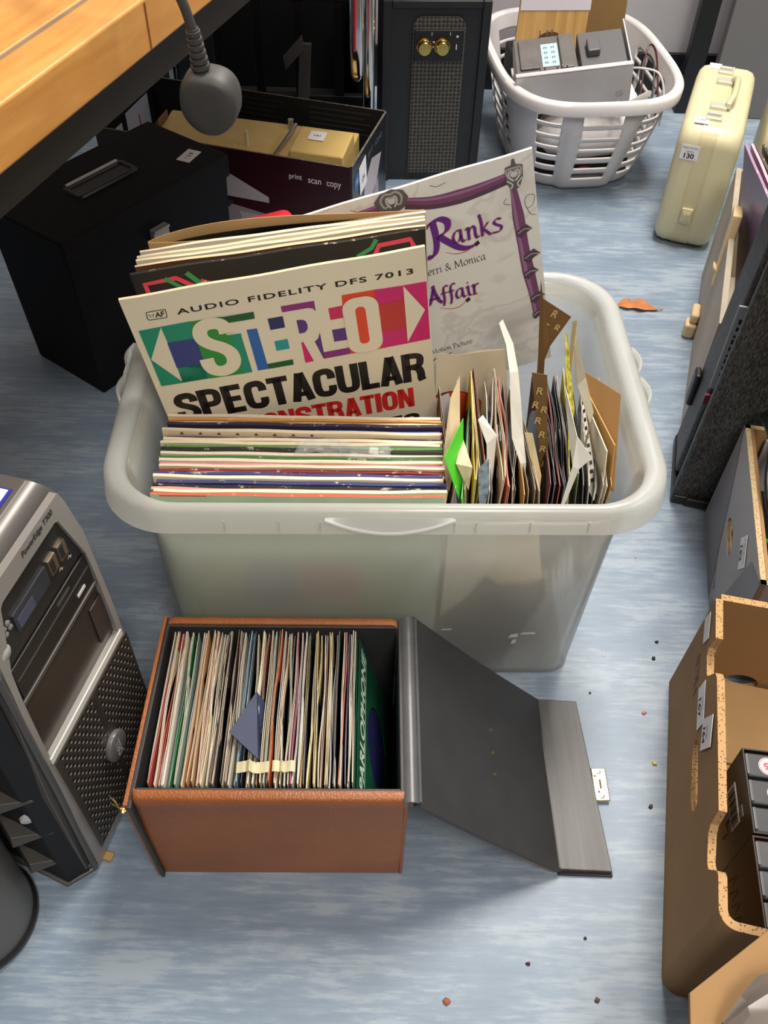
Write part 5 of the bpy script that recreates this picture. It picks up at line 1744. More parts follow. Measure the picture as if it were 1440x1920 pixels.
pp.append(prt(pen('Motion Picture', 0.055, 0.13, R(40)), 158, 249.5, PB, 3))
pp.append(band([(156, 262), (166, 256), (174, 260), (183, 255)], [1, 3, 1], PB, 3))
lp_sleeve(pose((-0.1489, 0.9132, 0.4918), 11.45, 1.38, -13.47), 'pale marbled sleeve with purple drapery and purple blackletter titles', MBL, worn_edge((232, 228, 216)), MBL, 0.0035, 0.0, 9, prints=pp)

# --- front stack of long-players
cols = [  # front to back: face, rim, label words
    ((176, 198, 168), (206, 92, 70), 'pale green sleeve with a red and yellow worn rim, frontmost of the long-players'),
    ((222, 206, 172), (226, 212, 182), 'wavy cream paper sleeve, second of the long-players from the front'),
    ((204, 132, 122), (214, 150, 138), 'pink-rimmed sleeve, third of the long-players from the front'),
    ((30, 29, 32), (34, 33, 36), 'black sleeve, fourth of the long-players from the front'),
    ((58, 60, 116), (60, 62, 110), 'navy blue sleeve, fifth of the long-players from the front'),
    ((228, 216, 190), (228, 218, 196), 'off-white sleeve between two blue ones near the front of the long-players'),
    ((66, 66, 122), (64, 64, 112), 'blue sleeve, seventh of the long-players from the front'),
    ((214, 186, 138), (222, 202, 164), 'tan-cream sleeve just behind the blue ones in the long-player stack'),
    ((122, 40, 48), (128, 44, 50), 'maroon sleeve, ninth of the long-players from the front'),
    ((224, 208, 176), (226, 212, 182), 'cream sleeve between the maroon and the rose ones in the stack'),
    ((204, 128, 142), (208, 140, 150), 'rose-pink sleeve, eleventh of the long-players from the front'),
    ((228, 214, 184), (228, 214, 186), 'cream sleeve just behind the rose-pink one in the stack'),
    ((36, 40, 36), (58, 110, 60), 'black and green edged sleeve, thirteenth of the long-players from the front'),
    ((226, 212, 180), (228, 216, 188), 'cream sleeve between the two black-edged ones mid-stack'),
    ((34, 34, 34), (36, 36, 34), 'worn black sleeve, immediately before the bright green one'),
    ((64, 122, 48), (84, 136, 62), 'bright green sleeve in the middle of the long-player stack'),
    ((222, 210, 178), (226, 212, 180), 'cream sleeve immediately behind the bright green one'),
    ((226, 214, 186), (226, 212, 184), 'cream sleeve under the crumpled clear wrapper mid-stack'),
    ((80, 62, 84), (84, 66, 84), 'dull purple sleeve, ninth of the long-players from the rear'),
    ((226, 206, 170), (224, 206, 174), 'cream sleeve with tiny maroon triangles printed along its top'),
    ((224, 132, 168), (226, 146, 172), 'bright pink sleeve, seventh of the long-players from the rear'),
    ((70, 96, 168), (84, 104, 160), 'mid-blue sleeve, sixth of the long-players from the rear'),
    ((48, 44, 66), (54, 50, 70), 'dark indigo sleeve, fifth of the long-players from the rear'),
    ((222, 204, 170), (224, 206, 176), 'cream sleeve, fourth of the long-players from the rear'),
    ((206, 138, 62), (208, 150, 84), 'orange-tan sleeve, third of the long-players from the rear'),
    ((224, 208, 178), (224, 208, 180), 'cream sleeve, second of the long-players from the rear'),
    ((132, 98, 96), (140, 108, 102), 'mauve-brown sleeve, rearmost of the long-player stack'),
]
rl = random.Random(21)
n = len(cols)
STK_YAW = 1.1
for k, (fc, rc_, lab_) in enumerate(cols):
    u = k / (n - 1)
    y = 0.6585 + 0.1265 * u
    x = -0.2485 - 0.0045 * u + rl.uniform(-0.0025, 0.0025)
    if k in (0, 1):
        x -= 0.0
    z = 0.3255 + rl.uniform(-0.004, 0.0042)
    if k in (3, 12, 14, 15, 19):
        z += 0.002
    pr_ = None
    if k == 19:
        pr_ = []
        for i in range(13):
            cx_ = 22 + i * 21
            pr_.append(pr([(cx_ - 2.6, 5.2), (cx_ + 2.6, 5.2), (cx_, 1.6)], C_('maroon_tri', (112, 34, 40))))
        z += 0.003
    if k == 0:
        pr_ = [pr([(95, 110), (160, 110), (160, 190), (80, 190)], C_('slate_blue', (148, 160, 178))), pr([(150, 112), (225, 112), (225, 180), (150, 180)], C_('dusty_pink', (178, 150, 146)), 2),
               pr([(10, 0.5), (60, 0.5), (60, 2.2), (10, 2.2)], C_('brick', (196, 84, 66))), pr([(190, 0.5), (240, 0.5), (240, 2.2), (190, 2.2)], C_('gold_y', (214, 160, 70)))]
    if k == 15:
        pr_ = [pr([(0.5, 1.0), (313, 1.0), (313, 5), (0.5, 5)], C_('leaf_green', (54, 116, 38)))]
    T = pose((x, y, z), STK_YAW + rl.uniform(-0.25, 0.25), rl.uniform(-0.5, 0.3), rl.uniform(-0.22, 0.18))
    lp_sleeve(T, lab_, card(fc), worn_edge(rc_), card(fc), 0.0040 if k % 3 else 0.0033, 0.0004 if k not in (1, 2) else 0.0011, 60 + k, 'long-player sleeves in the front stack', 0.0005, prints=pr_)
# crumpled clear wrapper lying over the stack
mb = MB()
rr = random.Random(5)
g = [[None] * 15 for _ in range(6)]
for j in range(6):
    for i in range(15):
        g[j][i] = len(mb.v)
        u, v_ = i / 14, j / 5
        mb.v.append((-0.10 + 0.105 * u + rr.uniform(-.002, .002), 0.722 + 0.022 * v_ + rr.uniform(-.002, .002) + 0.004 * math.sin(u * 6), 0.330 + 0.008 * math.sin(math.pi * v_) * rr.uniform(0.3, 1.4) * math.sin(math.pi * u) ** 0.5))
for j in range(5):
    for i in range(14):
        mb.f.append((g[j][i], g[j][i + 1], g[j + 1][i + 1], g[j + 1][i]))
        mb.m.append(0)
cw = bpy.data.materials.new('clear_wrap')
cw.use_nodes = True
nt = cw.node_tree
b = nt.nodes['Principled BSDF']
b.inputs['Base Color'].default_value = (0.95, 0.95, 0.95, 1)
b.inputs['Roughness'].default_value = 0.12
b.inputs['Alpha'].default_value = 0.13
o = obj('clear_wrapper', mb, cw, ang=12, solid=0.0002)
tag(o, 'crumpled clear plastic wrapper lying across the middle of the long-player stack', 'wrapper')

# round-cut inner sleeve and dim shapes seen through the tub's front wall
mb = MB()
ol = [(0.070, 0.118), (0.10, 0.160), (0.128, 0.23), (0.142, 0.30), (0.070, 0.30)]
mb.prism(ol, 0.0008, 0, Tt @ Matrix.Translation((0.0, -0.166, 0)))
o = obj('inner_sleeve', mb, M('ivory_paper', (218, 212, 194), 0.6), smooth=False)
tag(o, 'ivory inner sleeve with a curved edge seen through the tub front', 'inner sleeve')
mb = MB()
mb.loft([[(0.155 + 0.012 * math.cos(a) * (1 + 1.6 * u) * 1.1, 0.668 + 0.004 * math.sin(a), 0.30 - 0.11 * u) for a in [2 * math.pi * k / 10 for k in range(10)]] for u in (0, 0.4, 0.7, 0.85)] + [[(0.155 + 0.044 * math.cos(a), 0.668 + 0.003 * math.sin(a), 0.19 + 0.012 * math.cos(2 * a)) for a in [2 * math.pi * k / 10 for k in range(10)]]])
o = obj('paper_scrap', mb, M('ivory_paper2', (222, 206, 170), 0.6))
tag(o, 'flared cream paper scrap seen through the right of the tub front', 'paper')

# ------------------------------------------------------------------ seven-inch singles
SG = 0.180


def single_T(x, y, ztop, lean=0.0, turn=0.0, pitch=0.0, flip=False):
    """sleeve standing edge-on: its width runs away from the viewer; lean tips the top to +x (degrees)"""
    return Matrix.Translation((x, y, ztop - SG)) @ Matrix.Rotation(R(lean), 4, 'Y') @ Matrix.Rotation(R(turn), 4, 'Z') @ Matrix.Rotation(R(pitch), 4, 'X') @ frame((0, 0, SG), (0, 1, 0), (-1, 0, 0), (0, 0, 1))


PAPERS = {}


def paper_sleeve(T, label, rgb, seed, gap=0.0016, amp=0.0012, disc=True, group=None, inner=None, L=SG, card_like=False, prints=None, label_rgb=None, top_dip=0.0, mat=None):
    """two paper sheets joined at three sides, mouth open at the top, black disc inside"""
    r = random.Random(seed)
    nx, nz = 10, 5
    p1, p2 = r.uniform(0, 6), r.uniform(0, 6)
    curl = r.uniform(-1, 1) * amp * 1.2
    mb = MB()
    th = 0.0004
    for side in (0, 1):
        base = len(mb.v)
        e1 = r.uniform(-0.0018, 0.0012)
        ph = r.uniform(0, 6)
        for layer in (0, 1):
            for j in range(nz + 1):
                for i in range(nx + 1):
                    u, w = i / nx, 1 - j / nz
                    y = amp * (math.sin(u * 4.7 + p1) + 0.5 * math.sin(u * 9.5 + p2)) * w + curl * w * w * (2 * u - 1)
                    y += (1 if side else -1) * gap * 0.5 * w ** 0.7 * (0.35 + 0.65 * math.sin(math.pi * min(1, max(0, u)))) + layer * th
                    z = -L * j / nz
                    if j == 0:
                        z += e1 + 0.0007 * math.sin(u * 7 + ph) - top_dip * math.exp(-((u - 0.5) / 0.18) ** 2)
                    mb.v.append((L * u, y, z))
        S = (nx + 1) * (nz + 1)
        for j in range(nz):
            for i in range(nx):
                a = base + j * (nx + 1) + i
                b2 = a + nx + 1
                mb.f += [(a, b2, b2 + 1, a + 1), (S + a, S + a + 1, S + b2 + 1, S + b2)]
                mb.m += [0, 0]
        ring = [i for i in range(nx + 1)] + [j * (nx + 1) + nx for j in range(1, nz + 1)] + [nz * (nx + 1) + i for i in range(nx - 1, -1, -1)] + [j * (nx + 1) for j in range(nz - 1, 0, -1)]
        for k in range(len(ring)):
            a, b2 = base + ring[k], base + ring[(k + 1) % len(ring)]
            mb.f.append((a, b2, S + b2, S + a))
            mb.m.append(1)
    m = mat or M('paper_%d_%d_%d' % rgb, rgb, 0.7, var=0.14, vscale=22)
    e = M('paper_rim_%d_%d_%d' % rgb, tuple(int(v + (232 - v) * 0.45) for v in rgb), 0.75)
    mats = [m, e]
    if prints:
        for data, pm, TT_ in prints:
            if pm not in mats:
                mats.append(pm)
            mb.merge(data, mats.index(pm), TT_)
    o = obj('single_sleeve', mb, mats, ang=35)
    o.matrix_world = T
    tag(o, label, 'record sleeve', group)
    if disc:
        mb = MB()
        rr_, cz = 0.0865, -L + 0.0875 + 0.002
        lo = []
        for y in (-0.0006, 0.0008):
            lo.append([(L / 2 + rr_ * math.cos(a), y + th / 2, cz + rr_ * math.sin(a)) for a in [2 * math.pi * k / 40 for k in range(40)]])
        mb.loft(lo)
        d = obj('record', mb, VINYL, o, smooth=False)
    return o


WHT_ = (226, 220, 208)
TAN = (214, 172, 122)
IV = (222, 208, 176)
YC = (224, 206, 150)
strip = [  # colour, words, gap, amp
    (IV, 'ivory'), ((186, 76, 64), 'brick-red printed'), (IV, 'ivory'), ((188, 48, 46), 'red'), ((214, 206, 190), 'crumpled pale grey'), (WHT_, 'white'), (IV, 'ivory'),
    ((30, 30, 32), 'black'), ((32, 116, 62), 'green'), (IV, 'ivory'), ((156, 172, 156), 'grey-green'), ((196, 200, 208), 'bluish white'), (TAN, 'tan'), (TAN, 'tan'), (TAN, 'tan'),
    ((218, 184, 140), 'light tan'), (TAN, 'tan'), ((212, 170, 150), 'pinkish tan'), ((220, 192, 150), 'light tan'), (IV, 'ivory'), ((206, 198, 186), 'grey-white'), (IV, 'ivory'),
    ((92, 66, 44), 'brown'), ((216, 190, 150), 'light tan'), ((36, 33, 32), 'black'), (IV, 'ivory'), ((78, 54, 42), 'dark brown'), ((206, 176, 140), 'light tan'), ((40, 36, 40), 'black'), ((226, 214, 190), 'cream'),
    ((34, 34, 38), 'black'), ((130, 158, 172), 'blue-grey'), ((120, 164, 190), 'pale blue'), ((30, 30, 32), 'black'), (IV, 'ivory'), ((228, 214, 178), 'cream'), ((228, 212, 172), 'cream'),
    ((176, 190, 170), 'pale green'), ((150, 84, 60), 'red-brown'), (IV, 'ivory'), ((42, 36, 34), 'black'), ((214, 204, 170), 'cream'), ((60, 48, 40), 'dark brown'),
    ((206, 98, 36), 'orange'), (WHT_, 'white'), ((222, 190, 140), 'light tan'), (WHT_, 'white'), ((226, 212, 180), 'cream'), ((38, 34, 36), 'black'), ((220, 186, 168), 'pale pink'),
    ((142, 32, 58), 'crimson'), ((232, 226, 216), 'bright white'), ((234, 230, 222), 'bright white'), ((232, 226, 214), 'bright white'), ((196, 148, 52), 'mustard-stained'),
    ((40, 36, 32), 'black'), (YC, 'yellowed'), (YC, 'yellowed'), ((226, 206, 140), 'yellowed'), (YC, 'yellowed'), (IV, 'ivory'), ((216, 176, 160), 'pink-cream'), ((214, 182, 92), 'straw-yellow'),
    (IV, 'ivory'), ((196, 192, 182), 'grey-white'), ((44, 42, 44), 'black'), ((228, 220, 206), 'white'), ((206, 86, 70), 'red-patched'), (IV, 'ivory'), ((72, 48, 106), 'purple'), ((228, 218, 196), 'cream'), (WHT_, 'white'), (IV, 'ivory'),
]
CX0, CY0, CYAW = -0.2385, 0.3796, R(1.4)
CT = Matrix.Translation((CX0, CY0, 0)) @ Matrix.Rotation(CYAW, 4, 'Z')
rs = random.Random(99)
n = len(strip)
x0, x1 = 0.0095, 0.2195
seen = {}
for k, (rgb, wd) in enumerate(strip):
    x = x0 + (x1 - x0) * k / (n - 1)
    tallish = wd in ('bright white', 'crumpled pale grey', 'orange')
    z = 0.1888 + rs.uniform(-0.0055, 0.0050) + (0.003 if tallish else 0)
    gap = rs.uniform(0.0006, 0.0022)
    amp = rs.uniform(0.0003, 0.0015)
    if wd in ('black', 'dark brown'):
        gap, amp = 0.0008, 0.0003
    lean = 1.2 - 2.6 * k / n + rs.uniform(-0.7, 0.7)
    T = CT @ single_T(x, 0.0165 + rs.uniform(-0.002, 0.004), z, lean, rs.uniform(-0.5, 0.5), rs.uniform(-0.6, 0.6))
    pos = f'{ordinal(k + 1)} from the left' if k < n / 2 else f'{ordinal(n - k + 1)} from the right'
    pr_ = None
    paper_sleeve(T, f'{wd} paper single sleeve, {pos} in the tan record box', rgb, 200 + k, gap, amp, True, 'singles in the tan record box', prints=pr_)
# the dark green sleeve at the right-hand end, its title running up the edge
GRN = M('dark_green_paper', (16, 84, 56), 0.5, var=0.18, vscale=14)
LBL = M('navy_label', (36, 40, 92), 0.45)
MINT = M('mint_print', (206, 224, 206), 0.6)
Tg = CT @ single_T(0.2620, 0.0165, 0.1845, -13.5, 0, 0)
mb = MB()
mb.merge(plate([[(0, -SG), (SG, -SG), (SG, 0), (0, 0)], circ(0.046, 40, SG / 2, -SG / 2)], 0.0004), 0)
gs = obj('single_sleeve', mb, [GRN, MINT], smooth=False)
me2 = MB()
me2.v, me2.f = [tuple(v.co) for v in gs.data.vertices], [tuple(p.vertices) for p in gs.data.polygons]
me2.m = [0] * len(me2.f)
me2.box((0, 0.0026, -SG), (SG, 0.003, 0))
me2.box((0, 0.0004, -SG), (SG, 0.0026, -SG + 0.0005))
me2.merge(text('PARLOPHONE', 0.168, 0.020, 0.03, 0.12), 1, Matrix.Translation((0.006, -0.0003, -0.029)))
me2.box((0.008, -0.0003, -0.0325), (0.172, -0.0002, -0.0315), 1)
me2.flat(circ(0.0045, 20, 0.045, -0.158), 1, Matrix.Translation((0, -0.0003, 0)))
COLD = gs.data
bpy.data.objects.remove(gs)
gs = obj('single_sleeve', me2, [GRN, MINT], smooth=False)
gs.matrix_world = Tg
tag(gs, 'dark green sleeve with white slanted capitals, rightmost in the tan record box', 'record sleeve', 'singles in the tan record box')
mb = MB()
mb.loft([[(SG / 2 + 0.0865 * math.cos(a), y, -SG / 2 + 0.0865 * math.sin(a)) for a in [2 * math.pi * k / 48 for k in range(48)]] for y in (0.0008, 0.0022)])
rec = obj('record', mb, VINYL, gs, smooth=False)
mb = MB().flat(circ(0.0445, 40, SG / 2, -SG / 2), 0, Matrix.Translation((0, 0.0006, 0)))
mb.flat(circ(0.0036, 16, SG / 2, -SG / 2), 1, Matrix.Translation((0, 0.0004, 0)))
obj('centre_label', mb, [LBL, INK], rec, smooth=False)
# navy sleeve corner folded out of the row, and yellowed tape
mb = MB()
A_, B_, C2 = Vector((0.112, 0.118, 0.196)), Vector((0.089, 0.068, 0.201)), Vector((0.120, 0.040, 0.199))
D_ = Vector((0.123, 0.110, 0.18))
mb.v = [tuple(CT @ p) for p in (A_, B_, C2, D_, Vector((0.124, 0.05, 0.17)))]
mb.f = [(0, 1, 2), (0, 2, 4, 3)]
mb.m = [0, 0]
o = obj('single_sleeve', mb, M('navy_paper', (52, 60, 88), 0.6, var=0.1, vscale=30), smooth=False, solid=0.0008)
tag(o, 'navy blue sleeve with its corner folded out across the middle of the record box', 'record sleeve', 'singles in the tan record box')
TAPE = M('yellowed_tape', (212, 200, 164), 0.35, var=0.12, vscale=60)
for (xa, xb, y, z, lab_) in ((0.099, 0.132, 0.033, 0.1925, 'larger strip of yellowed tape across the singles beside the navy corner'), (0.135, 0.158, 0.034, 0.1925, 'smaller strip of yellowed tape at the right of the larger one')):
    mb = MB()
    N_ = 10
    lo = []
    for i in range(N_ + 1):
        u = i / N_
        zz = z + 0.0016 * math.sin(u * 9 + xa * 50) + (0.004 if 0.35 < u < 0.5 else 0)
        x = xa + (xb - xa) * u
        lo.append([(x, y - 0.005, zz), (x, y + 0.006, zz + 0.002), (x, y + 0.006, zz + 0.0023), (x, y - 0.005, zz + 0.0003)])
    mb.loft(lo, 0, CT)
    o = obj('tape_strip', mb, TAPE, smooth=False)
    tag(o, lab_, 'tape')

# ------------------------------------------------------------------ tan record box
LEA = leather_material('tan_leatherette', (158, 92, 48))
LIN = M('charcoal_lining', (52, 52, 54), 0.5, var=0.12, vscale=(30), bump=0.12, bscale=260, stretch=(1, 1, 1))
rb = thing('record_box', 'tan leatherette record box, lid folded down onto the floor at its right', 'record box', (CX0, CY0, 0), (0, 0, CYAW))
W, D, HB_ = 0.270, 0.216, 0.194


def padded(name, T, w, h, d, parent):
    """padded board: rounded top roll, slightly swollen face; local x along, y depth, z up"""
    mb = MB()
    prof = [(0.0, 0.0), (-0.0012, 0.05), (-0.0015, h * 0.6), (-0.0008, h - 0.02), (-0.002, h - 0.011), (-0.0012, h - 0.004), (0.002, h - 0.0005), (d * 0.6, h), (d * 0.8, h - 0.001)]
    lo = []
    for x, k in ((0, 0.003), (0.002, 0.0008), (0.006, 0), (w - 0.006, 0), (w - 0.002, 0.0008), (w, 0.003)):
        lo.append([(x, p[0] + k, p[1] - k * 0.6 * (p[1] > h * 0.5)) for p in prof] + [(x, d * 0.8, 0)])
    mb.loft(lo, 0, T)
    return obj(name, mb, LEA, parent, ang=50)


fw = padded('front_panel', Matrix.Identity(4), W, HB_, 0.012, rb)
mb = MB().box((0.002, 0.0095, 0.0), (W - 0.002, 0.0125, HB_ - 0.002))
obj('front_lining', mb, LIN, fw, bevel=0.001)
bw = padded('back_panel', frame((W - 0.008, D, 0), (-1, 0, 0), (0, -1, 0), (0, 0, 1)), W - 0.012, HB_, 0.012, rb)
mb = MB().box((0.004, D - 0.0125, 0.0), (W - 0.008, D - 0.0095, HB_ - 0.003))
obj('back_lining', mb, LIN, bw, bevel=0.001)
mb = MB().hexa([(-0.004, -0.004, 0.0), (0.0, -0.004, 0), (0.004, D, 0), (0.0, D, 0), (-0.0085, -0.005, HB_ - 0.006), (-0.004, -0.005, HB_ - 0.006), (0.003, D, HB_ + 0.001), (-0.001, D, HB_ + 0.001)])
lw = obj('left_panel', mb, LEA, rb, bevel=0.001)
mb = MB().hexa([(0.0005, -0.007, 0.001), (0.004, -0.006, 0.001), (0.007, D - 0.002, 0.001), (0.0045, D - 0.002, 0.001), (-0.0045, -0.0075, HB_ - 0.007), (0.000, -0.0075, HB_ - 0.007), (0.007, D - 0.002, HB_ - 0.001), (0.0035, D - 0.002, HB_ - 0.001)])
obj('left_lining', mb, LIN, lw, bevel=0.001)
mb = MB().lathe([(0.0, -0.001), (0.004, -0.001), (0.0045, 0.001), (0.002, 0.003), (0, 0.003)], 12, 0, Matrix.Translation((-0.009, -0.0065, HB_ - 0.012)))
for a in range(5):
    mb.tube([(-0.010, -0.007, HB_ - 0.010), (-0.014 - 0.004 * math.sin(a * 2.1), -0.006 + 0.003 * math.cos(a * 1.7), HB_ + 0.002 + 0.003 * a)], 0.0004, 5)
obj('frayed_stud', mb, BRASS, lw)
mb = MB().box((0.004, 0.004, 0.0), (W - 0.004, D - 0.004, 0.006))
obj('base_board', mb, LIN, rb, smooth=False)
mb = MB().box((W - 0.007, 0.004, 0.0), (W - 0.003, D - 0.004, HB_ - 0.001))
obj('right_lining', mb, LIN, rb, bevel=0.001)
mb = MB().box((W - 0.003, -0.001, 0.0), (W + 0.001, D - 0.001, HB_ - 0.002))
obj('right_panel', mb, LEA, rb, bevel=0.001)
# lid: hinge roll, sloping panel, flap on the floor, clasp
lidr = MB()
hx0, hz0, hx1, hz1 = W + 0.010, HB_ - 0.003, 0.450, 0.0105
yy0, yy1 = -0.004, D + 0.004
nseg = 8
lo = []
for i in range(nseg + 1):
    u = i / nseg
    x = hx0 + (hx1 - hx0) * u
    z = hz0 + (hz1 - hz0) * u - 0.004 * math.sin(math.pi * u)
    lo.append([(x, yy0 + 0.003 * u, z), (x, yy1 - 0.002 * u, z), (x - 0.0042, yy1 - 0.002 * u, z - 0.004), (x - 0.0042, yy0 + 0.003 * u, z - 0.004)])
lidr.loft(lo)
obj('lid_lining', lidr, LIN, rb, smooth=False)
mb = MB()
lo = []
for i in range(nseg + 1):
    u = i / nseg
    x = hx0 + (hx1 - hx0) * u
    z = hz0 + (hz1 - hz0) * u - 0.004 * math.sin(math.pi * u)
    lo.append([(x - 0.0042, yy0 + 0.004, z - 0.004), (x - 0.0042, yy1 - 0.002, z - 0.004), (x - 0.0072, yy1 - 0.002, max(0.0002, z - 0.0068)), (x - 0.0072, yy0 + 0.004, max(0.0002, z - 0.0068))])
mb.loft(lo)
obj('lid_panel', mb, LEA, rb, smooth=False)
mb = MB()
lo = []
for i in range(9):
    a = R(150 - 150 * i / 8)
    x, z = W + 0.0035 + 0.0085 * math.cos(a), HB_ - 0.004 + 0.006 * math.sin(a)
    lo.append([(x, yy0 + 0.001, z), (x, yy1 - 0.004, z), (x, yy1 - 0.004, z - 0.0022), (x, yy0 + 0.001, z - 0.0022)])
mb.loft(lo)
mb.tube([(W + 0.0125, yy0 + 0.002, HB_ - 0.002), (W + 0.0125, D * 0.5, HB_ - 0.001), (W + 0.0125, yy1 - 0.005, HB_ - 0.002)], 0.0018, 8)
HG = M('hinge_vinyl', (84, 84, 86), 0.35, var=0.1, vscale=40, bump=0.1, bscale=150)
obj('hinge_strip', mb, HG, rb)
# streaked lining on the folded flap
SLN = wood_material('streaked_vinyl', (62, 60, 60), (96, 94, 92), 60, (1, 0.04, 1), 0.4)
mb = MB().hexa([(0.448, 0.001, 0.0008), (0.509, -0.001, 0.0008), (0.4985, D + 0.001, 0.0008), (0.4455, D + 0.003, 0.0008), (0.448, 0.001, 0.0115), (0.509, -0.001, 0.0095), (0.4985, D + 0.001, 0.0095), (0.4455, D + 0.003, 0.0115)])
fl = obj('closing_flap', mb, SLN, rb, bevel=0.0012)
mb = MB().hexa([(0.448, -0.002, 0.0002), (0.510, -0.004, 0.0002), (0.4995, D + 0.003, 0.0002), (0.4455, D + 0.004, 0.0002), (0.448, -0.002, 0.004), (0.510, -0.004, 0.004), (0.4995, D + 0.003, 0.004), (0.4455, D + 0.004, 0.004)])
obj('flap_backing', mb, M('flap_backing_black', (30, 27, 26), 0.6), fl, smooth=False)
mb = MB()
mb.tube([(0.4495, 0.002, 0.0118), (0.448, D * 0.5, 0.0122), (0.4465, D, 0.0118)], 0.0011, 6)
obj('flap_seam', mb, M('seam_shine', (120, 116, 112), 0.3), fl)
mb = MB()
GOLD = M('pale_gold', (232, 212, 168), 0.22, 1.0)
mb.box((0.5035, 0.084, 0.003), (0.5215, 0.126, 0.0075))
cl = obj('clasp', mb, GOLD, rb, bevel=0.0015)
mb = MB().lathe([(0.003, 0.0075), (0.0026, 0.0088), (0, 0.0092)], 14, 0, Matrix.Translation((0.5125, 0.0895, 0))).lathe([(0.003, 0.0075), (0.0026, 0.0088), (0, 0.0092)], 14, 0, Matrix.Translation((0.5125, 0.1205, 0)))
obj('clasp_rivet', mb, GOLD, cl)
mb = MB().box((0.511, 0.099, 0.0076), (0.5135, 0.111, 0.0080)).box((0.508, 0.094, 0.0076), (0.5105, 0.0965, 0.0079)).box((0.506, 0.114, 0.0076), (0.5085, 0.1165, 0.0079))
obj('clasp_slot', mb, M('rust_brown', (110, 74, 44), 0.7), cl, smooth=False)
mb = MB()
nrm = Vector((hz0 - hz1, 0, hx1 - hx0)).normalized()
for y in (0.078, 0.104, 0.133):
    u = 0.55
    p = Vector((hx0 + (hx1 - hx0) * u, y, hz0 + (hz1 - hz0) * u - 0.004 * math.sin(math.pi * u)))
    mb.lathe([(0.0028, -0.0002), (0.0026, 0.0008), (0.0014, 0.0014), (0, 0.0014)], 14, 0, frame(p, (0, 1, 0), nrm.cross(Vector((0, 1, 0))), nrm))
obj('lid_rivet', mb, M('dull_brass', (150, 130, 92), 0.35, 0.9), rb)

# ------------------------------------------------------------------ singles at the right of the tub
rq = random.Random(12)
NBAG = M('brown_paper_bag', (120, 88, 48), 0.6, var=0.08, vscale=16)
GOLDP = M('bag_gold_print', (208, 178, 116), 0.5)


def xs(px):
    return (px - 722) / 1700.0


tubs = [  # px at the rim, colour, words, lean, top z, y0, turn, special
    (842, (150, 124, 84), 'crumpled olive-tan paper', 4, .312, .690, 2),
    (852, (196, 168, 128), 'torn tan paper', 5, .325, .688, -3),
    (862, (70, 190, 54), 'bright lime-green', -9, .322, .676, -7),
    (868, (118, 112, 92), 'grey-tan newsprint', -8, .318, .684, -5),
    (876, (206, 180, 130), 'small-printed buff', -5, .322, .690, -4),
    (887, (232, 204, 44), 'yellow', -1, .337, .690, -1),
    (893, (240, 216, 130), 'cream-edged yellow', 0, .337, .690, 0),
    (898, (232, 200, 40), 'second yellow', 1, .334, .692, 1),
    (903, (38, 138, 122), 'teal', 2, .330, .686, 1),
    (908, (110, 34, 38), 'dark red', 3, .340, .694, 2),
    (914, (216, 214, 206), 'white curled', 1, .334, .690, -4),
    (920, (204, 206, 206), 'grey-white', 0, .326, .684, 0),
    (926, (122, 90, 50), 'gold-printed brown bag', -1, .320, .684, 1),
    (936, (216, 186, 142), 'pale tan', 0, .336, .692, -1),
    (943, (226, 204, 166), 'cream', 1, .338, .694, 0),
    (950, (188, 70, 50), 'brick-red', 0, .328, .690, 0),
    (956, (204, 96, 62), 'orange-red', 0, .326, .690, 1),
    (962, (44, 42, 42), 'black', -1, .322, .690, 0),
    (968, (222, 200, 160), 'buff', -3, .320, .690, -2),
    (982, (214, 160, 84), 'amber-tan', -2, .318, .688, 1),
    (990, (150, 122, 84), 'brown-grey', -3, .322, .690, 1),
    (998, (130, 112, 84), 'drab olive', -4, .324, .690, 2),
    (1008, (206, 180, 136), 'curled buff', -7, .325, .688, 5),
    (1028, (86, 30, 36), 'dark maroon', -2, .332, .690, 1),
    (1034, (36, 34, 34), 'black', -1, .334, .692, 0),
    (1040, (32, 30, 30), 'black', -2, .332, .690, 1),
    (1046, (132, 34, 40), 'wine-red', -2, .332, .690, 0),
    (1052, (38, 34, 36), 'black', -3, .330, .690, 0),
    (1058, (40, 40, 42), 'black', -3, .332, .692, -1),
    (1064, (150, 140, 120), 'grey-tan', -4, .334, .692, -1),
    (1070, (196, 178, 60), 'yellow and black striped', -5, .337, .700, -2),
    (1076, (90, 112, 60), 'leaf-green printed', -6, .338, .702, -3),
    (1090, (44, 42, 40), 'charcoal', -7, .330, .692, -2),
    (1104, (206, 200, 186), 'grey-cream', -9, .332, .690, -3),
    (1114, (66, 70, 58), 'dark olive', -9, .330, .692, -3),
    (1124, (226, 214, 190), 'cream card', -9, .332, .690, -3),
    (1132, (232, 226, 210), 'white-edged card', -9, .330, .690, -3),
    (1140, (166, 126, 66), 'ochre card', -9, .334, .690, -3),
]
for k, (px, rgb, wd, lean, zt, y0, turn) in enumerate(tubs):
    lean = max(lean, -math.degrees(math.asin(max(-0.1, (0.240 - xs(px)) / 0.18))))
    x = xs(px) - 0.18 * math.sin(R(lean))
    cardl = 'card' in wd or wd in ('yellow', 'second yellow', 'dark red', 'teal')
    pos = f'{ordinal(k + 1)} from the left' if k < 19 else f'{ordinal(len(tubs) - k)} from the right'
    paper_sleeve(single_T(x, y0 - 0.004, zt, lean, turn), f'{wd} sleeve, {pos} in the right-hand row of the tub', rgb, 400 + k, 0.0009 if cardl else rq.uniform(0.001, 0.0024), 0.0003 if cardl else rq.uniform(0.0008, 0.0022), True, 'singles at the right of the tub',
                 mat=NBAG if 'bag' in wd else None)


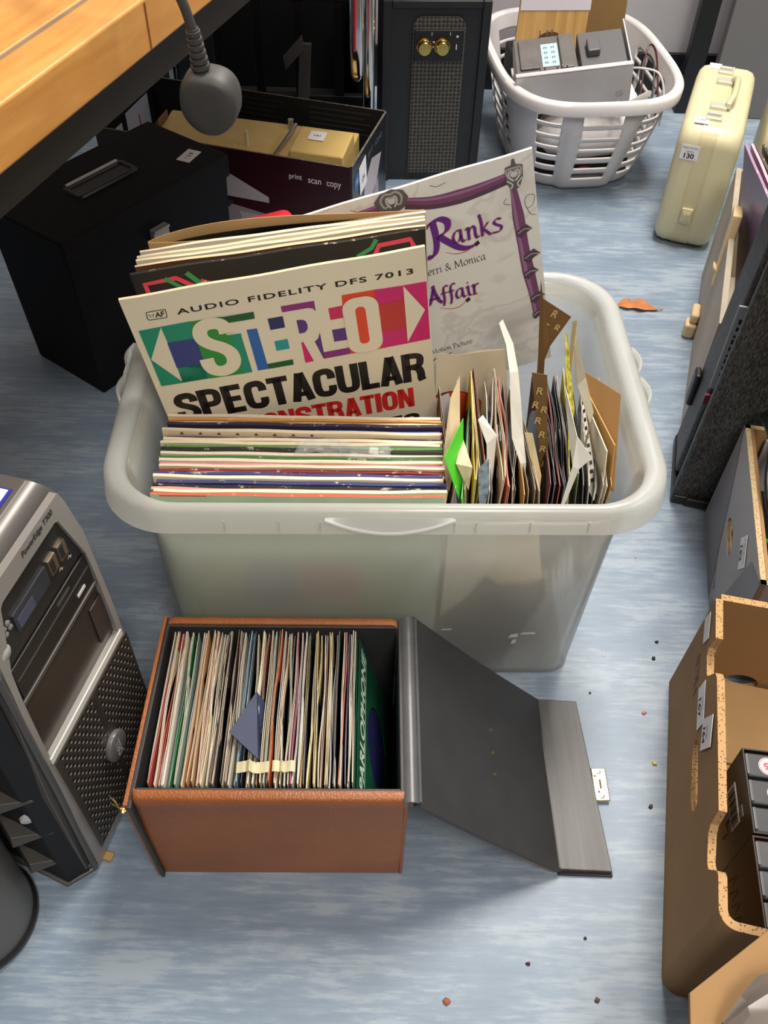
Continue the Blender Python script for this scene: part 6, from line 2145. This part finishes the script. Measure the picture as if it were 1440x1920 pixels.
def poly3(faces, mat, label, name='paper_sheet', cat='paper', thick=0.0006, prints=None):
    """thin sheet through 3D polygons (lists of points sharing corners by position)"""
    mb = MB()
    idx = {}
    for fc in faces:
        q = []
        for pt in fc:
            k = tuple(round(c, 5) for c in pt)
            if k not in idx:
                idx[k] = len(mb.v)
                mb.v.append(pt)
            q.append(idx[k])
        mb.f.append(tuple(q))
        mb.m.append(0)
    o = obj(name, mb, mat, smooth=False, solid=thick)
    tag(o, label, cat)
    if prints:
        mb = MB()
        for d, T in prints:
            mb.merge(d, 0, T)
        obj('bag_lettering', mb, GOLDP, o, smooth=False)
    return o


def letters_on(a, ux, uz, spots, size=0.010):
    """small capital letters lying just in front of a sheet"""
    ux, uz = Vector(ux).normalized(), Vector(uz)
    n_ = ux.cross(uz).normalized() * -1
    T0 = frame(Vector(a) + (n_ * -0.0008 if n_.y > 0 else n_ * 0.0008), ux, -n_ if n_.y < 0 else n_)
    return [(text('R', size * 0.8, size, 0.02), T0 @ Matrix.Translation((x, 0, z)) @ Matrix.Rotation(r, 4, 'Y')) for x, z, r in spots]


# tall torn white paper rising above the row
lft = [(0.1165, 0.802, 0.456), (0.1255, 0.79, 0.437), (0.1305, 0.77, 0.4155), (0.1335, 0.755, 0.388), (0.1385, 0.735, 0.352), (0.150, 0.722, 0.326), (0.156, 0.715, 0.30)]
rgt = [(0.1205, 0.806, 0.458), (0.1335, 0.794, 0.436), (0.1405, 0.776, 0.413), (0.146, 0.76, 0.384), (0.1525, 0.742, 0.346), (0.1575, 0.728, 0.322), (0.158, 0.72, 0.30)]
poly3([[lft[i], rgt[i], rgt[i + 1], lft[i + 1]] for i in range(6)], M('torn_white_paper', (226, 222, 210), 0.65), 'tall torn white paper curling up above the middle of the right-hand row', 'torn_paper')
wl = [(0.0985, 0.735, 0.378), (0.110, 0.725, 0.352), (0.1135, 0.715, 0.32), (0.1135, 0.70, 0.29)]
wr = [(0.1045, 0.745, 0.376), (0.121, 0.735, 0.356), (0.121, 0.722, 0.32), (0.120, 0.71, 0.29)]
poly3([[wl[i], wr[i], wr[i + 1], wl[i + 1]] for i in range(3)], M('torn_white_paper', (226, 222, 210), 0.65), 'curled white paper lip between the dark red and brown bag sleeves', 'torn_paper')
# brown patterned bags
poly3([[(0.1501, 0.75, 0.4335), (0.1668, 0.75, 0.4306), (0.1836, 0.74, 0.3213), (0.1734, 0.74, 0.3252)], [(0.1734, 0.74, 0.3252), (0.1836, 0.74, 0.3213), (0.188, 0.738, 0.27), (0.178, 0.738, 0.27)]], NBAG, 'brown paper bag strip printed with gold letters standing in the right-hand row', 'paper_bag', 'paper bag',
      prints=[(text('R', 0.0075, 0.0095, 0.02), Matrix.Translation((x, 0.7475 - 0.093 * (0.4335 - z), z)) @ Matrix.Rotation(0.12, 4, 'Y')) for x, z in ((0.1575, 0.408), (0.1555, 0.390), (0.1655, 0.384), (0.1610, 0.369), (0.1680, 0.350), (0.1715, 0.330), (0.1765, 0.308))])
poly3([[(0.1605, 0.842, 0.4844), (0.1665, 0.84, 0.462), (0.180, 0.838, 0.38), (0.190, 0.835, 0.28), (0.180, 0.838, 0.28), (0.1725, 0.84, 0.38)], [(0.1665, 0.84, 0.462), (0.202, 0.846, 0.435), (0.184, 0.842, 0.397), (0.180, 0.838, 0.38)]], NBAG, 'tall brown paper bag corner with gold letters at the right of the marbled sleeve', 'paper_bag', 'paper bag',
      prints=letters_on((0.1665, 0.84, 0.462), (0.0355, 0.006, 0), (0, 0, 1), [(0.011, -0.024, 0.4), (0.004, -0.041, 0.4), (0.017, -0.044, 0.4), (0.009, -0.060, 0.4)], 0.0095))
# curled striped sleeve and folded grey paper behind the dark group
yl = [(0.1885, 0.80, 0.445), (0.191, 0.775, 0.42), (0.196, 0.745, 0.385), (0.199, 0.72, 0.35)]
yr = [(0.1915, 0.81, 0.443), (0.1975, 0.785, 0.415), (0.2045, 0.755, 0.38), (0.205, 0.73, 0.345)]
poly3([[yl[i], yr[i], yr[i + 1], yl[i + 1]] for i in range(3)], M('yellow_black_print', (196, 184, 70), 0.5, var=0.75, vscale=160), 'curled yellow and black printed sleeve edge rising behind the black singles', 'single_sleeve', 'record sleeve')
gl_ = [(0.199, 0.795, 0.435), (0.206, 0.77, 0.40), (0.2195, 0.735, 0.378), (0.2145, 0.72, 0.34), (0.213, 0.71, 0.30)]
gr_ = [(0.204, 0.81, 0.436), (0.217, 0.785, 0.40), (0.2255, 0.752, 0.378), (0.2215, 0.735, 0.34), (0.219, 0.725, 0.30)]
poly3([[gl_[i], gr_[i], gr_[i + 1], gl_[i + 1]] for i in range(4)], M('folded_grey_paper', (150, 142, 122), 0.5, var=0.1, vscale=30), 'folded grey-tan paper sleeve bent over behind the torn white corner', 'paper_sheet', 'record sleeve')
poly3([[(0.205, 0.845, 0.43), (0.2085, 0.84, 0.435), (0.2105, 0.82, 0.36), (0.207, 0.825, 0.36)]], M('cream_card_edge', (214, 196, 150), 0.6), 'narrow tan card edge standing at the back right of the row', 'card_strip', 'card', 0.0012)
# torn white corner and its dark pocket, at the front right
poly3([[(0.1994, 0.70, 0.3905), (0.2174, 0.69, 0.3703), (0.2063, 0.688, 0.3545), (0.1985, 0.688, 0.3585)], [(0.1985, 0.688, 0.3585), (0.2063, 0.688, 0.3545), (0.199, 0.684, 0.30), (0.195, 0.684, 0.30)], [(0.1994, 0.70, 0.3905), (0.1985, 0.688, 0.3585), (0.190, 0.735, 0.40), (0.187, 0.745, 0.42)]], M('white_corner_paper', (232, 228, 220), 0.6), 'torn white paper corner poking out at the front right of the row', 'torn_paper')
# mottled blue sleeve corner (plain generic print), lime and tan loose sheets at the left end
poly3([[(0.0985, 0.682, 0.357), (0.1085, 0.684, 0.370), (0.113, 0.682, 0.333), (0.111, 0.68, 0.30), (0.104, 0.68, 0.305)]], M('blue_grey_mottled', (150, 166, 180), 0.5, var=0.6, vscale=120), 'mottled blue and white sleeve corner in front of the teal sleeve', 'single_sleeve', 'record sleeve')
poly3([[(0.0835, 0.745, 0.3705), (0.0621, 0.69, 0.364), (0.0815, 0.683, 0.308), (0.087, 0.70, 0.31)]], M('lime_green_card', (84, 206, 52), 0.5, var=0.12, vscale=30), 'bright lime-green sleeve face turned outward at the left end of the row', 'single_sleeve', 'record sleeve')
poly3([[(0.0805, 0.80, 0.385), (0.070, 0.775, 0.372), (0.063, 0.72, 0.315), (0.072, 0.70, 0.30), (0.083, 0.74, 0.33)]], M('soft_tan_paper', (204, 182, 146), 0.65, var=0.1, vscale=30), 'tan paper bag bent over behind the lime-green sleeve', 'paper_bag', 'paper bag')
poly3([[(0.084, 0.735, 0.352), (0.076, 0.70, 0.345), (0.0925, 0.692, 0.312), (0.0945, 0.70, 0.34)]], M('printed_buff', (206, 190, 152), 0.6, var=0.25, vscale=90), 'small buff printed slip leaning between lime-green and yellow sleeves', 'paper_slip', 'paper')
poly3([[(0.1535, 0.745, 0.352), (0.1615, 0.742, 0.354), (0.1745, 0.715, 0.315), (0.1735, 0.70, 0.29), (0.167, 0.70, 0.29), (0.166, 0.72, 0.32)]], M('curled_buff', (208, 186, 144), 0.6, var=0.08, vscale=30), 'curled buff paper tongue left of the black group in the right-hand row', 'torn_paper')
# stiff cards at the far right
poly3([[(0.2211, 0.8183, 0.382), (0.2583, 0.7788, 0.382), (0.2545, 0.70, 0.3076), (0.232, 0.735, 0.30)]], M('brown_stiffener', (146, 108, 60), 0.7, var=0.08, vscale=20), 'brown cardboard stiffener leaning at the right end of the tub row', 'cardboard', 'cardboard', 0.0016)
poly3([[(0.2215, 0.81, 0.372), (0.2445, 0.7099, 0.37), (0.2478, 0.690, 0.305), (0.226, 0.73, 0.30)]], M('ochre_card', (188, 146, 84), 0.65, var=0.08, vscale=20), 'ochre card sleeve leaning just left of the brown stiffener', 'card', 'card', 0.0014)
poly3([[(0.2215, 0.80, 0.365), (0.2375, 0.708, 0.3625), (0.2405, 0.692, 0.305), (0.222, 0.73, 0.30)]], M('white_edge_card', (226, 216, 194), 0.6), 'cream card with a fine double edge, left of the ochre card', 'card', 'card', 0.0014)
o = poly3([[(0.2155, 0.79, 0.375), (0.219, 0.795, 0.375), (0.2345, 0.70, 0.315), (0.2315, 0.688, 0.305), (0.226, 0.70, 0.31)]], M('striped_card_white', (222, 218, 206), 0.6), 'white card with short black bars along its edge near the right end', 'card', 'card', 0.0012)
mb = MB()
for i in range(11):
    u, w_ = i / 11, (i + 0.45) / 11
    a_, b_ = Vector((0.2165, 0.786, 0.3755)), Vector((0.2290, 0.70, 0.3135))
    c_, d_ = Vector((0.2190, 0.789, 0.3755)), Vector((0.2330, 0.70, 0.3155))
    off = Vector((-0.0007, -0.0006, 0.0012))
    mb.add([a_.lerp(b_, u) + off, c_.lerp(d_, u) + off, c_.lerp(d_, w_) + off, a_.lerp(b_, w_) + off], [(0, 1, 2, 3)])
obj('black_bars', mb, INK, o, smooth=False)
# beige inner sleeve below the marbled titles, and the orange-labelled single
poly3([[(0.0585, 0.897, 0.338), (0.085, 0.897, 0.336), (0.115, 0.901, 0.341), (0.1429, 0.903, 0.3425), (0.156, 0.886, 0.26), (0.062, 0.872, 0.25)]], M('beige_thin_paper', (206, 190, 162), 0.6, var=0.06, vscale=20), 'beige paper inner sleeve below the marbled sleeve titles', 'inner_sleeve', 'inner sleeve')
ob = thing('single_record', 'single with orange label standing behind the front row, beside the stereo sampler', 'record')
ob.matrix_world = frame((0.083, 0.858, 0.262), (1, 0.08, -0.1), (-0.08, 1, -0.12))
mb = MB()
mb.loft([[(0.0445 * math.cos(a), y, 0.0445 * math.sin(a)) for a in [2 * math.pi * k / 48 for k in range(48)]] for y in (0.0, 0.0015)])
obj('disc', mb, VINYL, ob, smooth=False)
mb = MB().flat(circ(0.0442, 40), 0, Matrix.Translation((0, -0.0004, 0)))
mb.flat([(-0.03, 0.03), (0.006, -0.03), (0.03, -0.032), (-0.012, 0.042)], 1, Matrix.Translation((0, -0.0007, 0)))
mb.flat(circ(0.004, 14, 0.0, 0.005), 2, Matrix.Translation((0, -0.001, 0)))
obj('orange_label', mb, [M('label_orange', (212, 84, 36), 0.5), PAPER, INK], ob, smooth=False)
# records standing in the plywood crate
for k, (rgb, rim_, lab_) in enumerate((
        ((128, 110, 140), (150, 120, 150), 'purple-grey sleeve facing out of the plywood crate'),
        ((206, 150, 170), (222, 160, 178), 'pink-edged sleeve, second in the plywood crate'),
        ((70, 62, 56), (82, 74, 64), 'dark brown-edged sleeve, third in the plywood crate'),
        ((40, 38, 38), (60, 56, 50), 'black-edged sleeve, fourth in the plywood crate'),
        ((212, 170, 76), (222, 184, 96), 'yellow-edged sleeve, fifth in the plywood crate'),
        ((150, 122, 78), (178, 148, 98), 'tan-edged sleeve, rightmost of those seen in the plywood crate'))):
    x_ = 0.5685 + 0.0095 * k
    T = frame((x_, 1.4503, 0.342 + 0.002 * math.sin(k * 2.2)), (-0.03, -0.9995, 0), (0.97, -0.03, 0.235))
    lp_sleeve(T, lab_, M('crate_face_%d' % k, rgb, 0.35, var=0.2, vscale=8), worn_edge(rim_), None, 0.004, 0.0004, 300 + k, 'records in the plywood crate')
# dark singles leaning in the layer underneath, seen through the tub wall
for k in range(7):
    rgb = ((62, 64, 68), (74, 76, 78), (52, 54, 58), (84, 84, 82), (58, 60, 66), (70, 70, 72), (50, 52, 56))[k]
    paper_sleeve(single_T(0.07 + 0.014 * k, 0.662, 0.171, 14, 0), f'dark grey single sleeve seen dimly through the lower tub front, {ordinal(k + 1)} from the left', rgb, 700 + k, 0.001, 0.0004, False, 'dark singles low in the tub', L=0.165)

# ------------------------------------------------------------------ computer tower
TY = R(13)
TE = Vector((math.sin(TY), math.cos(TY), 0))
tw = thing('computer_tower', 'grey and black computer tower with perforated grille standing at the left', 'computer', (-0.311, 0.3875, 0), (0, 0, math.atan2(TE.y, TE.x)))
TW_T = frame((-0.311, 0.3875, 0), TE, (-TE.y, TE.x, 0))
CASEG = M('tower_grey', (104, 100, 98), 0.36, 0.35, var=0.04, vscale=30)
BEZ = M('bezel_silver', (156, 152, 148), 0.32, 0.25, var=0.03, vscale=20)
BEZD = M('bezel_dark', (92, 88, 86), 0.36, 0.4)
PANB = M('tower_panel_black', (34, 34, 34), 0.32, var=0.1, vscale=30)
cS = 0.079


def hw(z):
    t_ = [(0, .088), (0.1, .09), (0.31, .0835), (0.41, .078), (0.47, .066), (0.488, .058)]
    for (a, b1), (c, d1) in zip(t_, t_[1:]):
        if z <= c:
            return b1 + (d1 - b1) * (z - a) / (c - a)
    return t_[-1][1]


# outer case with a rounded shoulder at the front top
mb = MB()
lo = []
prof = [(0.012, 0.0), (0.004, 0.02), (0.0015, 0.2), (0.0015, 0.462), (0.0045, 0.475), (0.010, 0.4830), (0.017, 0.4872), (0.024, 0.488), (0.045, 0.488)]
mb = MB()
for zi in range(len(prof)):
    pass
lo = []
for y, z in prof:
    h = hw(z)
    lo.append([(cS - h - 0.006, y, z), (cS + h, y, z), (cS + h, 0.40, z if z < 0.5 else z), (cS - h - 0.006, 0.40, z)])
mb.loft(lo)
obj('case_shell', mb, CASEG, tw, bevel=0.012, bseg=4, ang=50)
mb = MB().box((cS - 0.060, 0.0195, 0.4870), (cS + 0.056, 0.021, 0.4886))
obj('top_seam', mb, M('seam_highlight', (190, 186, 182), 0.3, 0.5), tw, smooth=False)
# silver bezel frame around the drive opening
fo = [(cS + s * (hw(z) - 0.004), z) for s, z in ((-1, 0.012), (1, 0.012), (1, 0.2), (1, 0.31), (1, 0.41), (1, 0.462), (1, 0.478), (-1, 0.478), (-1, 0.462), (-1, 0.41), (-1, 0.31), (-1, 0.2))]
op_ = [(0.006, 0.2495), (0.1525, 0.2495), (0.1515, 0.285), (0.149, 0.35), (0.146, 0.388), (0.1265, 0.4535), (0.122, 0.4565), (0.036, 0.4565), (0.0315, 0.4535), (0.012, 0.388), (0.009, 0.35), (0.0065, 0.285)]
mb = MB()
mb.merge(plate([fo, op_[::-1]], 0.007), 0, Matrix.Translation((0, -0.004, 0)))
bz = obj('bezel_frame', mb, BEZ, tw, bevel=0.0015)
mb = MB().box((0.004, -0.0055, 0.2395), (0.157, -0.0035, 0.2495))
obj('bright_bar', mb, M('polished_bar', (236, 233, 226), 0.2, 0.2), bz, bevel=0.001)
# recessed drive bay panel
mb = MB()
mb.flat(op_, 0, Matrix.Translation((0, 0.0012, 0)))
mb.flat([(0.0315, 0.4535), (0.1265, 0.4535), (0.146, 0.389), (0.012, 0.389)], 1, Matrix.Translation((0, -0.0005, 0)))
bay = obj('drive_bay_panel', mb, [M('bay_brown_black', (48, 42, 37), 0.3), PANB], tw, smooth=False)
for a in (0.105, 0.1215):
    mb = MB().box((a - 0.006, -0.0022, 0.4105), (a + 0.006, -0.0006, 0.4295), 0).box((a - 0.0045, -0.0026, 0.4125), (a + 0.001, -0.0018, 0.4275), 1)
    obj('usb_port', mb, [M('usb_metal', (176, 160, 136), 0.3, 0.9), INK], bay, smooth=False)
mb = MB().box((0.040, -0.0022, 0.408), (0.094, -0.0006, 0.4305), 0).box((0.043, -0.0026, 0.410), (0.068, -0.0021, 0.4225), 1)
obj('display_screen', mb, [M('lcd_glass', (50, 54, 62), 0.15), M('lcd_text', (74, 76, 100), 0.25)], bay, smooth=False)
mb = MB()
for a, z in ((0.0335, 0.430), (0.0275, 0.4285), (0.0345, 0.4235), (0.0275, 0.422)):
    mb.lathe([(0.0028, 0), (0.0028, 0.0012), (0.0018, 0.002), (0, 0.002)], 12, 0, frame((a, -0.0005, z), (1, 0, 0), (0, 0, 1), (0, -1, 0)))
obj('menu_button', mb, M('button_grey', (120, 118, 116), 0.35), bay)
mb = MB().lathe([(0.008, 0), (0.008, 0.002), (0.006, 0.0035), (0, 0.0038)], 24, 0, frame((0.0165, -0.0005, 0.4105), (1, 0, 0), (0, 0, 1), (0, -1, 0)))
obj('power_button', mb, M('button_silver', (196, 194, 192), 0.25, 0.3), bay)
mb = MB().box((0.014, -0.002, 0.345), (0.147, 0.001, 0.386))
od = obj('optical_drive', mb, M('optical_black', (28, 26, 26), 0.35), bay, bevel=0.001)
mb = MB().box((0.118, -0.0028, 0.3535), (0.132, -0.0019, 0.357), 0).box((0.016, -0.0026, 0.368), (0.145, -0.0019, 0.3692), 1).box((0.09, -0.0026, 0.376), (0.112, -0.002, 0.379), 1)
obj('drive_button', mb, [M('button_pale', (206, 204, 198), 0.3), M('drive_line', (66, 62, 58), 0.4)], od, smooth=False)
mb = MB().box((0.010, -0.003, 0.3375), (0.15, 0.0005, 0.3425))
obj('bay_divider', mb, BEZD, bay, bevel=0.001)
mb = MB().box((0.128, -0.0005, 0.262), (0.1515, 0.001, 0.318))
obj('blanking_plate', mb, M('bay_plate', (66, 60, 54), 0.25, 0.2), bay, bevel=0.0008)
for a, z in ((0.1115, 0.4035), (0.127, 0.4025)):
    mb = MB()
    mb.merge(ribbon([(a - 0.002, z), (a + 0.001, z + 0.002), (a + 0.002, z - 0.002), (a + 0.004, z)], 0.0009), 0, Matrix.Translation((0, -0.0008, 0)))
    obj('usb_mark', mb, WHT, bay, smooth=False)
mb = MB()
mb.merge(text('PowerEdge T300', 0.050, 0.0085, 0.022, 0.1), 0, Matrix.Translation((0.0735, -0.0043, 0.465)))
obj('model_lettering', mb, INK, bz, smooth=False)
# perforated lower grille
mb = MB()
gl = [(cS - hw(0.02) + 0.018, 0.03), (cS + hw(0.02) - 0.003, 0.03), (cS + hw(0.2) - 0.003, 0.236), (cS - hw(0.2) + 0.014, 0.236)]
mb.prism(gl, 0.003, 0, Matrix.Translation((0, -0.0055, 0)))
gr = obj('front_grille', mb, M('grille_dark', (74, 68, 63), 0.4, 0.3), tw, smooth=False)
mb = MB()
HOLE, LIPM = M('perforation_dark', (16, 14, 13), 0.6), M('perforation_lip', (158, 150, 142), 0.3, 0.4)
for j in range(25):
    z = 0.0345 + j * 0.0082
    for i in range(17):
        x = cS - 0.063 + i * 0.0088 + (0.0044 if j % 2 else 0)
        if x > cS + hw(z) - 0.008 or x < cS - hw(z) + 0.021:
            continue
        if abs(x - 0.083) < 0.014 and 0.105 < z < 0.158 or abs(x - 0.083) < 0.005 and 0.04 < z < 0.236 and (z > 0.15 or z < 0.11) and z > 0.055:
            continue
        mb.flat(circ(0.0027, 10, x, z, 1.0, 1.15), 0, Matrix.Translation((0, -0.0057, 0)))
        mb.v += [(x - 0.0022, -0.0059, z - 0.0016), (x, -0.0066, z - 0.0030), (x + 0.0022, -0.0059, z - 0.0016), (x, -0.0062, z - 0.0004)]
        q = len(mb.v) - 4
        mb.f.append((q, q + 1, q + 2, q + 3))
        mb.m.append(1)
obj('perforation', mb, [HOLE, LIPM], gr, smooth=False)
mb = MB().box((0.080, -0.0058, 0.055), (0.0865, -0.004, 0.232))
obj('badge_groove', mb, M('groove_dark', (52, 48, 45), 0.45), gr, bevel=0.001)
mb = MB()
lo = []
for y, k in ((-0.006, 0.96), (-0.009, 1.0), (-0.0115, 0.97), (-0.0125, 0.86)):
    lo.append([(0.083 + 0.0175 * k * math.cos(a), y, 0.132 + 0.0215 * k * math.sin(a)) for a in [2 * math.pi * q / 40 for q in range(40)]])
mb.loft(lo[::-1], 0)
bd = obj('oval_badge', mb, M('badge_grey', (136, 134, 134), 0.3, 0.4), gr, ang=50)
mb = MB()
mb.merge(text('DELL', 0.026, 0.0085, 0.012), 0, Matrix.Translation((0.0865, -0.0128, 0.119)) @ Matrix.Rotation(R(-90), 4, 'Y'))
obj('badge_lettering', mb, M('badge_pale', (226, 224, 220), 0.3, 0.2), bd, smooth=False)
# ventilated black side cheek with fins
mb = MB()
mb.hexa([(-0.030, 0.022, 0.004), (-0.013, 0.003, 0.004), (-0.010, 0.06, 0.004), (-0.014, 0.13, 0.004), (-0.022, 0.022, 0.40), (-0.006, 0.004, 0.40), (-0.004, 0.06, 0.40), (-0.004, 0.13, 0.40)])
ck = obj('side_cheek', mb, MATT_BLACK, tw, bevel=0.002)
mb = MB()
mb.tube([(-0.008, 0.0, 0.008), (-0.0315, 0.0215, 0.005), (-0.016, 0.132, 0.018)], 0.0032, 8)
mb.tube([(-0.008, 0.0, 0.008), (-0.004, -0.002, 0.2), (-0.001, -0.002, 0.40)], 0.0035, 8)
obj('cheek_rail', mb, BEZD, ck)
for z in (0.055, 0.125, 0.20):
    mb = MB().hexa([(-0.045, 0.045, z), (-0.020, 0.012, z), (-0.012, 0.05, z), (-0.016, 0.085, z), (-0.040, 0.047, z + 0.012), (-0.020, 0.014, z + 0.002), (-0.012, 0.05, z + 0.012), (-0.016, 0.08, z + 0.012)])
    obj('fin', mb, M('fin_grey', (70, 66, 62), 0.45), ck, bevel=0.0006)
mb = MB().lathe([(0.008, 0), (0.007, 0.003), (0, 0.004)], 18, 0, frame((-0.025, 0.028, 0.165), (0.6, -0.8, 0), (0, 0, 1), (-0.8, -0.6, 0)))
obj('cheek_button', mb, M('button_silver', (196, 194, 192), 0.25, 0.3), ck)
sticker('asset_label', frame((0.030, 0.0255, 0.4887), (1, 0, 0), (0, 0, -1), (0, 1, 0)), 0.093, 0.062, tw, [], M('label_blue', (46, 50, 150), 0.5))
sticker('asset_label_face', frame((0.033, 0.0285, 0.4892), (1, 0, 0), (0, 0, -1), (0, 1, 0)), 0.088, 0.056, tw, [('CONDITION  FITTED', .05, .10, .9, .12, 0), ('EQUIPMENT  No', .05, .36, .85, .12, 0), ('TEST  DATE', .05, .62, .8, .12, 0), ('INITIALS', .05, .84, .6, .1, 0)] + [('l' * 40, .02, k, .96, .012, 0) for k in (.28, .54, .78)], None, M('label_blue_ink', (70, 76, 150), 0.5))
mb = MB().box((0.004, -0.012, 0.0), (0.014, 0.004, 0.004))
obj('taped_foot', mb, M('tape_scrap', (176, 140, 80), 0.5), tw, bevel=0.001)

# grey bin in the near-left corner
mb = MB()
mb.lathe([(0.050, 0.0), (0.060, 0.001), (0.063, 0.006), (0.063, 0.012), (0.0595, 0.016), (0.0625, 0.14), (0.0655, 0.26), (0.063, 0.26), (0.057, 0.02), (0.0, 0.018)], 48, 0)
for i, fc in enumerate(mb.f):
    zc = sum(mb.v[q][2] for q in fc) / len(fc)
    mb.m[i] = 1 if zc < 0.0155 else 0
o = obj('waste_bin', mb, [M('bin_grey', (96, 94, 90), 0.4, 0.2), BLACK])
o.location = (-0.4265, 0.322, 0)
tag(o, 'dark grey round bin with black base rim at the near left corner', 'bin')

# ------------------------------------------------------------------ litter on the floor
mb = MB()
NL = 22
rz = random.Random(8)
lo = []
for i in range(NL + 1):
    u = i / NL
    wdt = 0.0125 * math.sin(math.pi * min(1, u * 1.08) ** 0.8) * (0.75 + 0.45 * abs(math.sin(u * 9))) + 0.0006 if u < 0.93 else 0.0009
    x = 0.088 * u
    yc_ = 0.003 * math.sin(u * 5)
    lo.append([(x, yc_ + wdt, 0.0025 + 0.55 * wdt + 0.002 * math.sin(u * 13)), (x, yc_ + wdt * 0.4, 0.002 + 0.002 * math.sin(u * 7)), (x, yc_ - wdt * 0.4, 0.0015 + 0.002 * math.sin(u * 7)), (x, yc_ - wdt * 0.9, 0.0015 + 0.3 * wdt + 0.001 * math.sin(u * 17))])
mb.loft(lo, 0, None, False, False, False)
o = obj('dry_leaf', mb, M('dry_leaf_brown', (186, 116, 64), 0.7, var=0.25, vscale=60), ang=70, solid=0.0004)
o.location = (0.434, 1.476, 0.001)
o.rotation_euler = (0, 0, R(-4))
tag(o, 'curled dry brown leaf on the blue floor behind the tub', 'leaf')


def fleck(px, py, r, rgb, label, seed, name='fleck', cat='debris', h=0.002):
    rf = random.Random(seed)
    pts = [(r * rf.uniform(0.6, 1.2) * math.cos(a), r * rf.uniform(0.5, 1.0) * math.sin(a)) for a in [2 * math.pi * q / 7 for q in range(7)]]
    mb = MB().loft([[(x, y, 0.0002) for x, y in pts], [(x * 0.9, y * 0.9, h) for x, y in pts], [(x * 0.4, y * 0.4, h * 1.6) for x, y in pts]])
    o = obj(name, mb, M('fleck_%d_%d_%d' % rgb, rgb, 0.8), ang=20)
    o.location = (px, py, 0)
    return tag(o, label, cat)


for k, (px, py, r, rgb, lab_) in enumerate((
        (0.3430, 0.5997, 0.0035, (206, 132, 104), 'small pink-orange fleck on the floor beyond the gold clasp'),
        (0.3440, 0.5295, 0.0045, (214, 190, 110), 'small yellow scrap on the floor just left of the brown carton'),
        (0.3300, 0.4735, 0.0035, (72, 62, 50), 'dark crumb on the floor below the yellow scrap'),
        (0.0802, 0.2548, 0.0045, (150, 92, 62), 'brown fleck on the floor at the bottom middle of the frame'),
        (0.1678, 0.2934, 0.0028, (92, 36, 44), 'dark red speck on the floor below the record box lid'),
        (0.2323, 0.3211, 0.0020, (70, 66, 64), 'dark speck on the floor nearest below the folded lid'),
        (0.3690, 0.6824, 0.0035, (52, 50, 50), 'dark scuffed crumb on the floor beyond the brown carton corner'),
        (0.3780, 0.7091, 0.0028, (58, 56, 56), 'smaller dark crumb farther along beside the grey carton'),
        (0.2762, 0.6264, 0.0016, (50, 50, 54), 'tiny dark speck on the floor right of the tub base'),
        (0.3733, 0.8580, 0.0022, (222, 218, 208), 'tiny white speck on the floor right of the tub'),
        (0.2376, 0.2605, 0.0035, (96, 84, 72), 'grey-brown crumb on the floor lowest in the frame'))):
    fleck(px, py, r, rgb, lab_, 30 + k)
